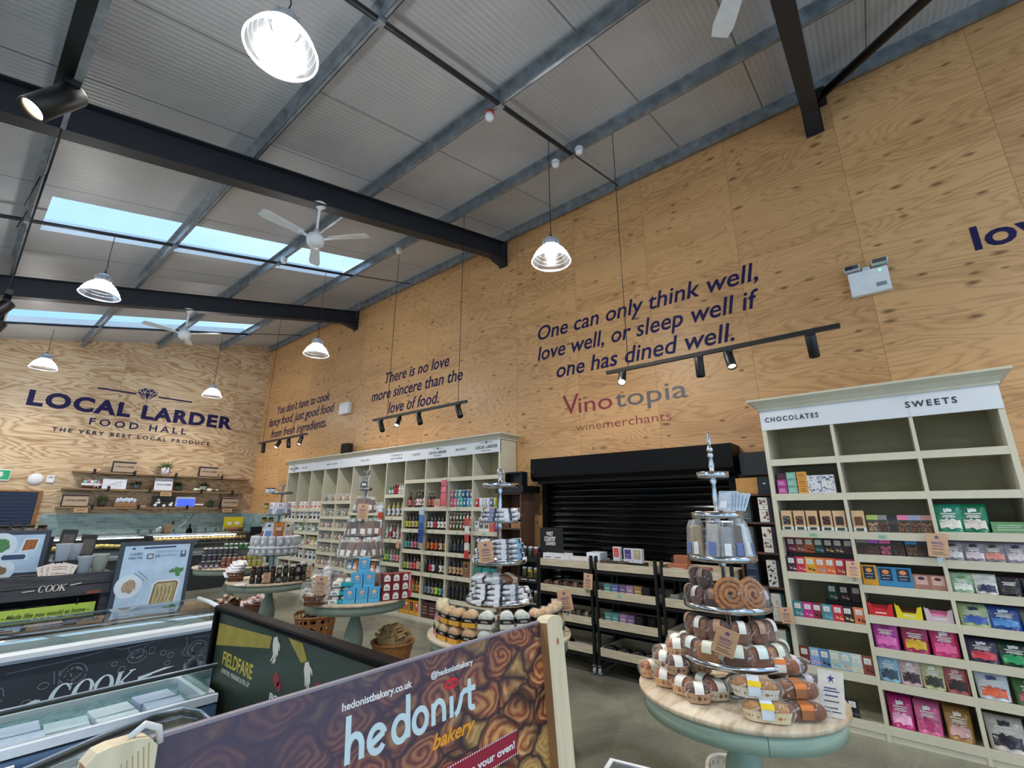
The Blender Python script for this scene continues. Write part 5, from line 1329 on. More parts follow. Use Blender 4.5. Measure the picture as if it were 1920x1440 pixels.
for k, (y, z, c1, c2, lb) in enumerate(((2.58, 1.13, 'd8dade', 'd84a38', 'white and red carton leaning up on the middle rack'), (2.44, 1.12, 'd4d4dc', '4a3a8a', 'white carton with purple print standing on the middle rack'), (2.33, 1.12, 'd8d8dc', 'b0a078', 'white carton with round picture on the middle rack'))):
    dup(P_PIC, (4.98, y, z - .02), -.1, lb, None, {'carton': c1, 'picture_panel': c2, 'picture': 'c8b898' if k == 2 else c2}, (1, 1.1 if k else .9, 1.0))
tag(obj('black_display_block', MB().box(4.93, 5.1, 2.26, 2.66, 1.035, 1.105, BLACK)), 'low black block lifting cartons on the middle rack', 'display riser')
for k in range(5): dup(P_FLAT, (4.80 + .03 * (k % 2), 2.28 - .035 * k, 1.034 + .004 * (k % 2)), R.uniform(.6, 2.4), 'small grey foil pack, %s of the loose heap on the middle rack' % ORD[k], 'loose foil packs', {'wrapper': '4a4a4c', 'paper_band': 'a8a8a8', 'dark_patch': '242428'}, .5)
rrow(P_SLAB, 2, 3, 4, [{'n': 'near black', 'wrapper': '17151a', 'paper_band': '33303a', 'dark_patch': '0e0e12'}], 'pack', 'dark packs on the middle rack', scale=(1, .8, 1.6), dz=.03)
rrow(P_CARTON, 3, 0, 1, [{'n': 'terracotta', 'carton': 'b0694a', 'print': 'e8d8d0'}], 'open shelf box', 'terracotta shelf boxes', b=.42, scale=(.9, 1.4, 1.15)); dup(P_CARTON, (4.93, 1.84, 1.04), 0, 'taller terracotta box back on the third rack', 'terracotta shelf boxes', {'carton': 'a86848', 'print': 'a86848'}, (.8, 1.0, 1.75)); dup(P_CARTON, (4.78, 1.6, 1.035), 0, 'terracotta box of pink and white packs beside the cake stand', 'terracotta shelf boxes', {'carton': 'b06a4c', 'print': 'f0e0dc'}, (.9, 1.2, .9))
rrow(P_WHITE, 3, 1, 4, [{'n': 'silver and white', 'contents': 'c8c4bc', 'paper_label': 'f0f0f0'}], 'bag', 'bags on the third rack', b=.8, scale=(1, .8, .75)); rrow(P_SLAB, 3, 2, 3, [{'n': 'dark red', 'wrapper': '2a1618', 'paper_band': 'c8c8c8', 'dark_patch': '1a1012'}], 'pack', 'packs on the third rack', scale=(1, .8, 1.5)); rrow(P_SLAB, 3, 3, 3, [{'n': 'black', 'wrapper': '151418', 'paper_band': '2a2830', 'dark_patch': '0e0e12'}], 'pack', 'packs on the third rack')
dup(P_TICK, (4.7493, 2.45, .775), 0, 'mint price ticket on the second tray of the middle rack', 'mint price tickets on shelf edges')
# jars on the black stand
JW = [('20352a', 'green'), ('2a3a2c', 'moss'), ('6a1822', 'red'), ('8a7a20', 'gold')]
for lv, z in enumerate((1.10, .86, .6)):
    row(P_JAR, 4.80 + .03, 3.81, 3.55, z, 3, 'jar', '%s shelf of the black jar stand' % ['top', 'second', 'third'][lv], [{'n': ['dark green', 'moss green', 'deep red'][k] if lv == 0 else 'golden', 'jar_contents': (['20352a', '26382a', '6a1822'][k] if lv == 0 else ['3a341a', 'a88a20', '6a5a1c'][k]) if lv < 2 else '2c2a28', 'jar_lid': 'c8cacc', 'jar_label': ['20352a', '26382a', '6a1822'][k] if lv == 0 else '3a3420'} for k in range(3)], 'jars on the black stand', scale=(1, 1, 1.2))
# boxes in the walnut cubby tower
for lv, (z, n_) in enumerate(((1.43, 7), (1.03, 6), (.63, 5))):
    for k in range(n_): dup(P_CARTON, (4.965 + R.uniform(0, .01), 4.03, z + .001 + k * .0375), R.uniform(-.04, .04), 'kraft slab box, %s up on the %s cubby shelf' % (ORD[k], ORD[lv]), 'kraft slab boxes', {'carton': 'b58258', 'print': '6a4428'}, (1, 1.1, .36))
    for k in range(3): dup(P_CARTON, (5.0 + R.uniform(0, .02), 4.24, z + .001 + k * .055), R.uniform(-.04, .04), 'brown box, %s up, set back on the %s cubby shelf' % (ORD[k], ORD[lv]), 'brown cubby boxes', {'carton': '6a4630', 'print': '3a261a'}, (1, .9, .54))
# gift boxes on the slim shelving: pairs, white face and dark face
GL = [(1.55, 'f', 'cocoa printed'), (1.28, 'f', 'cocoa swirl'), (.985, 'c', 'cow patterned'), (.70, 't', 'star patterned'), (.40, 't', 'line patterned')]
for lv, (z, st, nm) in enumerate(GL):
    for k in range(2):
        zz = z + .001 + k * .115
        t = thing('gift_carton', 'white %s gift carton, %s of its stack, slim shelving' % (nm, ['lower', 'upper'][k]), 'carton', (5.01, 1.04, zz), R.uniform(-.05, .05), 'gift cartons on the slim shelving')
        obj('carton', MB().box(0, .1, -.05, .03, 0, .112, PAPERW, ch=.002), t)
        obj('dark_side', MB().box(0, .1, -.078, -.0505, 0, .112, M('dark_teal_card' if st == 't' else 'navy_card', '1c4a48' if st == 't' else '1a1e28', .4)), t)
        mb = MB(); rr = random.Random(lv * 3 + k); m_ = M('cocoa_print', '8a5040', .5) if st == 'f' else (DARKP if st == 'c' else M('tan_print', 'b09a78', .5))
        for q in range(9):
            cx, cy, rr_ = rr.uniform(-.02, .042), rr.uniform(.02, .095), rr.uniform(.005, .012)
            if st == 't': mb.ribbon([(cx - rr_, cy - rr_), (cx, cy + rr_), (cx + rr_, cy - rr_)], .002, .0006, m_, at(-.0008))
            else: mb.poly([(cx + rr_ * rr.uniform(.6, 1.2) * math.cos(a), cy + rr_ * math.sin(a)) for a in [i * PI / 4 for i in range(8)]], .0006, m_, at(-.0008))
        obj('print', mb, t)
    for k in range(2): dup(P_CARTON, (5.02, 1.20, z + .001 + k * .115), 0, 'dark gift carton, %s of its stack, slim shelving shelf %s' % (['lower', 'upper'][k], ['two', 'three', 'four', 'five', 'six'][lv]), 'gift cartons on the slim shelving', {'carton': ['3c4442', '4a4e4c', '24364a', '1c4a48', '2a3a3a'][lv], 'print': '9aa09a'}, (.8, .75, 1.12))
t = thing('wooden_hamper_box', 'pale wooden box standing on top of the slim shelving', 'box', (5.02, 1.13, 1.811)); obj('box_body', MB().box(0, .3, -.16, .12, 0, .155, M('warm_pine', 'c08a48', .5, var=.15, stretch=(1, 1, 8)), ch=.003), t)
t = thing('black_caddy', 'small black box in front of the pale wooden box', 'box', (5.0, .985, 1.811)); obj('box_body', MB().box(-.03, .0, -.04, .06, .02, .16, BLACK, ch=.003).box(-.03, .015, -.045, .065, 0, .02, BLACK), t); obj('white_mark', MB().poly([(-.012, .09), (.012, .09), (.012, .1), (-.012, .1)], .001, WHITEP, at(-.0305)), t)
# ================================================================ ROUND PEDESTAL TABLES
def tabletop():
    m, n, l, b = _new('limed_oak_top'); g = n.new('ShaderNodeTexCoord'); mp = n.new('ShaderNodeMapping'); mp.inputs['Scale'].default_value = (1.2, 9, 1)
    l.new(g.outputs['Object'], mp.inputs['Vector'])
    t = n.new('ShaderNodeTexNoise'); t.inputs['Scale'].default_value = 3; t.inputs['Detail'].default_value = 6; t.inputs['Distortion'].default_value = .6; l.new(mp.outputs[0], t.inputs['Vector'])
    col = ramp(n, l, t.outputs['Fac'], [(.3, 'b49c80'), (.5, 'd0c0a8'), (.62, 'd9ccb6'), (.8, 'c4b094')])
    l.new(col, b.inputs['Base Color']); b.inputs['Roughness'].default_value = .5
    return m
TOPM = tabletop()
GRN = M('grey_green_paint', '9fb8a8', .4, var=.04)
T1C, T2C, T3C, T4C, T5C = (2.85, .83), (2.97, 2.57), (3.1, 4.72), (3.08, 6.74), (3.38, 8.9)
GRN2 = M('olive_grey_tone', '8b9a8c', .45, var=.04)  # darker, greyer green on the four farther tables
def ped_table(c, r, label):
    GRN = globals()['GRN'] if c == T1C else GRN2
    t = thing('pedestal_table', label, 'table', (c[0], c[1], 0), 0, 'round pedestal display tables down the hall')
    mb = MB(); mb.lathe([(0, .735), (r * .985, .735), (r, .742), (r, .755), (r * .992, .76), (0, .76)], TOPM, 64); obj('tabletop', mb, t)
    mb = MB(); mb.lathe([(r * .93, .655), (r * .95, .655), (r * .95, .735), (r * .93, .735)], GRN, 64)
    for a in (0, 1, 2, 3): 
        T = Matrix.Rotation(a * PI / 2 + .5, 4, 'Z'); mb.box(r * .949, r * .9512, -.0015, .0015, .656, .734, M('dark_joint', '4a5a50', .6), T)
    mb.lathe([(0, .70), (r * .93, .70), (r * .93, .735), (0, .735)], GRN, 40); obj('apron', mb, t)
    P = [(.10, .70), (.10, .66), (.045, .63), (.04, .60), (.05, .54), (.085, .44), (.10, .36), (.095, .29), (.065, .22), (.05, .19), (.055, .17), (.09, .155), (.09, .13), (0, .13)]
    obj('pedestal', MB().lathe(P, GRN, 28), t)
    for k in range(4):
        T = Matrix.Rotation(k * PI / 2 + PI / 4, 4, 'Z'); mb = MB()
        mb.tube([tuple(T @ Vector(p)) for p in ((.05, 0, .145), (.14, 0, .125), (.22, 0, .08), (.28, 0, .05), (.32, 0, .03))], [.035, .034, .03, .026, .025], GRN, 8); obj('foot', mb, t)
    return t
ped_table(T1C, .49, 'pale green pedestal table of wrapped cakes nearest the chocolates')
ped_table(T2C, .55, 'grey green pedestal table of biscuit packs behind the bakery board')
ped_table(T3C, .54, 'grey green pedestal table of blue cartons with wicker basket beneath')
ped_table(T4C, .53, 'grey green pedestal table of dark jars by the slatted basket')
ped_table(T5C, .56, 'farthest grey green pedestal table of olive jars near the deli')
# ================================================================ TIERED STANDS
SILV = M('polished_silver', 'c8ccd0', .16, 1.0, .08)
PEW = M('dull_pewter', '8e8f8e', .35, .8, .15)
def stand(c, tiers, ztop, m, label, top='loop', pole=.011, base=.16):
    t = thing('tiered_cake_stand', label, 'tiered stand', (c[0], c[1], .761), 0)
    z0 = .761
    mb = MB(); mb.lathe([(0, 0), (base, 0), (base * .96, .014), (base * .55, .03), (.05, .045), (.025, .07), (.018, .1)], m, 36); obj('stand_base', mb, t)
    zs = [.07] + [z - z0 for z, r in tiers] + [ztop - z0 - .12]
    mb = MB()
    for a, b_ in zip(zs, zs[1:]):
        h = b_ - a
        mb.lathe([(pole * 1.2, a), (pole * 1.9, a + h * .12), (pole, a + h * .2), (pole * 1.5, a + h * .5), (pole * .9, a + h * .8), (pole * 1.8, a + h * .9), (pole * 1.2, b_)], m, 14, cap=False)
    obj('stem', mb, t)
    for z, r in tiers:
        z -= z0; mb = MB(); mb.lathe([(0, z - .004), (r * .95, z - .004), (r, z + .002), (r, z + .03), (r - .004, z + .03), (r - .005, z + .004), (0, z + .001)], m, 48)
        obj('tier_tray', mb, t)
    zt = ztop - z0; mb = MB()
    if top == 'loop':
        mb.lathe([(pole, zt - .12), (pole * 1.8, zt - .1), (pole * .8, zt - .075)], m, 12)
        mb.tube([(0.028 * math.sin(a * PI / 10) * .75, 0, zt - .04 + .04 * -math.cos(a * PI / 10)) for a in range(20)], .006, m, 8, True)
    else:
        mb.lathe([(pole, zt - .12), (pole * 1.6, zt - .09), (pole, zt - .06), (pole * .7, zt)], m, 12)
        for k in range(4):
            a = k * PI / 2; mb.tube([(0, 0, zt - .07), (.03 * math.cos(a), .03 * math.sin(a), zt - .05), (.036 * math.cos(a), .036 * math.sin(a), zt - .015)], .006, m, 6)
    obj('finial', mb, t)
    return t
stand(T1C, [(.905, .275), (1.15, .222), (1.39, .18), (1.615, .14), (1.84, .088)], 2.10, SILV, 'five tier polished silver stand of wrapped breads on the nearest table')
stand(T2C, [(.965, .265), (1.25, .215), (1.56, .17), (1.84, .155)], 2.0, SILV, 'silver tiered stand crowded with white flow wrapped packs', 'prongs', .012)
stand(T3C, [(1.155, .26), (1.375, .19), (1.63, .125), (1.875, .07)], 2.11, PEW, 'pewter tiered stand of upright brown slabs behind the blue cartons', 'prongs', .012)
stand(T4C, [(1.07, .30), (1.28, .25), (1.585, .15), (1.875, .14)], 2.03, PEW, 'tiered stand with white tubs behind the dark jar table', 'prongs', .01)
def ring(P, c, r, z, degs, desc, group, cols, rz=0.0, lean=0.0, jit=.006, scale=None, roll=0.0):
    """copies facing outward round a centre; degrees measured from the side towards the entrance, counter clockwise"""
    a0 = math.atan2(-c[1], -c[0]); out = []
    for k, d in enumerate(degs):
        a = a0 + math.radians(d); q = cols[k % len(cols)]; cc = {x: y for x, y in q.items() if x != 'n'}
        lb = ('%s %s' % (q.get('n', ''), desc)).strip().replace('@', ORD[k % 16])
        rr = r + R.uniform(-jit, jit)
        out.append(dup(P, (c[0] + rr * math.cos(a), c[1] + rr * math.sin(a), z + abs(roll) * .02), (R.uniform(-roll, roll), lean + R.uniform(-roll, roll) * .5, a + PI + rz + R.uniform(-.12, .12) * (1 + roll * 12)), lb, group, cc, scale))
    return out
def pile(P, pts, z, desc, group, cols, rot=(0, 6.28), scale=None):
    for k, (x, y, dz) in enumerate(pts):
        q = cols[k % len(cols)]; cc = {a: b for a, b in q.items() if a != 'n'}
        dup(P, (x, y, z + dz), (R.uniform(-.05, .05), R.uniform(-.05, .05), R.uniform(*rot)), ('%s %s' % (q.get('n', ''), desc)).strip().replace('@', ORD[k % 16]), group, cc, scale)
# ---- T1
BUN = [{'n': 'peach cased', 'sponge': 'b06a3c', 'paper_case': 'e6b584', 'paper_label': 'f2efe4'}, {'n': 'white cased', 'sponge': '8a4a2c', 'paper_case': 'ecd9b8', 'paper_label': 'eef0ea'}, {'n': 'dark', 'sponge': '5a3422', 'paper_case': 'c49a70', 'paper_label': 'f4f2ea'}]
FM = math.atan2(.83, 2.85)
G = [(2.55, 1.02, 0), (2.65, .95, 0), (2.50, .90, .0), (2.60, 1.12, 0), (2.72, 1.06, 0), (2.80, 1.18, 0), (2.70, 1.21, 0), (2.60, .83, 0), (2.60, 1.03, .072), (2.70, .96, .07), (2.64, 1.13, .072), (2.75, 1.15, .072), (2.65, 1.05, .142), (2.73, 1.10, .144)]
pile(P_MUFF, G, .762, 'wrapped sponge bun, @ of the heap on the nearest table', 'wrapped sponge buns', BUN, (-.4, .9), (1.22, 1.22, 1.2))
IM = 3 * PI / 2 - .15
def lay(P, x, y, z, rz, lb, cols, grp, scale=None, tilt=0): dup(P, (x, y, z), (tilt, 0, rz), lb, grp, cols, scale)
lay(P_LOAF, 2.48, .60, .762, FM + .10, 'long white cased cake with yellow price strip at the table edge', {'sponge': 'c08a50', 'paper_case': 'ecd8b0'}, 'yellow stickered cakes', (1.1, 1.08, 1.1))
lay(P_LOAF, 2.49, .645, .842, FM + .02, 'long cake with yellow price strip stacked on its twin', {'sponge': 'b07a48', 'paper_case': 'e4dccc'}, 'yellow stickered cakes', (1.1, 1.1, 1.05))
lay(P_MALT, 2.60, .47, .762, FM + .35, 'glazed brown loaf with orange band, lowest beside the price card', {'sponge': '7a4426'}, 'glazed loaves', (1.1, 1.1, 1.08))
lay(P_MALT, 2.63, .49, .832, FM + .40, 'glazed brown loaf with orange band, middle of the stack', {'sponge': '80482a'}, 'glazed loaves', (1.1, 1.1, 1.08))
lay(P_MALT, 2.73, .58, .892, FM + .25, 'glazed loaf with orange and white label, topmost of the stack', {'sponge': '8a5230', 'paper_label': 'f0e8e0'}, 'glazed loaves', (1.1, 1.1, 1.08))
for k, (x, y, z, r_) in enumerate(((3.02, .52, .762, .7), (2.98, .56, .84, .5), (3.12, .64, .762, 1.0))):
    lay(P_MALT, x, y, z, FM + r_, 'dark cake with white round label, %s behind the glazed loaves' % ORD[k], {'sponge': '4a2a1c', 'paper_label': 'd8d2dc', 'price_strip': 'd8d2dc'}, 'dark labelled cakes', (1, .9, 1.15))
dup(P_CARD, (2.74, .40, .765), (.08, -.06, FM + .1), 'tall white price card clipped to the nearest table rim', 'kraft price cards', {'card': 'ece4da'}, (1, 1.0, 1.35))
# tier 1
LOAFS = [{'n': 'gingerbread', 'sponge': '6a3c24', 'paper_label': 'dfe9da'}, {'n': 'fruit', 'sponge': '8a5030', 'paper_label': 'e4f0ee'}, {'n': 'golden', 'sponge': 'b0743c', 'paper_label': 'e8ecd8'}]
ring(P_SLICE, T1C, .262, .912, (-78, -52, -27, 5, 30, 55, 80), 'cake slab, @ round the lowest tier', 'wrapped slabs on the silver stand', LOAFS, scale=(1.1, 1.6, 1.2), jit=0)
ring(P_SLICE, T1C, .225, 1.008, (-74, -44, -16, 14, 40, 66), 'tall cake slice, @ of the upper layer, lowest tier', 'wrapped slices on the silver stand', [{'n': 'brown', 'sponge': '7a4a30', 'paper_label': 'b89078'}, {'n': 'white labelled', 'sponge': '8a5a3c', 'paper_label': 'eceae4'}], scale=(1.1, 1.1, 1.25), jit=0)
card(P_CARD, 2.575, .80, .98, FM - .1, 'kraft price card tilted on the lowest silver tier', -.35, 1.0, .35)
ring(P_SLICE, T1C, .212, 1.157, (-75, -48, -20, 62, 88), 'dark slice, @ round the second tier', 'wrapped slices on the silver stand', [{'n': 'cocoa', 'sponge': '4a2c24', 'paper_label': '8a6a60'}, {'n': 'chestnut', 'sponge': '6a4030', 'paper_label': 'c8c0c4'}], scale=(1, .95, 1.2), jit=0)
ring(P_SLICE, T1C, .18, 1.255, (-75, -40), 'small dark slice, @ perched on the second tier', 'wrapped slices on the silver stand', [{'n': 'brown', 'sponge': '4e3028', 'paper_label': '9a8078'}], scale=(.95, .9, 1.15), jit=0)
for k, d in enumerate((8, 42)):
    a = math.atan2(-T1C[1], -T1C[0]) + math.radians(d)
    dup(P_SWIRL, (T1C[0] + .165 * math.cos(a), T1C[1] + .165 * math.sin(a), 1.235), (0, PI / 2 - .25, a), 'wrapped swirl bun, %s propped on the second tier' % ORD[k], 'wrapped swirl buns', {'dough': 'b07038'}, .85)
a_ = [(-70, '8a6a44', 'brown seeded'), (-45, '967a52', 'brown seeded'), (-15, 'b8b0a8', 'silver grey'), (12, '9a9698', 'grey'), (35, '5a3824', 'dark brown'), (58, 'dceaf6', 'icy blue'), (82, 'd0e0f0', 'icy blue')]
for k, (d, c_, n_) in enumerate(a_):
    ring(P_SLIM, T1C, .172, 1.397, (d,), '%s cracker bag, %s round the third tier' % (n_, ORD[k]), 'tall cracker bags', [{'slab': c_, 'paper_label': 'e8eaec' if k % 2 else '6a78b0'}], lean=.10, scale=(1.2, .86, 1.02 + .05 * (k % 3)), jit=.008, roll=.09)
for k in range(6):
    dup(P_SILV, (T1C[0] - .02 + .016 * k, T1C[1] - .045 - .012 * k, 1.652), (.1 - .05 * k, .1 + .09 * k, FM - .5 - .1 * k), 'silver blue cracker sleeve, %s leaning on the fourth tier' % ORD[k], 'silver sleeves', {'slab': 'c4d2e2', 'paper_label': 'e4eef8'}, (.6, 1.2, .62 + .02 * (k % 3)))
ring(P_FLAT, T1C, .13, 1.622, (-50, -5, 40), 'pink and white biscuit pack, @ flat on the fourth tier', 'flat biscuit packs', [{'wrapper': 'c8a898', 'paper_band': 'e8e0dc', 'dark_patch': '7a4a3a'}], scale=(1, .8, .8), jit=0)
# wire basket on the floor by table one
def slat_basket(name, lb, loc, w_, d_, h, m, flare=.15, rz=0.0, nslat=16, rows=4, cat='basket'):
    t = thing(name, lb, cat, loc, rz); N = 44
    def rp(k, z, f=1.0):
        a = 2 * PI * k / N; q = 1 - flare * (1 - z / h)
        return (w_ / 2 * q * f * math.copysign(abs(math.cos(a)) ** .7, math.cos(a)), d_ / 2 * q * f * math.copysign(abs(math.sin(a)) ** .7, math.sin(a)), z)
    mb = MB(); mb.tube([rp(k, h) for k in range(N)], .012, m, 6, True); obj('rim', mb, t)
    mb = MB()
    for j in range(rows + 1):
        z0 = h * j / (rows + .35); vs = []; fs = []; hh = h / (rows + .35) * .52
        for k in range(N):
            vs += [rp(k, z0), rp(k, z0 + hh)]
        for k in range(N): fs.append((2 * k, 2 * ((k + 1) % N), 2 * ((k + 1) % N) + 1, 2 * k + 1))
        mb.add(vs, fs, m, True)
    for k in range(0, N, 2):
        vs = [rp(k, 0, 1.01), rp(k + .9, 0, 1.01), rp(k + .9, h, 1.01), rp(k, h, 1.01)]; mb.add(vs, [(0, 1, 2, 3)], m)
    mb.add([rp(k, .004) for k in range(N)], [tuple(range(N))], m); obj('woven_wall', mb, t)
    return t
WICK = M('honey_wicker', '9a6638', .6, var=.3, scale=30, bump=.5, bscale=80)
WICKD = M('dark_wicker', '6a3f26', .6, var=.3, scale=30, bump=.5, bscale=80)
WWH = M('whitewashed_wicker', 'cfc9bd', .6, var=.2, scale=25, bump=.4)
slat_basket('wicker_basket', 'whitewashed rectangular basket on the floor under the nearest table', (3.40, 1.06, 0), .40, .30, .13, WWH, .08, .3, rows=2)
# ---- T2 : biscuit packs two high round the table, white packs on the tiers
OC = [('pink based pale oat', 'e0d0a8', 'd88a88'), ('pink based pale oat', 'dccb9c', 'd88a88'), ('yellow based', 'dcb68a', 'e3a93a'), ('yellow based', 'd8ac7c', 'e3a93a'), ('white', 'dfe0d4', 'dfdccb'), ('white', 'd8dace', 'dfdccb'), ('sand', 'dcb48a', 'c9b070'), ('sand', 'd8bc94', 'c9b070')]
DG = [-98, -84, -70, -55, -41, -26, -12, 6, 20, 36, 50, 64, 78, 92]
OI = [0, 0, 1, 2, 3, 3, 4, 4, 5, 6, 6, 7, 7, 7]
for tier in (0, 1):
    for k, d in enumerate(DG):
        n_, f_, b_ = OC[OI[k]] if not (tier == 0 and k < 3) else OC[1]
        ring(P_OAT, T2C, .50 - .01 * tier, .762 + .112 * tier, (d,), '%s round biscuit pack, %s round the table, %s layer' % (n_, ORD[k], ['lower', 'upper'][tier]), 'round biscuit packs', [{'biscuits': f_, 'foot_band': b_}], scale=(1.15, 1.25, 1.05), jit=0)
WP = [{'n': 'silver white', 'wrapper': 'cdd0d6', 'paper_band': 'eceef2', 'dark_patch': '3a3a44'}, {'n': 'pale grey', 'wrapper': 'c4c8ce', 'paper_band': 'e0e4ea', 'dark_patch': '6a6a72'}, {'n': 'white', 'wrapper': 'd8dade', 'paper_band': 'f0f0f2', 'dark_patch': '242430'}]
for j in range(4):
    ring(P_FLAT, T2C, .255 - .012 * j, .972 + .036 * j, (-96, -66, -36, -6, 24, 54, 84)[: 7 if j < 3 else 5], 'flow wrapped pack, @ round, %s up, lowest tier' % ORD[j], 'white flow wrapped packs', WP, scale=(1.1, .92, 1), jit=.016, rz=.14 * (-1) ** j)
ring(P_SLAB, T2C, .2, 1.118, (-50, -10, 35), 'tumbled pack, @ on top of the lowest tier', 'white flow wrapped packs', [WP[0], WP[1], {'n': 'brown windowed', 'wrapper': '6a4a30', 'paper_band': 'c8b8a8', 'dark_patch': '4a3020'}], lean=-.35, rz=.2)
for j in range(5):
    ring(P_FLAT, T2C, .208 - .008 * j, 1.257 + .036 * j, (-72, -33, 8, 50, 88), 'pale pack, @ round, %s up, second tier' % ORD[j], 'pale flow wrapped packs', [WP[0], WP[2], WP[1], {'n': 'blue labelled', 'wrapper': 'c8ced6', 'paper_band': '9ac0dc', 'dark_patch': '2a3a5a'}], scale=(.9, .85, 1), jit=.014, rz=.1 * (-1) ** j)
for j in range(3):
    ring(P_FLAT, T2C, .17 - .01 * j, 1.567 + .034 * j, (-75, -28, 18, 65), 'sleek pack, @ round, %s up, third tier' % ORD[j], 'sleek flow wrapped packs', [WP[2], {'n': 'grey violet', 'wrapper': 'c0c0cc', 'paper_band': '8a88a8', 'dark_patch': '30303c'}, WP[0]], scale=(.9, .85, 1), jit=.008, rz=.1 * (-1) ** j)
card(P_CARD, 2.73, 2.49, 1.275, math.atan2(2.57, 2.97), 'kraft price card on the second tier of white packs', -.1, 1.1, -.12)
card(P_CARD, 3.30, 2.16, .90, .45, 'kraft price card at the end of the biscuit table by the board', -.1, 1.1, -.15)
# ---- T3
FB = math.atan2(4.72, 3.1)
bx, by_ = math.cos(FB), math.sin(FB); rx, ry = by_, -bx   # away from the entrance, and to its right
def at3(c, f, s): return (c[0] - bx * f + rx * s, c[1] - by_ * f + ry * s)
k = 0
for row_, cnt in ((0, 3), (1, 2), (2, 1)):
    for i in range(cnt):
        x, y = at3(T3C, .44 - .02 * row_, .045 + (i - (cnt - 1) / 2) * .118); k += 1
        dup(P_PIC, (x, y, .762 + row_ * .139), FB + R.uniform(-.03, .03), 'sky blue carton, %s of the pyramid counted from its base' % ORD[k - 1], 'sky blue cartons', {'carton': '5ab0dc', 'picture_panel': '4aa0d0', 'picture': ['e8b8a0', 'e0a098', 'e8c090'][i % 3]}, (1.4, 1.1, .92))
for i in range(2): 
    x, y = at3(T3C, .36, .26 + .01 * i); dup(P_PIC, (x, y, .762 + .139 * i if i == 0 else .762), FB, 'sky blue carton set back beside the pyramid', 'sky blue cartons', {'carton': '4aa4d4'}, (1.2, 1.0, .95)) if i == 0 else None
for j in range(3):
    x, y = at3(T3C, .43, -.165)
    t = thing('meringue_tray', 'teal and white tray of meringues, %s up of the stack' % ORD[j], 'tray pack', (x + rx * .012 * j, y + ry * .012 * j, .762 + .078 * j), FB, 'teal meringue trays')
    m_ = M('teal_card', '2aa0ac', .4); mb = MB(); mb.box(0, .15, -.1, .1, 0, .036, m_, ch=.003); obj('card_tray', mb, t)
    obj('white_end', MB().box(-.0015, .15, .02, .1005, .0, .0365, PAPERW, ch=.002), t)
    obj('print', lines(MB(), M('navy_print', '2a3a6a', .5), at(-.0022), -.085, -.035, [.014, .024], .005), t)
    for i in range(4): obj('meringue', MB().ell(.04 + .07 * (i // 2), -.05 + .09 * (i % 2), .048, .032, .038, .022, M('meringue_white', 'efe9dc', .6), 12, 6, jit=.05, rnd=R), t)
    obj('clear_lid', MB().box(.003, .147, -.098, .098, .036, .074, FILM, ch=.012), t)
for j in range(3):
    for i in range(3):
        x, y = at3(T3C, .40 - .03 * i, .285 + .095 * i)
        t = thing('arched_window_carton', 'dark red carton with arched label, %s up, %s column' % (ORD[j], ORD[i]), 'carton', (x, y, .762 + .086 * j), FB + .18 * (i + .5), 'dark red cartons')
        obj('carton', MB().box(0, .12, -.047, .047, 0, .084, M('dark_red_card', '7a2428', .4), ch=.003), t)
        mb = MB(); P = [(-.03, .012), (.03, .012)] + [(.03 * math.cos(a * PI / 8), .045 + .03 * math.sin(a * PI / 8)) for a in range(9)]
        mb.poly(P, .001, PAPERW, at(-.0008)); obj('arched_label', mb, t)
        obj('print', lines(MB(), M('plum_print', '4a2a48', .5), at(-.002), -.02, .02, [.03, .042], .005), t)
for j in range(2):
    x, y = at3(T3C, .18 - .1 * j + .1, .50 + .02 * j)
    dup(P_PIC, (x, y, .762), FB + .3, 'tall white carton with red top behind the dark red cartons, %s' % ORD[j], 'red topped cartons', {'carton': 'd8405a', 'picture_panel': 'ecebf0', 'picture': '5a7ab0'}, (.7, .85, 1.7 - .5 * j))
# wicker tray of bagged meringues
x, y = at3(T3C, .36, -.40)
t = slat_basket('wicker_tray', 'dark wicker tray of white bags at the blue carton table edge', (x, y, .762), .24, .2, .08, WICKD, .1, FB, rows=3)
pile(P_WHITE, [(x - .03, y + .02, 0), (x + .05, y - .03, 0.01), (x + .0, y + .09, .03), (x + .09, y + .05, .06), (x + .03, y + .0, .12), (x + .12, y + .10, .14), (x - .01, y + .07, .16), (x + .16, y + .02, .12), (x + .15, y + .14, .22)], .775, 'white bag tied at the neck, @ of the heap by the blue cartons', 'white tied bags', [{'contents': 'ece6da', 'paper_label': 'e8e0d0'}, {'contents': 'f0ece4', 'paper_label': 'd8c8b8'}], scale=(1.5, 1.3, 1.0))
card(P_CARD, x + .0, y - .08, .86, FB - .2, 'kraft price card standing in the wicker tray of white bags', -.1, 1.2, .1)
SLB = [{'n': 'brown', 'slab': '7a5036'}, {'n': 'mid brown', 'slab': '8a5e40'}, {'n': 'dark brown', 'slab': '5e3c2a'}]
for z, r, dd, nm, s_ in ((1.16, .25, (-95, -70, -50, -32, -14, 4, 20, 38, 56, 76), 'lowest', 1.0), (1.38, .185, (-80, -52, -26, 0, 24, 50, 78), 'second', .95), (1.635, .12, (-70, -25, 25, 70), 'third', .88)):
    ring(P_SLIM, T3C, r, z, dd, 'wrapped chocolate slab, @ round the %s tier' % nm, 'upright brown slabs', SLB, lean=.2, scale=(1.2, 1.25, s_), jit=.012, roll=.16)
for k, d in enumerate((-60, -35, -5, 12, 35, 60)):
    ring(P_SLIM, T3C, .33, .762, (d,), '%s brown slab, %s standing on the table behind the cartons' % (SLB[k % 3]['n'], ORD[k]), 'upright brown slabs', [{'slab': SLB[k % 3]['slab']}], lean=.12, scale=(1.3, 1.5, 1.5), jit=.0)
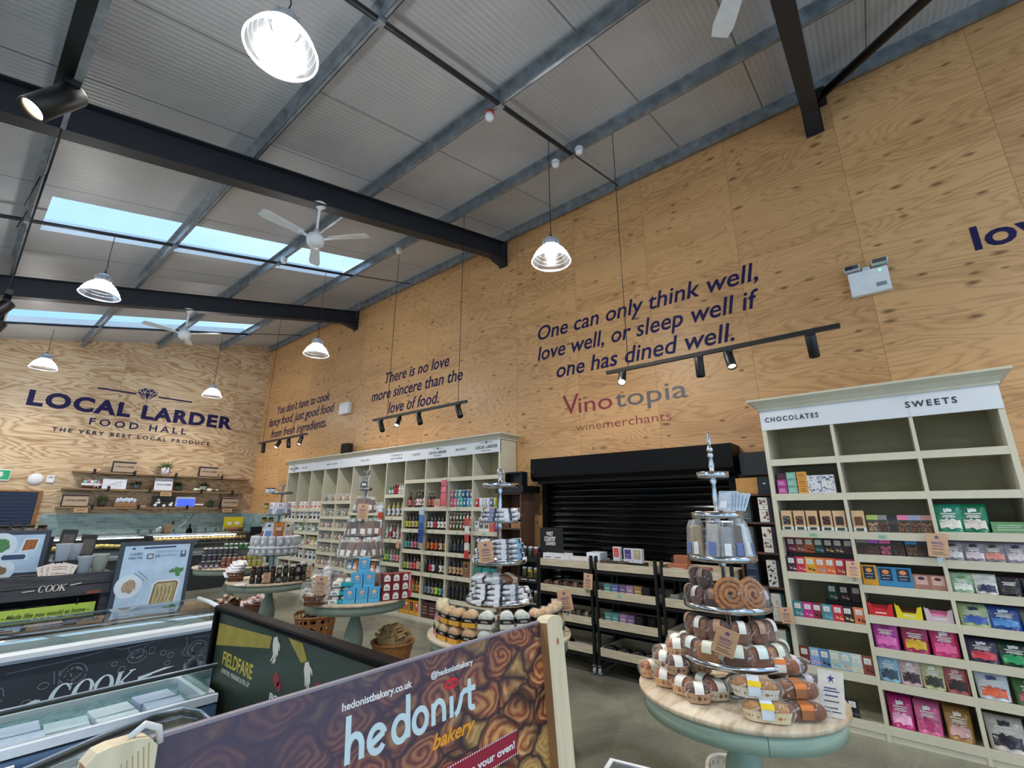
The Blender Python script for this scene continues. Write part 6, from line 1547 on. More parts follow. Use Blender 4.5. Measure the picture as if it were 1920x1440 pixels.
card(P_CARD, 2.98, 4.56, 1.56, FB, 'large kraft price card on the pewter stand', -.05, 1.15)
x, y = T3C; dup(P_WHITE, (x - .05, y - .03, 1.88), FB, 'black and white soft bag perched on the top tier', 'single bag on the pewter stand', {'contents': '3a3034', 'paper_label': 'e8e8ea'}, (1.1, 1.1, 1.0))
# ---- T4
F4 = math.atan2(T4C[1], T4C[0]); b4 = (math.cos(F4), math.sin(F4)); r4 = (b4[1], -b4[0])
def at4(f, s): return (T4C[0] - b4[0] * f + r4[0] * s, T4C[1] - b4[1] * f + r4[1] * s)
for tier in (0, 1):
    for k in range(9):
        s = -.22 + k * .074; f = .44 - abs(s) * .25
        x, y = at4(f, s + .01)
        dup(P_JAR, (x, y, .762 + tier * .10), F4, 'dark preserve jar, %s along, %s layer of the jar table' % (ORD[k], ['lower', 'upper'][tier]), 'dark jars', {'jar_contents': '1e1412' if k % 3 else '3a1c14', 'jar_lid': '2c1a18' if k < 4 else ('c8ccd0' if k in (4, 6) and tier else '1a1c18'), 'jar_label': '2a2420' if k < 4 else ['30342c', '8a8a80', '40443a'][k % 3]})
for k in range(6):
    x, y = at4(.16, .26 + k * .062 - .0); 
    if math.hypot(x - T4C[0], y - T4C[1]) < .5: dup(P_JAR, (x, y, .762), F4, 'white lidded green jar, %s in the row behind dark jars' % ORD[k], 'white lidded jars', {'jar_contents': '26301e', 'jar_lid': 'e4e4e4', 'jar_label': '3a4434'}, (1, 1, 1.9))
dup(P_JAR, at4(.25, .36) + (.762,), F4, 'tall white lidded jar of red preserve at the table edge', 'tall jars', {'jar_contents': '4a1a18', 'jar_lid': 'e0e0e0', 'jar_label': '6a2824'}, (1.2, 1.2, 2.2))
card(P_TAG, *at4(.50, -.05), .78, F4, 'kraft price card before the dark jars', 0, 1.15); card(P_CARD, *at4(.36, .43), .80, F4, 'kraft price card by the white lidded jars', -.1, .9, .15)
for tier, n_ in ((0, 14), (1, 12)):
    for k in range(n_):
        d = -112 + k * (224 / (n_ - 1)); 
        ring(P_TUB, T4C, .262, 1.08 + tier * .118, (d,), 'pale grey lidded tub, %s round, %s layer of the wire tray' % (ORD[k], ['lower', 'upper'][tier]), 'pale grey tubs', [{'can_body': 'b8bcc4'}], jit=.006)
t = thing('wire_hoop', 'white wire hoop holding the grey tubs on the stand', 'wire hoop', (T4C[0], T4C[1], 0)); obj('hoop', MB().tube([(.325 * math.cos(a * PI / 24), .325 * math.sin(a * PI / 24), 1.175) for a in range(48)], .009, WHITEP, 6, True), t)
ring(P_POUCH, T4C, .2, 1.288, (-75, -35, 5, 45, 85), 'pouch, @ on the tier above the tubs', 'pouches on the tub stand', [{'n': 'white printed', 'pouch_body': 'd8dce4', 'front_panel': '9a3a48', 'badge': '6a7ab0'}, {'n': 'blue white', 'pouch_body': 'c8d4e0', 'front_panel': '5a7ab0'}, {'n': 'orange', 'pouch_body': 'c87a28', 'front_panel': '8a4a1c', 'badge': 'a85a20'}, {'n': 'cream', 'pouch_body': 'd0ccc0', 'front_panel': 'b8b0a0'}], scale=(1, .9, 1.15))
ring(P_POUCH, T4C, .14, 1.592, (-60, 0, 60), 'white pouch, @ on the upper tier of the tub stand', 'pouches on the tub stand', [{'pouch_body': 'dcdce4', 'front_panel': '8a90a8', 'badge': 'b88a8a'}], scale=(1, .85, .9))
for k, (s, z, c1, c2) in enumerate(((-.24, 1.88, 'd8dce8', '1a1a20'), (-.32, 1.61, 'a08a48', '1c1a18'), (-.40, 1.61, 'a08a48', '1c1a18'), (-.32, 1.5, 'a89050', '1c1a18'), (-.40, 1.5, 'a89050', '1c1a18'))):
    x, y = at4(.0, s); 
    if k == 0: 
        for q in range(2): dup(P_JARS, (x - q * .06 * r4[0] + .12 * r4[0], y - q * .06 * r4[1] + .12 * r4[1], 1.882), F4, 'small white jar with dark lid, %s on the top arm' % ORD[q], 'small jars on the tub stand', {'jar_contents': c1, 'jar_lid': c2, 'jar_label': 'dfe4ee'})
    else: dup(P_JARS, (x + .22 * r4[0], y + .22 * r4[1], z - .02 if k > 2 else z + .075 - .02), F4, 'small amber jar with black lid, %s of four' % ORD[k - 1], 'small jars on the tub stand', {'jar_contents': c1, 'jar_lid': c2, 'jar_label': 'b8a468'}, (1.15, 1.15, 1.1))
tag(obj('jar_ledge', MB().lathe([(0, 1.585), (.21, 1.585), (.21, 1.59), (0, 1.59)], PEW, 24, Matrix.Translation((T4C[0] - .12 * r4[0], T4C[1] - .12 * r4[1], -.0)))), 'thin metal ledge under the small amber jars', 'ledge')
tag(obj('leaflet_plate', MB().poly([(-.13, -.05), (.1, -.07), (.13, .03), (-.09, .06)], .004, PAPERW, Matrix.Translation((*at4(.42, -.33), .763)) @ Matrix.Rotation(F4, 4, 'Z'))), 'white leaflet lying on the jar table rim', 'leaflet')
x, y = at4(-.02, -.42); slat_basket('wicker_tray', 'dark wicker tray of flat packs behind the jar table rim', (x, y, .762), .26, .2, .1, WICKD, .12, F4, rows=3)
for k in range(5): dup(P_FLAT, (x - .06 + .03 * k, y - .05 + .02 * k, .80 + .03 * k), (0, -.5, F4 + .4), 'white flat pack, %s slanting in the wicker tray' % ORD[k], 'slanting white packs', {'wrapper': 'dcdce0', 'paper_band': 'eceef0', 'dark_patch': '9a9aa0'}, (1.6, 1.2, .8))
# ---- T5 olives and chutneys
F5 = math.atan2(T5C[1], T5C[0]); b5 = (math.cos(F5), math.sin(F5)); r5 = (b5[1], -b5[0])
def at5(f, s): return (T5C[0] - b5[0] * f + r5[0] * s, T5C[1] - b5[1] * f + r5[1] * s)
def jars5(f, s0, n_, z, c, scale, nm, gap=.072):
    for k in range(n_):
        x, y = at5(f, s0 + k * gap)
        dup(P_JAR, (x, y, z), F5, '%s, %s in its row on the farthest table' % (nm, ORD[k]), 'jars on the farthest table', c, scale)
jars5(.38, -.42, 4, .762, {'jar_contents': '4a4050', 'jar_lid': '2c2c34', 'jar_label': 'a8a4b0'}, .9, 'grey labelled jar')
jars5(.38, -.12, 5, .762, {'jar_contents': '6a3a2c', 'jar_lid': 'b89070', 'jar_label': '7a4838'}, (1, 1, .75), 'brown chutney jar'); jars5(.36, -.12, 5, .84, {'jar_contents': '7a4a3c', 'jar_lid': 'c0a080', 'jar_label': '8a5848'}, (1, 1, .75), 'upper brown chutney jar')
for z in (.762, .865): jars5(.33, .24, 3, z, {'jar_contents': '8a8a3a', 'jar_lid': 'e0e0d8', 'jar_label': '9a9a48'}, (1.2, 1.2, 1.05), 'green olive jar' if z < .8 else 'upper green olive jar', .08)
for z in (.762, .86, .955): jars5(.16, -.40, 7, z, {'jar_contents': '2a2a30', 'jar_lid': 'e0e2e4', 'jar_label': '4a4450'}, 1.0, {.762: 'dark striped jar', .86: 'dark striped jar one up', .955: 'dark striped jar topmost'}[z])
jars5(.02, -.12, 8, 1.0, {'jar_contents': '2f5a30', 'jar_lid': 'dfe2df', 'jar_label': '3c6a38'}, (1, 1, 1.1), 'white lidded green jar')
tag(obj('display_riser', MB().box(-.3, .3, -.09, .09, .762, .998, M('riser_grey', '55555a', .6), Matrix.Translation((*at5(-.02, .15), 0)) @ Matrix.Rotation(F5 - PI / 2, 4, 'Z'))), 'grey riser lifting the green jars on the farthest table', 'display riser')
x, y = at5(.2, .47)
for k in range(2): dup(P_CARTON, (x - .1 * k * r5[0] - .02, y - .1 * k * r5[1], .762), F5, 'grey and white carton, %s at the olive table edge' % ORD[k], 'white and grey cartons', {'carton': 'd0d4d8', 'print': '4a505a'}, (.7, .65, 1.4))
# ---- floor baskets
t = slat_basket('open_slat_basket', 'large honey coloured open slat basket on the floor by jar table', (3.42, 6.1, 0), .56, .5, .36, WICK, .18, 1.1)
mb = MB(); rr = random.Random(8)
for k in range(26): mb.ell(rr.uniform(-.16, .16), rr.uniform(-.14, .14), .2 + rr.uniform(0, .17), .06, .05, .04, M('black_bags', '1b1b20', .35, bump=.5), 8, 5, jit=.2, rnd=rr)
o = tag(obj('black_packets', mb), 'heap of black packets filling the open slat basket', 'packets'); o.location = (3.42, 6.1, 0); o['kind'] = 'stuff'
def woven_tub(name, lb, loc, r, h, m, k0=.7):
    t = thing(name, lb, 'basket', loc)
    P = [(0, 0), (r * k0, 0)] + [(r * (k0 + (1 - k0) * j / 12) + (.006 if j % 2 else 0), h * j / 12) for j in range(13)] + [(r + .012, h + .01), (r - .01, h + .012), (r - .02, h - .02), (r * k0 * .95, .02), (0, .02)]
    mb = MB(); mb.lathe(P, m, 40); obj('woven_wall', mb, t)
    mb = MB(); mb.tube([((r + .004) * math.cos(a * PI / 20), (r + .004) * math.sin(a * PI / 20), h + .006 * (a % 2)) for a in range(40)], .013, m, 6, True); obj('rim', mb, t)
    return t
woven_tub('wicker_tub', 'tan wicker tub heaped with loofahs under the blue carton table', (3.46, 4.52, 0), .22, .28, WICK)
mb = MB(); rr = random.Random(4)
for k in range(60):
    a, q = rr.uniform(0, 6.28), rr.uniform(0, .15); zz = .28 + .15 * math.sqrt(max(0, 1 - (q / .165) ** 2))
    mb.tube([(q * math.cos(a) + .05 * math.cos(b), q * math.sin(a) + .05 * math.sin(b) * .8, zz + .02 * math.sin(b * 2 + a)) for b in [i * PI / 3 for i in range(6)]], .014, M('straw_fibre', 'b8986a', .8, var=.35, scale=60, bump=.8), 5, True)
mb.ell(0, 0, .3, .16, .16, .13, MATS['straw_fibre'], 16, 8, jit=.06, rnd=rr)
o = tag(obj('loofah_heap', mb), 'heap of tan woven fibre balls in the wicker tub', 'fibre balls'); o.location = (3.46, 4.52, 0); o['kind'] = 'stuff'
for nm, loc, cols, lb in (('wicker_basket', (3.12, 8.22, 0), ('7a4a34', 'b8a090', '3a2620', 'c8b8ac'), 'wide wicker basket of brown packets by the farthest table'), ('wicker_basket', (3.44, 7.80, 0), ('d8c8d0', 'e4d8e0', 'c0a8b0', 'b89080'), 'round wicker basket of pink and white packets')):
    woven_tub(nm, lb, loc, .21, .30, WICKD); loc = Vector(loc)
    for k in range(11):
        a = k * 2.4; q = .04 + .012 * k
        dup(P_SLAB, (loc.x + q * math.cos(a) - .02, loc.y + q * math.sin(a), .27 + .022 * ((k * 5) % 4)), (R.uniform(-.5, .5), R.uniform(-.6, .6), a), '%s packet, %s in the %s' % (['brown', 'pale'][k % 2] if cols[0] == '7a4a34' else ['pinkish', 'white'][k % 2], ORD[k], 'wide wicker basket' if cols[0] == '7a4a34' else 'round wicker basket'), 'packets in floor baskets', {'wrapper': cols[k % 4], 'paper_band': cols[(k + 1) % 4], 'dark_patch': cols[(k + 2) % 4]}, (.9, .8, .8))
# ================================================================ FAR WALL
RW = M('rough_brown_board', '8a6c50', .65, var=.3, scale=5, stretch=(.6, 8, 8))
IRON = M('black_iron', '151414', .5)
def wshelf(x0, x1, z, lb, br):
    t = thing('rustic_shelf', lb, 'wall shelf', (0, 0, 0), 0, 'rustic shelves on the far wall')
    obj('board', MB().box(x0, x1, YF - .25, YF - .002, z - .04, z, RW, ch=.004), t)
    for x in br:
        mb = MB(); mb.box(x - .02, x + .02, YF - .27, YF - .002, z - .052, z - .041, IRON); mb.box(x - .02, x + .02, YF - .27, YF - .252, z - .052, z + .05, IRON); mb.ell(x, YF - .27, z + .03, .03, .012, .03, IRON, 10, 6); obj('bracket', mb, t)
wshelf(1.72, 5.25, 2.46, 'topmost rustic wall shelf with two hampers and a plant', (2.05, 2.75, 3.55, 4.55))
wshelf(1.62, 5.18, 2.10, 'middle rustic wall shelf with prints and trailing greenery', (2.35, 3.1, 4.15, 4.85))
wshelf(1.60, 5.14, 1.715, 'lowest rustic wall shelf with blue lit box and hampers', (2.15, 2.95, 3.9, 4.62))
YS = YF - .2
def hamper(x, w_, z, h, lb, d=.09, side='2c2228'):
    t = thing('hamper_box', lb, 'gift box', (x, YS, z), 0, 'pale hamper boxes on the far wall shelves')
    m_ = M('pale_kraft_lid', 'a8937c', .6, var=.08)
    obj('box_lid', MB().box(-w_ / 2, w_ / 2, -.03, .0, .012, h, m_, Matrix.Rotation(-.16, 4, 'X'), ch=.002), t)
    obj('box_body', MB().box(-w_ / 2 - .015, w_ / 2, .004, d, .0, h * .92, M('dark_hamper', side, .6)), t)
    F = Matrix.Rotation(-.16, 4, 'X') @ Matrix.Translation((0, -.031, 0)) @ FR['far']
    me = text_mesh('logo', 'LOCAL LARDER', w_ * .115, M('logo_brown', '4a3628', .6), .0008, 0, .002, 'CENTER'); me.transform(F @ Matrix.Translation((0, h * .42, 0))); obj('logo', me, t)
hamper(2.56, .40, 2.462, .27, 'pale hamper box nearer the logo on the topmost shelf'); hamper(4.26, .40, 2.462, .27, 'pale hamper box with bow on the topmost shelf')
hamper(1.87, .40, 1.717, .27, 'pale hamper box at the blind end of the lowest shelf'); hamper(4.86, .38, 1.717, .26, 'pale hamper box at the corner end of the lowest shelf')
PLANT = M('leaf_green', '4f6b3a', .5, var=.35, scale=20); PLD = M('leaf_dark_green', '2c4226', .5, var=.35, scale=20)
def potted(x, z, s, lb, pot, m=PLANT, n=46, trail=0):
    t = thing('potted_plant', lb, 'plant', (x, YS + .05, z)); rr = random.Random(int(x * 100))
    obj('pot', MB().lathe([(0, 0), (.05 * s, 0), (.065 * s, .11 * s), (.058 * s, .11 * s), (0, .1 * s)], M('pot_' + pot, pot, .5), 16), t)
    mb = MB()
    for k in range(n):
        a, e = rr.uniform(0, 6.28), rr.uniform(.1, 1.3); L = rr.uniform(.08, .16) * s
        dx, dy, dz = math.cos(a) * math.cos(e), math.sin(a) * math.cos(e), math.sin(e)
        p0 = Vector((dx * .02, dy * .02, .1 * s)); p1 = p0 + Vector((dx, dy, dz)) * L; sd = Vector((-dy, dx, 0)) * .018 * s
        pm = p0.lerp(p1, .55); mb.add([p0, pm + sd, p1 + Vector((0, 0, -.02)), pm - sd], [(0, 1, 2, 3)], m)
    obj('foliage', mb, t)
potted(3.35, 2.462, 1.5, 'green plant in white pot on the topmost shelf', 'e0e0e6')
potted(2.86, 2.102, 1.1, 'small plant in grey blue pot on the middle shelf', '55636e', PLD); potted(3.68, 2.102, 1.15, 'bushy dark plant beside the white framed print', '3c4a3c', PLD)
potted(2.31, 1.717, 1.2, 'bushy plant in dark pot on the lowest shelf', '3a403c', PLANT); potted(4.43, 1.717, 1.0, 'small plant beside the corner hamper box', '3c443c', PLANT)
potted(4.2, 2.102, 1.2, 'leafy trailing plant in clear vase on the middle shelf', 'b8c4b8', PLD)
t = thing('gift_basket', 'oval gift basket with white bow on the middle shelf', 'basket', (2.07, YS + .06, 2.102))
obj('basket_wall', MB().lathe([(0, 0), (.13, 0), (.17, .09), (.16, .09), (0, .02)], WICKD, 24, Matrix.Diagonal((1, .5, 1, 1))), t); obj('ribbon_band', MB().lathe([(.165, .06), (.178, .11)], WHITEP, 24, Matrix.Diagonal((1, .5, 1, 1)), cap=False), t)
mb = MB()
for k in range(5): mb.ell(-.11 + .055 * k, 0, .13 + .02 * (k % 2), .04, .03, .045, [M('mint_tissue', '8ac0b8', .6), M('rose_tissue', 'd0789a', .6), PAPERW][k % 3], 9, 6, jit=.1, rnd=R)
obj('contents', mb, t); mb = MB(); mb.ribbon([(.03, .0), (.07, .06), (.1, .1)], .014, .004, WHITEP, Matrix.Translation((0, -.095, .02)) @ FR['far']); mb.ribbon([(.03, .1), (.07, .05), (.11, .0)], .014, .004, WHITEP, Matrix.Translation((0, -.097, .02)) @ FR['far']); obj('bow', mb, t)
def fprint(x, w_, z, h, lb, tilt=-.16, deco=0):
    t = thing('framed_print', lb, 'print', (x, YS, z)); T = Matrix.Rotation(tilt, 4, 'X')
    obj('print_board', MB().box(-w_ / 2, w_ / 2, 0, .012, 0, h, M('cool_white_board', 'dcdfe8', .5), T, ch=.002), t)
    F = T @ Matrix.Translation((0, -.001, 0)) @ FR['far']; mb = MB()
    if deco == 0:
        mb.ribbon([(-w_ * .3, h * .25), (w_ * .1, h * .6), (w_ * .3, h * .7)], .008, .001, INK, F); mb.ribbon([(0, h * .5), (.0, h * .25), (w_ * .1, h * .5), (w_ * .12, h * .2), (w_ * .25, h * .5), (w_ * .28, h * .25)], .006, .001, M('light_ink', '8a90a0', .5), F)
    else:
        mb.ribbon([(w_ * .42 * math.cos(PI + a * PI / 10), h * .92 + h * .1 * math.sin(PI + a * PI / 10)) for a in range(11)], .006, .001, M('light_ink', '8a90a0', .5), F)
        me = text_mesh('logo', 'LOCAL LARDER', w_ * .115, INK, .0008, 0, .002, 'CENTER'); me.transform(F @ Matrix.Translation((0, h * .42, 0))); obj('logo', me, t)
    obj('drawing', mb, t)
fprint(2.45, .42, 2.102, .23, 'white canvas with thin ink drawing on the middle shelf'); fprint(3.36, .36, 2.102, .29, 'white boxed print with logo in the middle of the middle shelf', deco=1)
mb = MB(); rr = random.Random(2)
t = thing('flower_garland', 'cream flowers and leaves lying along the middle shelf', 'flowers', (4.25, YS - .02, 2.102))
for k in range(34):
    x, y = rr.uniform(-.42, .45), rr.uniform(-.02, .06); mb.add([(x, y, .01), (x + .05, y + .02, .05), (x + .09, y, .02), (x + .04, y - .03, .02)], [(0, 1, 2, 3)], PLD)
obj('leaf_stems', mb, t)
for x, q in ((-.22, .06), (-.16, .045), (.08, .07), (.25, .035)): obj('flower_head', MB().ell(x, 0, .04, q, q * .7, q * .6, M('cream_petals', 'e4ddc8', .6), 12, 6, jit=.1, rnd=rr), t)
t = thing('bread_basket', 'wooden trug of blue and white bags on the lowest shelf', 'basket', (2.72, YS + .04, 1.717)); obj('trug', MB().box(-.2, .2, -.08, .08, 0, .09, M('trug_wood', '9a6a44', .6), ch=.01), t)
mb = MB()
for k in range(7): mb.ell(-.15 + .05 * k, 0, .13 + .02 * (k % 2), .04, .05, .06, M('blue_white_print', 'c0ccdc', .5, var=.35, scale=50), 8, 6, jit=.18, rnd=R)
obj('bag_contents', mb, t)
tag(obj('folded_cloth', MB().box(2.96, 3.1, YS - .02, YS + .1, 1.717, 1.745, M('pink_cloth', 'c8b0a8', .7), ch=.008)), 'folded pale cloth between trug and black picture', 'cloth')
t = thing('dark_picture_board', 'black picture board with white flowers on the lowest shelf', 'picture', (3.42, YS, 1.717)); obj('board', MB().box(-.23, .23, 0, .02, 0, .25, M('charcoal_board', '1a1a1c', .5), Matrix.Rotation(-.1, 4, 'X')), t)
mb = MB(); F = Matrix.Rotation(-.1, 4, 'X') @ Matrix.Translation((0, -.001, 0)) @ FR['far']
for cx, cy, q in ((-.15, .05, .03), (-.1, .17, .025), (-.09, .11, .03), (-.13, .1, .02), (.15, .06, .035), (.17, .1, .02), (.02, .04, .03)): mb.poly([(cx + q * math.cos(a) * (1 + .3 * (k % 2)), cy + q * math.sin(a)) for k, a in enumerate([i * PI / 5 for i in range(10)])], .001, PAPERW, F)
obj('white_motifs', mb, t)
t = thing('insect_killer', 'glowing blue insect killer box on the lowest shelf', 'insect killer', (3.87, YS, 1.717)); obj('housing', MB().box(-.21, .21, 0, .1, 0, .25, M('blue_grey_case', 'b0b8c8', .4), ch=.02), t)
for k in range(3): obj('glowing_tube', MB().box(-.18, .18, -.004, .0, .035 + k * .058, .075 + k * .058, M('blue_glow', '1a34ff', .5, emit=2.5)), t)
t = thing('small_gift_box', 'small white gift box with bow beside the blue glowing box', 'gift box', (4.17, YS, 1.717)); obj('box_body', MB().box(-.09, .09, 0, .08, 0, .07, M('brown_box', '6a5648', .6)), t); obj('bow', MB().box(-.095, .095, -.004, .084, .045, .085, PAPERW, ch=.01), t)
for x, z, lb in ((1.98, 1.69, 'kraft card hanging from the lowest shelf under the hamper'), (3.42, 2.06, 'kraft card hanging from the middle shelf edge'), (4.80, 1.69, 'kraft card hanging from the lowest shelf corner end')):
    t = thing('shelf_card', lb, 'price card', (x, YF - .262, z - .09)); obj('card', MB().box(-.11, .11, -.002, 0, 0, .09, KRAFT), t); obj('writing', lines(MB(), INK, Matrix.Translation((0, -.0025, 0)) @ FR['far'], -.08, .08, [.03, .05, .065], .006), t)
# exit sign, alarm, thermostat
t = thing('exit_sign', 'green exit sign with white downward arrow on the far wall', 'exit sign', (.66, YF - .03, 2.23)); obj('sign_plate', MB().box(-.2, .16, 0, .028, 0, .18, M('exit_green', '1f8a5c', .4, emit=.35)), t)
obj('white_edge', MB().box(-.21, .17, .004, .03, -.02, .2, WHITEP), t)
mb = MB(); mb.poly([(.0, .04), (.05, .1), (.02, .09), (.02, .15), (-.02, .15), (-.02, .09), (-.05, .1)], .002, PAPERW, Matrix.Translation((0.04, -.001, 0)) @ FR['far']); obj('arrow', mb, t)
t = thing('round_sounder', 'round white sounder on the far wall beside the thermostat', 'alarm', (1.2, YF - .002, 2.26)); obj('dome', MB().lathe([(0, .05), (.07, .045), (.115, .02), (.12, 0), (0, 0)], WHITEP, 24, Matrix.Rotation(PI / 2, 4, 'X')), t)
t = thing('thermostat', 'small square white thermostat by the round sounder', 'thermostat', (1.42, YF - .002, 2.20)); obj('case', MB().box(-.06, .06, -.03, 0, 0, .15, WHITEP, ch=.006), t); obj('screen', MB().box(-.035, .035, -.0315, -.03, .09, .125, M('screen_grey', '9aa4a0', .3)), t)
# window with the navy blind
mb = MB(); fr_ = M('timber_reveal', '8a6038', .6, var=.2)
mb.box(1.30, 1.36, YF - .05, YF, .95, 2.0, fr_); mb.box(-1.2, 1.36, YF - .05, YF, 2.0, 2.03, fr_); mb.box(-1.2, 1.3, YF - .012, YF - .002, .95, 2.0, M('pane_dark', '10141c', .1))
wd = struct('window_4', mb)
t = thing('venetian_blind', 'navy venetian blind in the window at the end of the far wall', 'blind', (0, YF - .035, 0))
nb = M('navy_blind', '2a3a5e', .35); 
for k in range(15):
    z = 1.95 - k * .068; obj('slat', MB().box(-1.15, 1.29, -.022, .022, -.0015, .0015, nb, Matrix.Translation((0, 0, z)) @ Matrix.Rotation(.75, 4, 'X')), t)
# ================================================================ DELI COUNTER
t = thing('deli_counter', 'long glass fronted deli counter lit by a strip light before the tiles', 'deli counter')
STL = M('brushed_stainless', '9ea4a6', .3, .8, .1, stretch=(1, 1, 20)); DKC = M('dark_counter_front', '34383c', .4)
obj('counter_body', MB().box(-2.4, 4.88, 12.06, 12.85, 0, .78, DKC, ch=.01), t)
obj('display_deck', MB().box(-2.38, 4.86, 12.06, 12.7, .781, .86, STL), t)
obj('service_top', MB().box(-2.4, 4.88, 12.35, 12.85, 1.125, 1.155, STL), t); obj('back_wall', MB().box(-2.4, 4.88, 12.82, 12.85, .781, 1.125, DKC), t)
obj('front_bumper', MB().box(-2.42, 4.9, 12.0, 12.06, .7, .78, M('bumper_light', '8d9698', .4), ch=.01), t)
for x in (-2.4, 1.0, 2.93, 4.87): obj('end_glass' if x > 4 else 'divider_glass', MB().box(x - .004, x + .004, 12.07, 12.35, .86, 1.15, glass('clear_pane', (.86, .95, .94), .1)), t)
obj('front_glass', MB().add([(-2.4, 12.03, .8), (4.88, 12.03, .8), (4.88, 12.1, 1.1), (-2.4, 12.1, 1.1), (-2.4, 12.3, 1.15), (4.88, 12.3, 1.15)], [(0, 1, 2, 3), (3, 2, 5, 4)], glass('clear_pane')), t)
LS = M('strip_light', 'eef6ff', .5, emit=7.0)
for a, b_ in ((-2.3, .9), (1.05, 2.85), (3.02, 4.6)): obj('strip_lamp', MB().box(a, b_, 12.12, 12.15, 1.105, 1.122, LS), t)
for k in range(24):
    x = 3.08 + .075 * k; 
    t2 = thing('pastry', 'golden pastry, %s in the %s deli row' % (ORD[k % 12], ['nearer', 'farther'][k // 12]), 'pastry', (x, 12.16 + .02 * (k % 2), 1.0), 0, 'golden pastries in the deli')
    obj('bun', MB().ell(0, 0, .045, .045, .05, .04, M('golden_crust', 'c89a5a', .5, var=.3, scale=30), 10, 6, jit=.1, rnd=R), t2); obj('dark_case', MB().lathe([(.03, -.04), (.042, .03)], M('black_case', '1c1a18', .5), 12), t2)
tag(obj('pastry_shelf', MB().box(3.0, 4.84, 12.1, 12.3, .945, .959, STL).box(3.02, 3.04, 12.12, 12.28, .862, .945, STL).box(4.8, 4.82, 12.12, 12.28, .862, .945, STL)), 'steel shelf carrying the golden pastries', 'shelf')
o = MB(); rr = random.Random(6)
for k in range(22): o.ell(1.1 + .08 * k, 12.2, .96 + .01 * math.sin(k), .07, .09, .04, M('yellow_cheese', 'd8b868', .5, var=.2), 9, 5, jit=.15, rnd=rr)
o = tag(obj('cheese_display', o), 'row of pale yellow cheeses on ice in the deli', 'cheese'); o['kind'] = 'stuff'
# on the counter
t = thing('till_screen', 'black till screen on a stand at the end of the deli counter', 'till', (5.08, 12.15, 0)); obj('monitor', MB().box(-.16, .16, 0, .03, 1.1, 1.27, BLACK, ch=.006), t); obj('stand_leg', MB().box(-.02, .02, .02, .05, .78, 1.12, STL), t); obj('cash_drawer', MB().box(-.16, .2, -.05, .4, .78, .9, BLACK, ch=.005), t)
obj('counter_block', MB().box(-.19, .22, -.08, .5, 0, .78, DKC), t)
t = thing('display_case_box', 'yellow box with white labels standing against the tiles', 'box', (4.95, 13.3, 1.16)); obj('yellow_panel', MB().box(-.22, .22, 0, .05, 0, .32, M('bright_yellow', 'd8c81e', .4), ch=.004), t)
for x in (-.1, .08): obj('white_label', MB().box(x - .055, x + .055, -.003, 0, .13, .21, PAPERW), t)
obj('brown_tub', MB().lathe([(0, -.02), (.16, -.02), (.18, .08), (0, .08)], M('brown_tub', '8a5a3c', .6), 20, Matrix.Translation((.0, -.18, 0))), t)
tag(obj('steel_worktop', MB().box(1.45, 5.4, 13.05, 13.68, 1.10, 1.14, STL)), 'steel back worktop running under the tiles', 'worktop'); tag(obj('base_cabinet', MB().box(1.47, 5.38, 13.1, 13.68, 0, 1.098, DKC)), 'dark cabinet run below the steel back worktop', 'cabinet')
t = thing('meat_slicer', 'wooden knife block with steel slicer on the back worktop', 'slicer', (3.35, 12.55, 1.157)); obj('knife_block', MB().box(-.05, .05, 0, .12, 0, .2, M('block_wood', '8a6a4c', .6), Matrix.Rotation(.2, 4, 'Y'), ch=.004), t); obj('knife_handle', MB().box(.03, .06, .04, .07, .19, .28, BLACK, Matrix.Rotation(.2, 4, 'Y')), t); obj('steel_plate', MB().lathe([(0, 0), (.08, 0), (.08, .012), (0, .012)], STL, 20, Matrix.Translation((-.12, .06, .06)) @ Matrix.Rotation(PI / 2, 4, 'X')), t)
t = thing('ham_stand', 'curved wire ham stand holding a dark bottle on the counter', 'wire stand', (3.75, 12.5, 1.157)); 
for s in (-1, 1): obj('wire', MB().tube([(s * .26, 0, 0), (s * .19, 0, .15), (s * .10, 0, .22), (s * .08, 0, .38)], .007, STL, 6), t)
obj('wire_hook', MB().tube([(-.1, 0, .36), (-.03, 0, .25), (.03, 0, .42)], .008, BLACK, 6), t); obj('bottle', MB().lathe([(0, 0), (.06, 0), (.06, .06), (.02, .12), (.015, .2), (0, .2)], BLACKG, 14), t)
for k in range(9): 
    x = 3.0 + k * .22
    if k in (2, 4): continue
    tag(obj('small_glass', MB().lathe([(0, 1.141), (.025, 1.141), (.03, 1.23), (.026, 1.23), (.022, 1.15), (0, 1.15)], glass('tumbler', (.9, .96, .96), .25), 12, Matrix.Translation((x, 13.25, 0)))), 'small clear glass, %s along the back worktop' % ORD[k], 'glass', 'small glasses on the back worktop')
# wall devices on the plywood wall
t = thing('emergency_light', 'white twin head emergency light with green indicator on the plywood', 'emergency light', (XW - .002, -.11, 3.70))
obj('case', MB().box(-.07, 0, -.16, .155, 0, .25, WHITEP, ch=.008), t)
for y, z in ((.11, .27), (-.11, .275)): 
    h = obj('lamp_head', MB().box(-.11, -.02, y - .065, y + .065, z - .008, z + .05, M('lamp_grey', 'c8ccd0', .3), Matrix.Translation((0, 0, 0)), ch=.008), t); obj('lens', MB().box(-.113, -.11, y - .055, y + .055, z, z + .042, glass('lens_glass', (.8, .84, .86), .3)), h)
obj('bracket', MB().box(-.05, -.01, -.03, .03, .24, .29, WHITEP), t); obj('indicator', MB().ell(-.072, -.10, .215, .003, .008, .008, M('green_led', '30ff70', .5, emit=6.0), 8, 5), t); obj('test_panel', MB().box(-.0715, -.069, -.13, -.05, .05, .09, M('panel_grey', '8a9096', .5)), t)
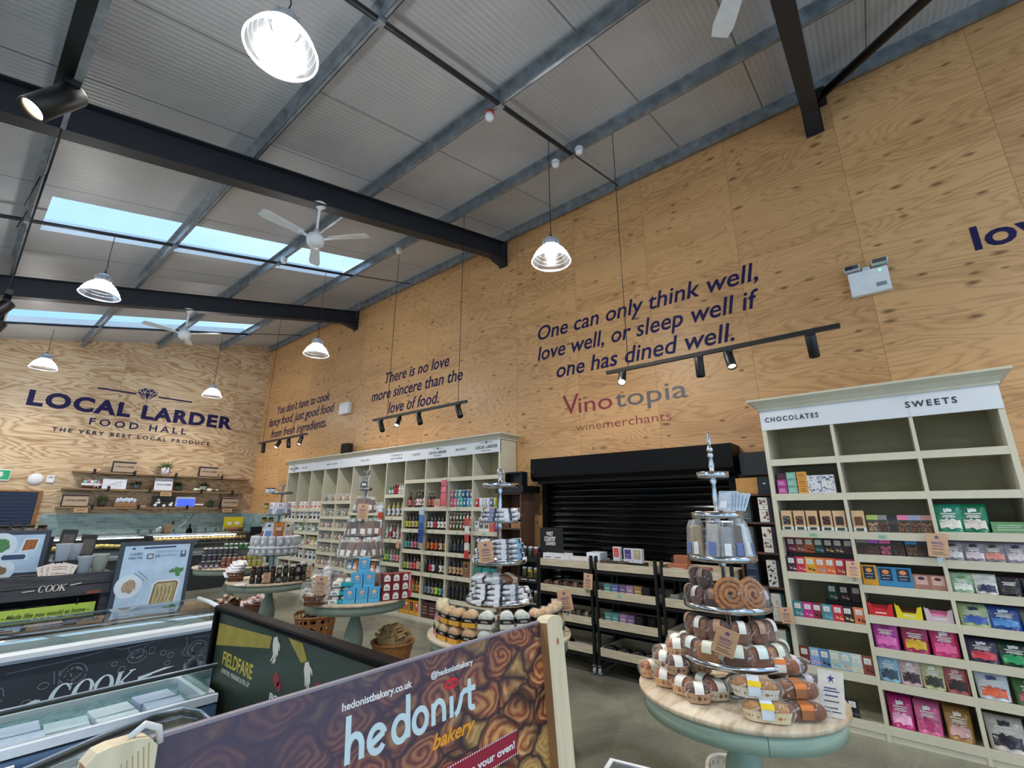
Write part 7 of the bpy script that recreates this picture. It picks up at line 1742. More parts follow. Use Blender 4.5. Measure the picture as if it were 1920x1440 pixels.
t = thing('sensor_box', 'small white box on the plywood between two quotations', 'sensor', (XW - .002, 9.27, 3.72)); obj('case', MB().box(-.09, 0, -.19, .19, 0, .26, WHITEP, ch=.01), t); obj('lid_line', MB().box(-.092, -.085, -.19, .19, .2, .205, M('panel_grey')), t)
for x, y, c, lb in ((2.74, 2.56, 'c83a30', 'white smoke detector with red base on the second roof purlin'), (4.02, 2.62, 'e8e8e8', 'small white sensor on the purlin nearest the hanging cord'), (4.02, 2.28, 'e8e8e8', 'second small white sensor along the purlin by the tie rod'), (2.72, 6.95, 'e8e8e8', 'white smoke detector under the nearer rooflight'), (4.02, 5.75, 'd8d8d8', 'small white rose where the track cord meets the purlin')):
    t = thing('smoke_detector', lb, 'detector', (x, y, roofz(x) - .155)); obj('detector_base', MB().lathe([(0, 0), (.05, 0), (.05, -.025), (0, -.025)], M('base_' + c, c, .4), 20), t); obj('detector_head', MB().lathe([(0, -.085), (.03, -.082), (.045, -.06), (.045, -.025), (0, -.025)], WHITEP, 20), t)
# ================================================================ BAKERY BOARD (leans back a little)
PINE = M('planed_pine', 'dfd2b4', .5, var=.12, scale=4, stretch=(8, 8, .7)); MDF_AND_SHADE = M('raw_board_and_post_shade', 'a87a50', .6)
BT = Matrix.Translation((0, 1.13, 1.245)) @ Matrix.Rotation(-math.atan(.09), 4, 'X')      # local z up the board, origin on the top edge
def pastry_print():
    """printed photograph of rolled pastries: coils of layered dough on a dark ground"""
    m, n, l, b = _new('pastry_photo_print')
    g = n.new('ShaderNodeTexCoord'); mp = n.new('ShaderNodeMapping'); mp.inputs['Scale'].default_value = (7.5, 1, 10.5); mp.inputs['Rotation'].default_value = (0, .35, 0)
    l.new(g.outputs['Object'], mp.inputs['Vector'])
    dn = n.new('ShaderNodeTexNoise'); dn.inputs['Scale'].default_value = 1.1; dn.inputs['Detail'].default_value = 3; l.new(mp.outputs[0], dn.inputs['Vector'])
    vm = n.new('ShaderNodeVectorMath'); vm.operation = 'MULTIPLY_ADD'; l.new(dn.outputs['Color'], vm.inputs[0]); vm.inputs[1].default_value = (.75, 0, .75); l.new(mp.outputs[0], vm.inputs[2])
    vo = n.new('ShaderNodeTexVoronoi'); vo.voronoi_dimensions = '3D'; vo.inputs['Randomness'].default_value = .8; vo.inputs['Scale'].default_value = 1.0; l.new(vm.outputs[0], vo.inputs['Vector'])
    ve = n.new('ShaderNodeTexVoronoi'); ve.voronoi_dimensions = '3D'; ve.feature = 'DISTANCE_TO_EDGE'; ve.inputs['Randomness'].default_value = .8; ve.inputs['Scale'].default_value = 1.0; l.new(vm.outputs[0], ve.inputs['Vector'])
    sp = n.new('ShaderNodeSeparateXYZ'); l.new(vo.outputs['Color'], sp.inputs[0])
    # offset inside each coil turns the rings into a rolled, off-centre spiral
    df = n.new('ShaderNodeVectorMath'); df.operation = 'SUBTRACT'; l.new(vm.outputs[0], df.inputs[0]); l.new(vo.outputs['Position'], df.inputs[1])
    sd = n.new('ShaderNodeSeparateXYZ'); l.new(df.outputs[0], sd.inputs[0])
    ang = nmath(n, l, 'MULTIPLY', nmath(n, l, 'ARCTAN2', sd.outputs[2], sd.outputs[0]), 1 / (2 * PI))
    t = n.new('ShaderNodeTexNoise'); t.inputs['Scale'].default_value = 9; t.inputs['Detail'].default_value = 5; l.new(g.outputs['Object'], t.inputs['Vector'])
    s = nmath(n, l, 'ADD', nmath(n, l, 'MULTIPLY', vo.outputs['Distance'], 6.0), nmath(n, l, 'MULTIPLY', t.outputs['Fac'], 1.1))
    s = nmath(n, l, 'FRACT', nmath(n, l, 'ADD', s, ang))
    s = nmath(n, l, 'POWER', nmath(n, l, 'MULTIPLY', nmath(n, l, 'PINGPONG', s, .5), 2.0), .8)
    warm = nmath(n, l, 'MULTIPLY_ADD', sp.outputs[1], .35, nmath(n, l, 'MULTIPLY', s, .65))
    col = ramp(n, l, warm, [(0.0, '5a2420'), (.3, '96503a'), (.55, 'bf7c4c'), (.75, 'd69c62'), (.95, 'e8cc94')])
    col = mixc(n, l, nmath(n, l, 'MULTIPLY', nmath(n, l, 'GREATER_THAN', sp.outputs[0], .78), .4), col, lin('cdbd70'))
    edge = n.new('ShaderNodeMapRange'); edge.inputs['From Min'].default_value = .16; edge.inputs['From Max'].default_value = .0; l.new(ve.outputs['Distance'], edge.inputs['Value'])
    col = mixc(n, l, edge.outputs[0], col, lin('2a1a26'))
    # the printed photo fades to violet slate towards its upper left
    so = n.new('ShaderNodeSeparateXYZ'); l.new(g.outputs['Object'], so.inputs[0])
    f = nmath(n, l, 'ADD', nmath(n, l, 'MULTIPLY', so.outputs[0], -1.25), nmath(n, l, 'MULTIPLY', so.outputs[2], 2.6))
    f = nmath(n, l, 'ADD', f, nmath(n, l, 'MULTIPLY', t.outputs['Fac'], .5))
    fr = n.new('ShaderNodeMapRange'); fr.inputs['From Min'].default_value = -2.1; fr.inputs['From Max'].default_value = -.75; fr.inputs['To Min'].default_value = .0; fr.inputs['To Max'].default_value = .86; l.new(f, fr.inputs['Value'])
    col = mixc(n, l, fr.outputs[0], col, lin('50475c'))
    l.new(col, b.inputs['Base Color']); b.inputs['Roughness'].default_value = .32
    return m
t = thing('bakery_sign_board', 'large bakery advertising board of rolled pastries between two pine posts', 'advertising board')
PP = pastry_print()
o = obj('printed_panel', MB().box(.34, 1.53, -.004, .0, -.82, 0, PP), t); o.matrix_local = BT
o = obj('backing_board', MB().box(.34, 1.53, .0005, .012, -.82, -.001, MDF_AND_SHADE), t); o.matrix_local = BT
o = obj('top_edging', MB().box(.338, 1.53, -.006, .013, .0005, .006, M('grey_edging', '8e8896', .4)), t); o.matrix_local = BT
for x0, x1 in ((.242, .339), (1.531, 1.63)):
    mb = MB(); P = [(x0, -1.2), (x1, -1.2), (x1, .0), (x1 - .012, .014), (x1 - .03, .018), (x0 + .03, .018), (x0 + .012, .014), (x0, .0)]
    mb.poly(P, .05, PINE, Matrix.Translation((0, .012, 0)) @ FR['far'])
    mb.add([(x0 - .0006, .0, -1.2), (x0 - .0006, -.038, -1.2), (x0 - .0006, -.038, .0), (x0 - .0006, .0, .0)], [(0, 1, 2, 3)], MDF_AND_SHADE)  # brown left face: the post's shaded side put into the colour
    o = obj('post', mb, t); o.matrix_local = BT
    if x0 < 1:
        g = MB()
        for k in range(7): g.ribbon([(x1 - .008 - .006 * k - .001 * k * k * .4, -.6), (x1 - .008 - .006 * k - .001 * k * k * .4, -.04), (x1 - .014 - .007 * k, .008 - .004 * k)], .0018, .0006, M('grain_line', 'b8a680', .6), Matrix.Translation((0, -.0382, 0)) @ FR['far'])
        q = obj('grain_groove', g, t); q.matrix_local = BT
    else:
        q = obj('knot', MB().poly([(1.59 + .008 * math.cos(a) , -.07 + .012 * math.sin(a)) for a in [i * PI / 6 for i in range(12)]], .0006, M('knot_brown', 'b07a4c', .6), Matrix.Translation((0, -.0382, 0)) @ FR['far']), t); q.matrix_local = BT
o = obj('clear_clip', MB().tube([(.30, -.02, .02), (.32, -.02, .034), (.345, -.01, .02), (.35, -.01, -.005)], .006, M('clip_plastic', 'd8dce0', .2), 8), t); o.matrix_local = BT
SKYW = M('ice_white_print', 'cfe6ee', .45); FFR = Matrix.Translation((0, -.0045, 0)) @ FR['far']
def bl(o): o.matrix_local = BT; return o
def arcp(cx, cy, rx_, ry_, a0, a1, n=14): return [(cx + rx_ * math.cos(math.radians(a0 + (a1 - a0) * i / n)), cy + ry_ * math.sin(math.radians(a0 + (a1 - a0) * i / n))) for i in range(n + 1)]
# word "hedonist": round single-weight strokes
HB, RX, RY, W = -.172, .0225, .0265, .0150
S = []
def _h(x): S.append([(x, HB), (x, HB + .098)]); S.append(arcp(x + .019, HB + RY, .019, RY, 180, 0) + [(x + .038, HB)])
_h(.740)
S.append([(.803, HB + RY * .7), (.842, HB + RY * 1.35)]); S.append(arcp(.822, HB + RY, RX, RY, 15, 325, 22))
S.append(arcp(.894, HB + RY, RX, RY, 0, 360, 24)); S.append([(.918, HB), (.918, HB + .098)])
S.append(arcp(.960, HB + RY, RX, RY, 0, 360, 24))
S.append([(1.006, HB), (1.006, HB + 2 * RY)]); S.append(arcp(1.026, HB + RY, .020, RY, 180, 0) + [(1.046, HB)])
S.append([(1.075, HB), (1.075, HB + 2 * RY)])
S.append([(1.088, HB + .002), (1.100, HB + .008), (1.110, HB + RY), (1.117, HB + 1.75 * RY), (1.132, HB + 2.1 * RY)])
S.append([(1.150, HB + .080), (1.150, HB + .016)] + arcp(1.164, HB + .012, .014, .010, 180, 300, 6)); S.append([(1.128, HB + 2 * RY), (1.176, HB + 2 * RY)])
mb = MB()
for i, p in enumerate(S): mb.ribbon(p, W, .0010 + .00005 * i, SKYW, FFR)
bl(obj('brand_lettering', mb, t))
bl(obj('lip_mark', MB().ribbon(arcp(1.077, -.087, .024, .010, 0, 360, 18), .008, .001, M('red_print', 'd8283c', .4), FFR, True).ribbon([(1.07, -.091), (1.085, -.083)], .004, .0014, M('red_print'), FFR), t))
def btext(s, x0, x1, base, cap, m, off=.0, shear=0.0, nm='lettering'):
    o = text_fit(nm, s, x0, x1, base, cap, m, FR['far'], Vector((0, -.0046, 0)), off, shear, 1.0, t, .0008); return bl(o)
WPR = M('white_print', 'f0f0f2', .45)
btext('hedonistbakery.co.uk', .721, .931, -.060, .017, WPR, .004); btext('@hedonistbakery', .999, 1.169, -.057, .016, WPR, .004)
btext('bakery', 1.001, 1.17, -.228, .036, M('amber_print', 'f0a030', .45), .006, .35)
# ribbon "from your oven!"
RB = Matrix.Translation((0, -.0048, 0)) @ FR['far']
mb = MB(); mb.poly([(1.03, -.352), (1.358, -.348), (1.358, -.289), (1.03, -.279)], .0006, M('crimson_ribbon', '98203a', .45), RB)
for k in range(34): 
    for yy in (-.349, -.286): mb.box(1.035 + k * .0097, 1.0395 + k * .0097, -.0062, -.0054, yy - .002, yy + .002, WPR)
bl(obj('printed_ribbon', mb, t)); o = btext('from your oven!', 1.085, 1.345, -.330, .020, WPR, .003); 
o.matrix_local = BT @ Matrix.Translation((0, -.002, 0))
tag(obj('stand_for_board', MB().box(.30, 1.55, .93, .98, .0, .09, PINE).box(.30, 1.55, 1.05, 1.09, .0, .09, PINE)), 'low pine cross rails on the floor behind the bakery board', 'rail')
# ================================================================ DARK GREEN BOARD
t = thing('green_advert_board', 'dark green advertising board with painted hands in a black frame', 'advertising board', (1.0, 0, 0))
GB_ = M('dark_green_print_panel', '2c3a2c', .4, var=.05)
Y0, Y1, Z0, Z1 = 1.17, 2.665, .55, 1.19
obj('printed_panel', MB().box(-.008, 0, Y0, Y1, Z0, Z1, GB_), t)
mb = MB(); mb.box(-.03, .035, Y0, Y1, Z1 - .012, Z1 + .012, BLACKG, ch=.006); mb.box(-.03, .035, Y1 - .012, Y1 + .016, Z0, Z1 + .012, BLACKG, ch=.006); mb.box(-.03, .035, Y0 - .016, Y0 + .0, Z0, Z1 + .012, BLACKG, ch=.006); mb.box(-.03, .035, Y0, Y1, Z0 - .02, Z0, BLACKG)
obj('black_frame', mb, t); obj('back_panel', MB().box(.001, .03, Y0, Y1, Z0, Z1 - .014, BLACK), t)
F = Matrix.Translation((-.0085, 0, 0)) @ FR['right']
OCH = M('ochre_sleeve_print', '9a8a34', .5, var=.15); PH = M('pale_hand_print', 'cfcabc', .5)
obj('sleeve', MB().poly([(-2.645, 1.125), (-2.645, 1.03), (-2.10, 1.105), (-2.09, 1.150)], .0008, OCH, F), t); obj('sleeve', MB().poly([(-1.955, 1.168), (-1.84, 1.166), (-1.795, 1.115), (-1.835, 1.100)], .0008, OCH, F), t)
def hand_shape(cx, cy, s, ang, curl):
    """flat printed hand: palm, four fingers of different lengths and a thumb"""
    T2 = F @ Matrix.Translation((cx, cy, .0006)) @ Matrix.Rotation(ang, 4, 'Z') @ Matrix.Scale(s, 4)
    mb = MB(); mb.poly([(-.25, -.5), (.25, -.5), (.42, -.1), (.4, .35), (-.35, .4), (-.42, 0)], .01, PH, T2)
    for k, (x, L, w_) in enumerate(((-.27, .5, .17), (-.09, .75, .18), (.11, .72, .18), (.3, .55, .15))):
        c_ = curl * (1 + .2 * k)
        mb.ribbon([(x, .3), (x + .02, .3 + L * .5), (x + c_ * .25, .3 + L * .8), (x + c_ * .5, .3 + L)], [w_, w_, w_ * .85, w_ * .5], .012, PH, T2)
    mb.ribbon([(-.35, -.1), (-.55, .15), (-.6 + curl * .2, .4)], [.2, .17, .1], .012, PH, T2)
    return mb
obj('printed_hand', hand_shape(-2.05, 1.125, .06, -PI + .3, .6), t); obj('printed_hand', hand_shape(-1.785, 1.085, .055, PI + .35, .12), t)
o = text_fit('lettering', 'FIELDFARE', -2.545, -2.225, .968, .055, M('mustard_print', 'b8a848', .5), FR['right'], Vector((-.0088, 0, 0)), .004, 0, 1, t, .0008)
text_fit('lettering', 'CHOOSE, MEASURE & FILL UP', -2.54, -2.24, .935, .018, M('pale_print2', 'b8bcb0', .5), FR['right'], Vector((-.0088, 0, 0)), .001, 0, 1, t, .0008); text_fit('lettering', 'PICK', -2.05, -1.965, .925, .035, WPR, FR['right'], Vector((-.0088, 0, 0)), .0, 0, 1, t, .0008)
mb = MB(); rr = random.Random(3); RDP = M('berry_print', '8a2430', .5)
for cx, cy, q in ((-2.01, 1.01, .026), (-1.985, .99, .018), (-1.70, 1.045, .02), (-1.68, 1.03, .014)): mb.poly([(cx + q * rr.uniform(.8, 1.15) * math.cos(a), cy + q * rr.uniform(.8, 1.1) * math.sin(a)) for a in [i * PI / 6 for i in range(12)]], .0008, RDP, F)
obj('berries', mb, t)
# ================================================================ FREEZERS
FW = M('freezer_white', 'dfe5ea', .35, var=.03); FRST = M('frosted_liner', 'a9c4c8', .5, var=.18, scale=25, bump=.4); FGL = glass('freezer_glass', (.84, .92, .92), .09, .03); FGR = M('freezer_grey_trim', '8fa0b4', .3, .4)
DGF = M('dark_gasket', '2b302e', .4)
FILLW = M('freezer_led', 'e8f4ff', .5, emit=3.0)
def loop_rim(pts, h, w_, m):
    mb = MB(); 
    N = len(pts); vs = []; fs = []
    cx = sum(p[0] for p in pts) / N; cy = sum(p[1] for p in pts) / N
    for x, y in pts:
        d = math.hypot(x - cx, y - cy); q = 1 - w_ / d
        for k, z in ((1, h[0]), (1, h[1]), (q, h[1]), (q, h[0])): vs.append((cx + (x - cx) * k, cy + (y - cy) * k, z))
    for i in range(N):
        a, b_ = 4 * i, 4 * ((i + 1) % N)
        for k in range(4): fs.append((a + k, a + (k + 1) % 4, b_ + (k + 1) % 4, b_ + k))
    return mb.add(vs, fs, m)
def rrect(x0, x1, y0, y1, r, n=6):
    out = []
    for cx, cy, a0 in ((x1 - r, y1 - r, 0), (x0 + r, y1 - r, 90), (x0 + r, y0 + r, 180), (x1 - r, y0 + r, 270)):
        out += [(cx + r * math.cos(math.radians(a0 + 90 * i / n)), cy + r * math.sin(math.radians(a0 + 90 * i / n))) for i in range(n + 1)]
    return out
def chest(name, lb, x0, x1, y0, y1, zb, m_body, r=.05, depth=.35):
    t = thing(name, lb, 'chest freezer')
    P = rrect(x0, x1, y0, y1, r)
    mb = MB(); vs = [(x, y, z) for z in (.08, zb) for x, y in P]; N = len(P)
    mb.add(vs, [(i, (i + 1) % N, N + (i + 1) % N, N + i) for i in range(N)] + [tuple(reversed(range(N)))], m_body, True); obj('freezer_body', mb, t)
    Q = rrect(x0 + .05, x1 - .05, y0 + .05, y1 - .05, max(r - .02, .02)); N = len(Q)
    mb = MB(); mb.add([(x, y, z) for z in (zb - depth, zb) for x, y in Q], [(i, N + i, N + (i + 1) % N, (i + 1) % N) for i in range(N)] + [tuple(range(N))], FRST, True); obj('liner', mb, t)
    obj('rim', loop_rim(P, (zb - .03, zb + .012), .055, FW), t)
    return t
# nearest freezer with the curved lid edge
t = chest('chest_freezer', 'nearest chest freezer with curved dark edged glass lid', -.75, .88, 1.32, 2.44, .80, FW, .12)
arc_pts = [(-.7, 1.72, .815), (-.35, 1.9, .835), (0, 2.07, .85), (.3, 2.24, .855), (.55, 2.36, .858), (.72, 2.425, .858), (.82, 2.42, .855), (.858, 2.35, .85), (.862, 2.1, .84), (.862, 1.36, .83)]
obj('lid_frame', MB().tube(arc_pts, .016, DGF, 8), t); obj('lid_inner_trim', MB().tube([(x, y - .004, z + .014) for x, y, z in arc_pts], .006, FGR, 6), t)
vs = list(arc_pts) + [(-.7, 1.36, .82)]; obj('glass_lid', MB().add(vs, [tuple(range(len(vs)))], FGL), t)
mb = MB(); 
obj('back_ledge', MB().box(-.74, .86, 2.30, 2.43, .80, .806, FW), t)
tag(obj('price_clip', MB().box(-.016, .016, -.012, .0, -.0, .03, M('clip_white', 'f4f6f8', .2), Matrix.Translation((.30, 2.22, .872)))), 'small white price clip on the curved freezer lid edge', 'clip')
tk = thing('freezer_label', 'pale blue printed label lying inside the nearest freezer', 'label', (.24, 2.0, .812)); obj('card', MB().box(-.1, .1, -.06, .06, 0, .004, M('ice_label', 'b8d8e4', .4)), tk); obj('print', lines(MB(), M('navy_print2', '3a5a8a', .5), Matrix.Translation((0, 0, .0045)), -.08, .08, [-.03, 0, .03], .006), tk)
rr = random.Random(5)
for k in range(14):
    x, y = -.5 + (k % 5) * .27 + rr.uniform(-.03, .03), 1.55 + (k // 5) * .27
    dup(P_CARTON, (x, y, .47), rr.uniform(-.3, .3) + PI / 2, 'frosted carton, %s lying in the nearest freezer' % ORD[k], 'frosted cartons in the nearest freezer', {'carton': ['b8c8cc', 'a8b4ba', 'c8ccc8'][k % 3], 'print': '6a7a88'}, (1.2, 1.4, .6)) if False else dup(P_CARTON, (x, y, .452), rr.uniform(-.3, .3) + PI / 2, 'frosted carton, %s lying in the nearest freezer' % ORD[k], 'frosted cartons in the nearest freezer', {'carton': ['b8c8cc', 'a8b4ba', 'c8ccc8'][k % 3], 'print': '6a7a88'}, (1.2, 1.4, .6))
# middle freezer behind it, with upright glass screen
t = chest('chest_freezer', 'middle chest freezer of white frozen packs behind a glass screen', -.9, .965, 2.475, 2.86, .86, FW, .04, .14)
obj('glass_screen', MB().box(-.88, .93, 2.49, 2.496, 0.872, .974, FGL), t); obj('screen_top_frame', MB().box(-.9, .95, 2.482, 2.500, .974, .988, DGF, ch=.003).box(-.9, .95, 2.483, 2.499, .9885, .991, FGR), t)
obj('front_band', MB().box(-.9, .96, 2.455, 2.474, .845, .875, M('pearl_band', 'e4ecf6', .3, emit=.0)).box(-.9, .96, 2.457, 2.474, .79, .835, M('steel_blue_band', '5f7ea4', .35)), t)
obj('end_glass', MB().box(.93, .936, 2.5, 2.84, .872, .974, FGL), t)
for k in range(24):
    x, y = -.8 + (k % 12) * .145, 2.57 + (k // 12) * .13
    dup(P_CARTON, (x, y - .05, .722 + .012 * (k % 3)), R.uniform(-.12, .12) + PI / 2, 'white frozen pack, %s in the %s row of the middle freezer' % (ORD[k % 12], ['front', 'back'][k // 12]), 'white frozen packs', {'carton': ['cfdbe6', 'dde3ee', 'c4cce6'][k % 3], 'print': ['7a70a8', 'a8b8d0', '8a98c0'][k % 3]}, (.95, .95, 1.1))
# far freezer: chalkboard front
t = thing('chest_freezer', 'far chest freezer with chalkboard front and curved glass canopy', 'chest freezer')
CB = M('chalkboard_print', '2f3641', .55, var=.12, scale=6)
obj('freezer_body', MB().box(-1.2, 1.39, 3.62, 4.25, .08, .90, FGR, ch=.02), t)
obj('chalkboard_front', MB().box(-1.2, 1.325, 3.598, 3.616, .30, .905, CB), t)
obj('end_post', MB().box(1.33, 1.395, 3.59, 3.64, .1, .925, M('post_grey', '7f8a96', .35, .3), ch=.01), t); obj('lower_band', MB().box(-1.2, 1.39, 3.585, 3.6, .50, .54, FGR), t)
obj('front_rim', MB().box(-1.2, 1.40, 3.575, 3.64, .905, .955, FW, ch=.012), t); obj('rim_trim', MB().box(-1.2, 1.395, 3.572, 3.5745, .905, .92, FGR), t)
CAN = [(3.61, .955), (3.66, .985), (3.76, 1.008), (3.92, 1.02), (4.15, 1.02)]
vs = [(x, y, z) for x in (-1.2, 1.37) for y, z in CAN]; obj('glass_canopy', MB().add(vs, [(i, i + 1, i + 6, i + 5) for i in range(4)], FGL, True), t)
obj('canopy_end_frame', MB().tube([(1.385, y, z) for y, z in [(3.6, .94)] + CAN], .014, FW, 8), t); obj('end_pane', MB().add([(1.37, y, z) for y, z in CAN] + [(1.37, 4.15, .91), (1.37, 3.61, .91)], [tuple(range(7))], FGL), t)
obj('canopy_back_rail', MB().box(-1.2, 1.385, 4.14, 4.155, 1.01, 1.02, FGR), t); obj('inner_deck', MB().box(-1.18, 1.36, 3.65, 4.2, .901, .91, FRST), t); obj('inner_light', MB().box(-1.1, .72, 3.70, 3.712, .912, .925, FILLW), t)
FC = Matrix.Translation((0, 3.597, 0)) @ FR['far']; CH = M('chalk_line', '76808c', .7); mb = MB(); rr = random.Random(12)
def squig(cx, cy, rx_, ry_, n=26, wob=.12, turns=1.0):
    wob *= .45; n = max(n, 18); return [(cx + rx_ * (1 + rr.uniform(-wob, wob)) * math.cos(i * 2 * PI * turns / n), cy + ry_ * (1 + rr.uniform(-wob, wob)) * math.sin(i * 2 * PI * turns / n)) for i in range(n)]
def chalk(*pts): mb.ribbon(list(pts), .0035, .0008, CH, FC)
chalk(*squig(.66, .80, .055, .05)); chalk(*squig(.66, .80, .035, .03, 26, .3, 2)); chalk(*squig(.67, .80, .02, .02, 20, .4, 2)); chalk(*squig(.36, .76, .05, .05)); chalk(*squig(.36, .76, .03, .035, 22, .35, 2))
chalk((.40, .86), (.60, .87), (.75, .885), (.80, .90), (.85, .88), (1.0, .892), (1.3, .90)); chalk(*squig(.93, .83, .045, .035)); chalk(*squig(.93, .84, .03, .02, 24, .4, 2)); chalk((.88, .88), (.90, .84), (.94, .85), (.97, .88)); chalk(*squig(1.0, .845, .015, .02, 12))
chalk(*squig(1.24, .81, .05, .045)); chalk(*squig(1.24, .81, .03, .03, 20, .3, 2)); chalk((1.17, .89), (1.18, .84), (1.16, .79), (1.2, .77), (1.24, .74)); chalk((1.2, .88), (1.3, .87), (1.33, .89)); chalk(*squig(1.1, .80, .015, .015, 10)); chalk(*squig(1.06, .82, .014, .014, 10)); chalk(*squig(1.09, .76, .015, .012, 10)); chalk(*squig(.55, .77, .02, .015, 12)); chalk((.6, .83), (.61, .76)); chalk((.58, .83), (.59, .77)); chalk(*squig(.83, .81, .012, .012, 8)); chalk(*squig(.87, .77, .015, .02, 10)); chalk(*squig(.5, .70, .02, .02, 10)); chalk(*squig(1.27, .74, .02, .025, 10))
obj('chalk_drawing', mb, t)
def cook(x0, x1, y0, h, m, F, d=.001, w_=1.0, cut=True):
    """the four capitals with thick and thin strokes, slanting, between a fork and a knife"""
    mb = MB(); u_ = (x1 - x0) / 4; sl = .12
    def sh(p): return [(x + (y - y0) * sl, y) for x, y in p]
    def ring_(cx, a0, a1):
        n = 26; P = []; Wd = []
        for i in range(n + 1):
            a = math.radians(a0 + (a1 - a0) * i / n); P.append((cx + u_ * .40 * math.cos(a), y0 + h / 2 + h * .5 * math.sin(a))); Wd.append(h * (.05 + .12 * abs(math.cos(a)) ** 1.5))
        mb.ribbon(sh(P), Wd, d, m, F)
    ring_(x0 + u_ * .5, 42, 312); mb.ribbon(sh([(x0 + u_ * .82, y0 + h * .98), (x0 + u_ * .83, y0 + h * .70)]), h * .06, d, m, F)
    ring_(x0 + u_ * 1.5, 0, 360); ring_(x0 + u_ * 2.45, 0, 360)
    xk = x0 + u_ * 3.15; mb.ribbon(sh([(xk, y0), (xk, y0 + h)]), h * .16, d, m, F); mb.ribbon(sh([(xk + .02 * h, y0 + h * .45), (xk + u_ * .62, y0 + h)]), h * .07, d * 1.2, m, F); mb.ribbon(sh([(xk + u_ * .18, y0 + h * .55), (xk + u_ * .68, y0)]), h * .17, d * 1.2, m, F)
    for a, b_ in ((xk - u_ * .14, xk + u_ * .16), (xk + u_ * .45, xk + u_ * .78)):
        for yy in (y0, y0 + h): mb.ribbon(sh([(a, yy), (b_, yy)]), h * .045, d, m, F)
    return mb
m_ = M('ice_white_print'); mb = cook(.575, .93, .645, .115, m_, FC)
mb.ribbon([(.55, .70), (.53, .703), (.49, .695), (.455, .688)], [.016, .02, .008, .006], .001, m_, FC); mb.poly([(.40, .667), (.435, .672), (.458, .682), (.456, .694), (.43, .702), (.395, .698), (.395, .69), (.425, .69), (.425, .686), (.395, .684), (.395, .679), (.425, .680), (.425, .676), (.40, .673)], .001, m_, FC)
mb.poly([(.955, .70), (.985, .703), (1.02, .712), (1.02, .716), (1.13, .735), (1.08, .738), (1.02, .726), (.985, .720), (.955, .716)], .001, m_, FC)
obj('brand_lettering', mb, t)
# ---- dark timber display behind the freezers
t = thing('timber_display', 'blackened timber display with brand plank and lime green banner', 'display unit', (0, 4.75, 0))
BTM = M('blackened_timber', '3f3d41', .6, var=.45, scale=5, stretch=(1, 8, 8), bump=.2)
for z0, z1 in ((1.125, 1.20), (1.05, 1.12)): obj('plank', MB().box(-1.2, .985, 0, .025, z0, z1, BTM), t)
obj('top_board', MB().box(-1.2, .985, .026, .55, 1.165, 1.19, M('dark_shelf', '26282b', .5)), t); obj('side_board', MB().box(.93, .985, .026, .55, 0, 1.164, BTM), t); obj('back_board', MB().box(-1.2, .93, .52, .55, 0, 1.164, M('dark_shelf')), t); obj('lower_shelf', MB().box(-1.2, .93, .03, .52, .86, .885, BTM), t)
LG = M('lime_green_banner', 'b4cc52', .45, var=.04); obj('banner', MB().box(-1.2, .905, -.006, 0, .905, .998, LG), t)
text_fit('banner_lettering', '- Made like you would at home -', .435, .875, .94, .030, M('olive_ink', '5a6a2c', .5), FR['far'], Vector((0, -.008, 0)), .002, .3, 1, t, .001)
obj('banner_hook', MB().tube([(.80, -.008, .99), (.80, -.008, 1.03)], .004, BLACK, 6), t)
obj('brand_lettering', cook(.575, .72, 1.095, .042, M('cream_lettering', 'ddd6c8', .5), Matrix.Translation((0, -.001, 0)) @ FR['far'], .004).ribbon([(.50, 1.105), (.56, 1.11)], .005, .004, M('cream_lettering'), Matrix.Translation((0, -.001, 0)) @ FR['far']).ribbon([(.74, 1.125), (.80, 1.135)], .006, .004, M('cream_lettering'), Matrix.Translation((0, -.001, 0)) @ FR['far']), t)
obj('small_red_label', MB().box(.84, .92, -.003, 0, 1.055, 1.075, M('brick_label', '8a4a3a', .5)), t)
for k in range(8):
    x = -.3 + k * .13; dup(P_CARTON, (x, 4.82, .886), PI / 2, 'small pale carton, %s on the shelf behind the green banner' % ORD[k], 'cartons behind the banner', {'carton': ['a8a49a', 'b8a088', 'c0c0b8'][k % 3], 'print': '6a6a60'}, (.9, .75, 1.0))
# poster of the fish pie
def poster(name, lb, loc, w_, h, m): 
    t = thing(name, lb, 'poster', loc); obj('poster_frame', MB().box(-.03, w_ + .03, 0, .02, -.02, h + .03, M('slate_frame', '3b4452', .5), ch=.003), t)
    obj('poster_sheet', MB().box(0, w_, -.003, 0, 0, h, m), t); return t
PBL = M('pale_blue_print', 'b4cce2', .4, var=.12, scale=9); PWH = M('plate_white', 'd4e0ea', .4); PMS = M('mash_print', 'b5ab80', .5, var=.25, scale=25); PBR = M('pie_crust_print', '8a6a48', .5, var=.2); PGN = M('parsley_print', '4f8450', .5, var=.3, scale=30); PNV = M('navy_print3', '35476a', .5); PTN = M('tan_food_print', 'a89478', .5, var=.4, scale=60)
t = poster('fish_pie_poster', 'tall blue poster of a fish pie behind the far freezer', (.995, 4.66, .93), .43, .45, PBL)
F = Matrix.Translation((0, -.0035, 0)) @ FR['far']
def disc(cx, cy, rx_, ry_, n=24, j=0): return [(cx + rx_ * (1 + rr.uniform(-j, j)) * math.cos(2 * PI * i / n), cy + ry_ * (1 + rr.uniform(-j, j)) * math.sin(2 * PI * i / n)) for i in range(n)]
mb = MB(); mb.poly(disc(.065, .16, .085, .085), .0006, PWH, F); obj('plate_picture', mb, t); obj('food_picture', MB().poly(disc(.07, .155, .045, .045, 18, .18), .0012, PTN, F), t)
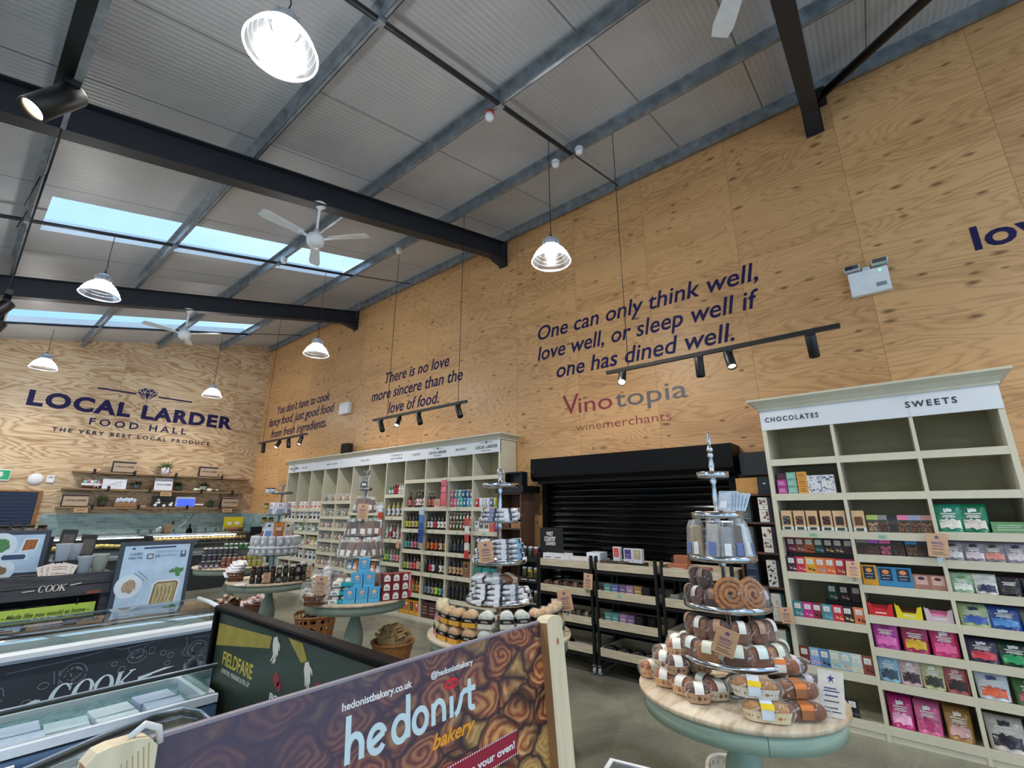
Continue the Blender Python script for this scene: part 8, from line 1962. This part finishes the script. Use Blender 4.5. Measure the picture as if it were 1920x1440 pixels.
mb = MB(); mb.poly([(.205, -.0), (.385, -.0), (.405, .16), (.385, .185), (.24, .185), (.215, .165)], .0006, PWH, F); mb.poly([(.215, .0), (.372, .0), (.39, .155), (.375, .172), (.25, .172), (.23, .155)], .0012, PBR, F); mb.poly([(.228, .0), (.362, .0), (.378, .148), (.365, .16), (.255, .16), (.24, .148)], .0018, PMS, F)
for k in range(5): mb.ribbon([(.25 + .025 * k, .03), (.262 + .025 * k, .08), (.255 + .027 * k, .14)], .007, .0024, PBR, F)
obj('dish_picture', mb, t); mb = MB()
for k in range(16): mb.poly(disc(.36 + rr.uniform(-.04, .05), .245 + rr.uniform(-.035, .03), .014, .012, 7, .3), .0008 + .0001 * k, PGN, F)
obj('parsley_picture', mb, t)
mb = MB(); mb.poly([(.12, .425), (.33, .428), (.33, .44), (.12, .438)], .0006, PNV, F); mb.poly([(.04, .425), (.07, .425), (.055, .442)], .0006, PNV, F); mb.poly([(.37, .35), (.41, .35), (.41, .40), (.37, .40)], .0006, M('photo_grey', '5a6a80', .5), F); mb.poly(disc(.39, .385, .009, .011), .001, PWH, F); mb.ribbon([(.15, .352), (.15, .385), (.185, .385), (.185, .352), (.15, .352)], .008, .0008, M('photo_brown', '5a5048', .5), F); mb.ribbon([(.205, .355), (.205, .375), (.225, .375), (.225, .355)], .006, .0008, M('photo_grey'), F)
lines(mb, M('blue_grey_ink', '7a8ea8', .5), F, .2, .36, [.395, .405, .365, .375], .003); mb.ribbon([(.09, .25), (.16, .19)], .008, .0008, M('steel_print', '8a9cb4', .5), F); mb.ribbon([(.11, .265), (.18, .20)], .008, .0008, M('steel_print'), F); mb.ribbon([(.16, .14), (.13, .0)], .014, .0008, M('light_cloth_print', 'bcd0e4', .5), F); obj('poster_print', mb, t)
text_fit('poster_lettering', 'CLASSIC', .035, .12, .382, .02, PNV, FR['far'], Vector((0, -.0045, 0)), 0, 0, 1, t, .0004); text_fit('poster_lettering', 'FISH PIE', .035, .12, .352, .02, PNV, FR['far'], Vector((0, -.0045, 0)), 0, 0, 1, t, .0004)
obj('poster_leg', MB().box(.02, .05, .02, .04, -.93, -.02, M('slate_frame')).box(.38, .41, .02, .04, -.93, -.02, M('slate_frame')), t)
t = poster('meal_poster', 'poster of plated meals leaning on the dark timber display', (-.25, 4.98, 1.215), .82, .26, PBL); F = Matrix.Translation((0, -.0035, 0)) @ FR['far']
mb = MB(); 
for cx, cy, q in ((.60, .19, .085), (.63, .02, .075), (.36, .12, .1)): mb.poly(disc(cx, cy, q, q), .0006, PWH, F)
mb.poly([(.70, .14), (.79, .15), (.80, .235), (.715, .235)], .0006, PWH, F); obj('plate_picture', mb, t)
mb = MB(); mb.poly(disc(.60, .19, .05, .05, 16, .15), .0014, PGN, F); mb.poly(disc(.63, .02, .04, .03, 16, .15), .0014, PBR, F); mb.poly(disc(.36, .12, .06, .06, 16, .15), .0014, PTN, F); mb.poly([(.715, .15), (.78, .16), (.788, .225), (.725, .225)], .0014, M('curry_print', 'a0602c', .5, var=.4, scale=60), F); obj('food_picture', mb, t)
obj('label_picture', MB().poly([(.60, .085), (.76, .085), (.75, .135), (.61, .135)], .002, PWH, F).poly([(.63, .092), (.735, .092), (.745, .108), (.735, .125), (.63, .125), (.62, .108)], .003, PNV, F), t)
obj('poster_foot', MB().box(.1, .7, .021, .06, -.023, .0, M('slate_frame')), t)
# leaflet holders, cups and leaflets
ACR = film('smoky_acrylic', (.75, .8, .9), .35, .1, .05, 3)
def cup(x, y, z, lb, m=None, s=1.0):
    t = thing('clear_cup', lb, 'cup', (x, y, z)); N = 16
    obj('cup_wall', MB().lathe([(0, .001), (.032 * s, .001), (.045 * s, .11 * s), (.047 * s, .11 * s), (.047 * s, .115 * s), (.043 * s, .115 * s), (.030 * s, .006), (0, .006)], m or ACR, 20), t)
    return t
cup(.665, 4.80, 1.291, 'clear ribbed cup on the black riser beside the meal poster', None, 1.05); cup(.735, 4.86, 1.291, 'clear ribbed cup half behind the black box', None, 1.0); cup(.80, 4.80, 1.191, 'clear ribbed cup on the display beside the blue poster', None, 1.1); cup(.895, 4.84, 1.191, 'greenish clear cup next to the blue poster frame', film('greenish_acrylic', (.7, .75, .68), .4, .1, .05, 3), 1.15)
tag(obj('black_riser', MB().box(.61, .76, 4.78, 4.92, 1.191, 1.289, BLACK)), 'black riser block under two clear cups', 'display riser')
for x, y, z, h, lb in ((.685, 4.96, 1.34, .165, 'slim black leaflet box behind the riser cup'), (.80, 4.90, 1.30, .165, 'slim black leaflet box between two clear cups')):
    t = thing('leaflet_box', lb, 'leaflet box', (x, y, 1.191)); obj('box_body', MB().box(-.045, .045, 0, .04, 0, z - 1.191 + h, M('leaflet_black', '26221f', .4), Matrix.Rotation(.06, 4, 'Y'), ch=.003), t); obj('printed_face', MB().box(-.034, .034, -.002, 0, z - 1.191 + .02, z - 1.191 + h * .8, M('leaflet_face', '5a534c', .5, var=.3, scale=50), Matrix.Rotation(.06, 4, 'Y')), t)
for k in range(5):
    t = thing('leaflet', 'cream leaflet, %s of the fan propped on the dark display' % ORD[k], 'leaflet', (.61 + .021 * k, 4.766 - .006 * k if k < 3 else 4.748 + .006 * (k - 2), 1.191), 0, 'cream leaflets in a fan')
    T = Matrix.Rotation(-.3 + .15 * k, 4, 'Y') @ Matrix.Rotation(-.15, 4, 'X'); obj('sheet', MB().box(-.045, .045, -.0005, .0005, .0, .085, M('cream_leaflet', 'e0d2c6', .5), T), t)
    obj('print', lines(MB(), M('rose_ink', 'a8686a', .5), T @ Matrix.Translation((0, -.0012, 0)) @ FR['far'], -.03, .03, [.02, .05, .065], .004), t)
# row of jars on a dark rack farther back
t = thing('dark_rack', 'dark low rack carrying cork lidded jars beyond the display', 'rack', (0, 6.5, 0)); obj('rack_top', MB().box(-1.2, .80, -.1, .15, 1.35, 1.40, M('dark_shelf')), t); obj('rack_side', MB().box(.75, .80, -.1, .15, 0, 1.349, M('dark_shelf')), t); obj('rack_back', MB().box(-1.2, .749, .12, .15, 0, 1.349, M('dark_shelf')), t)
for k in range(9):
    dup(P_JAR, (.02 + k * .085, 6.44, 1.401), PI / 2, 'brown spice jar, %s of the row on the dark rack' % ORD[k], 'spice jars on the dark rack', {'jar_contents': ['4a3a34', '6a5a50', '8a8078', '3a2c28', '7a6058'][k % 5], 'jar_lid': '2c2420', 'jar_label': ['8a8074', '5a4a44', 'a89c90'][k % 3]}, (1.15, 1.15, 1.1))

# near low frame at the bottom of the view
t = thing('framed_notice', 'pale framed notice on a dark board low beside the bakery board', 'notice', (1.615, .925, .762), .2)
obj('backing_board', MB().box(-.02, .2, -.22, .05, -.012, 0, M('slate_frame'), ch=.003), t); obj('pale_frame', MB().box(.0, .18, .02, .035, .0, .006, FW).box(.0, .014, -.2, .02, 0, .006, FW).box(.166, .18, -.2, .02, 0, .006, FW), t); obj('notice_sheet', MB().box(.016, .164, -.2, .018, 0, .002, M('notice_dark', '39434a', .3)), t)
obj('stand_leg', MB().box(.08, .1, -.1, -.08, -.762, -.013, BLACK).box(0, .18, -.18, 0, -.762, -.75, BLACK), t)
# ================================================================ tidy up: only the copies of the prototypes stay
def _kill(o):
    for c in [c for c in bpy.data.objects if c.parent == o]: _kill(c)
    bpy.data.objects.remove(o, do_unlink=True)
for p in list(dict.fromkeys(PROTOS)): _kill(p)
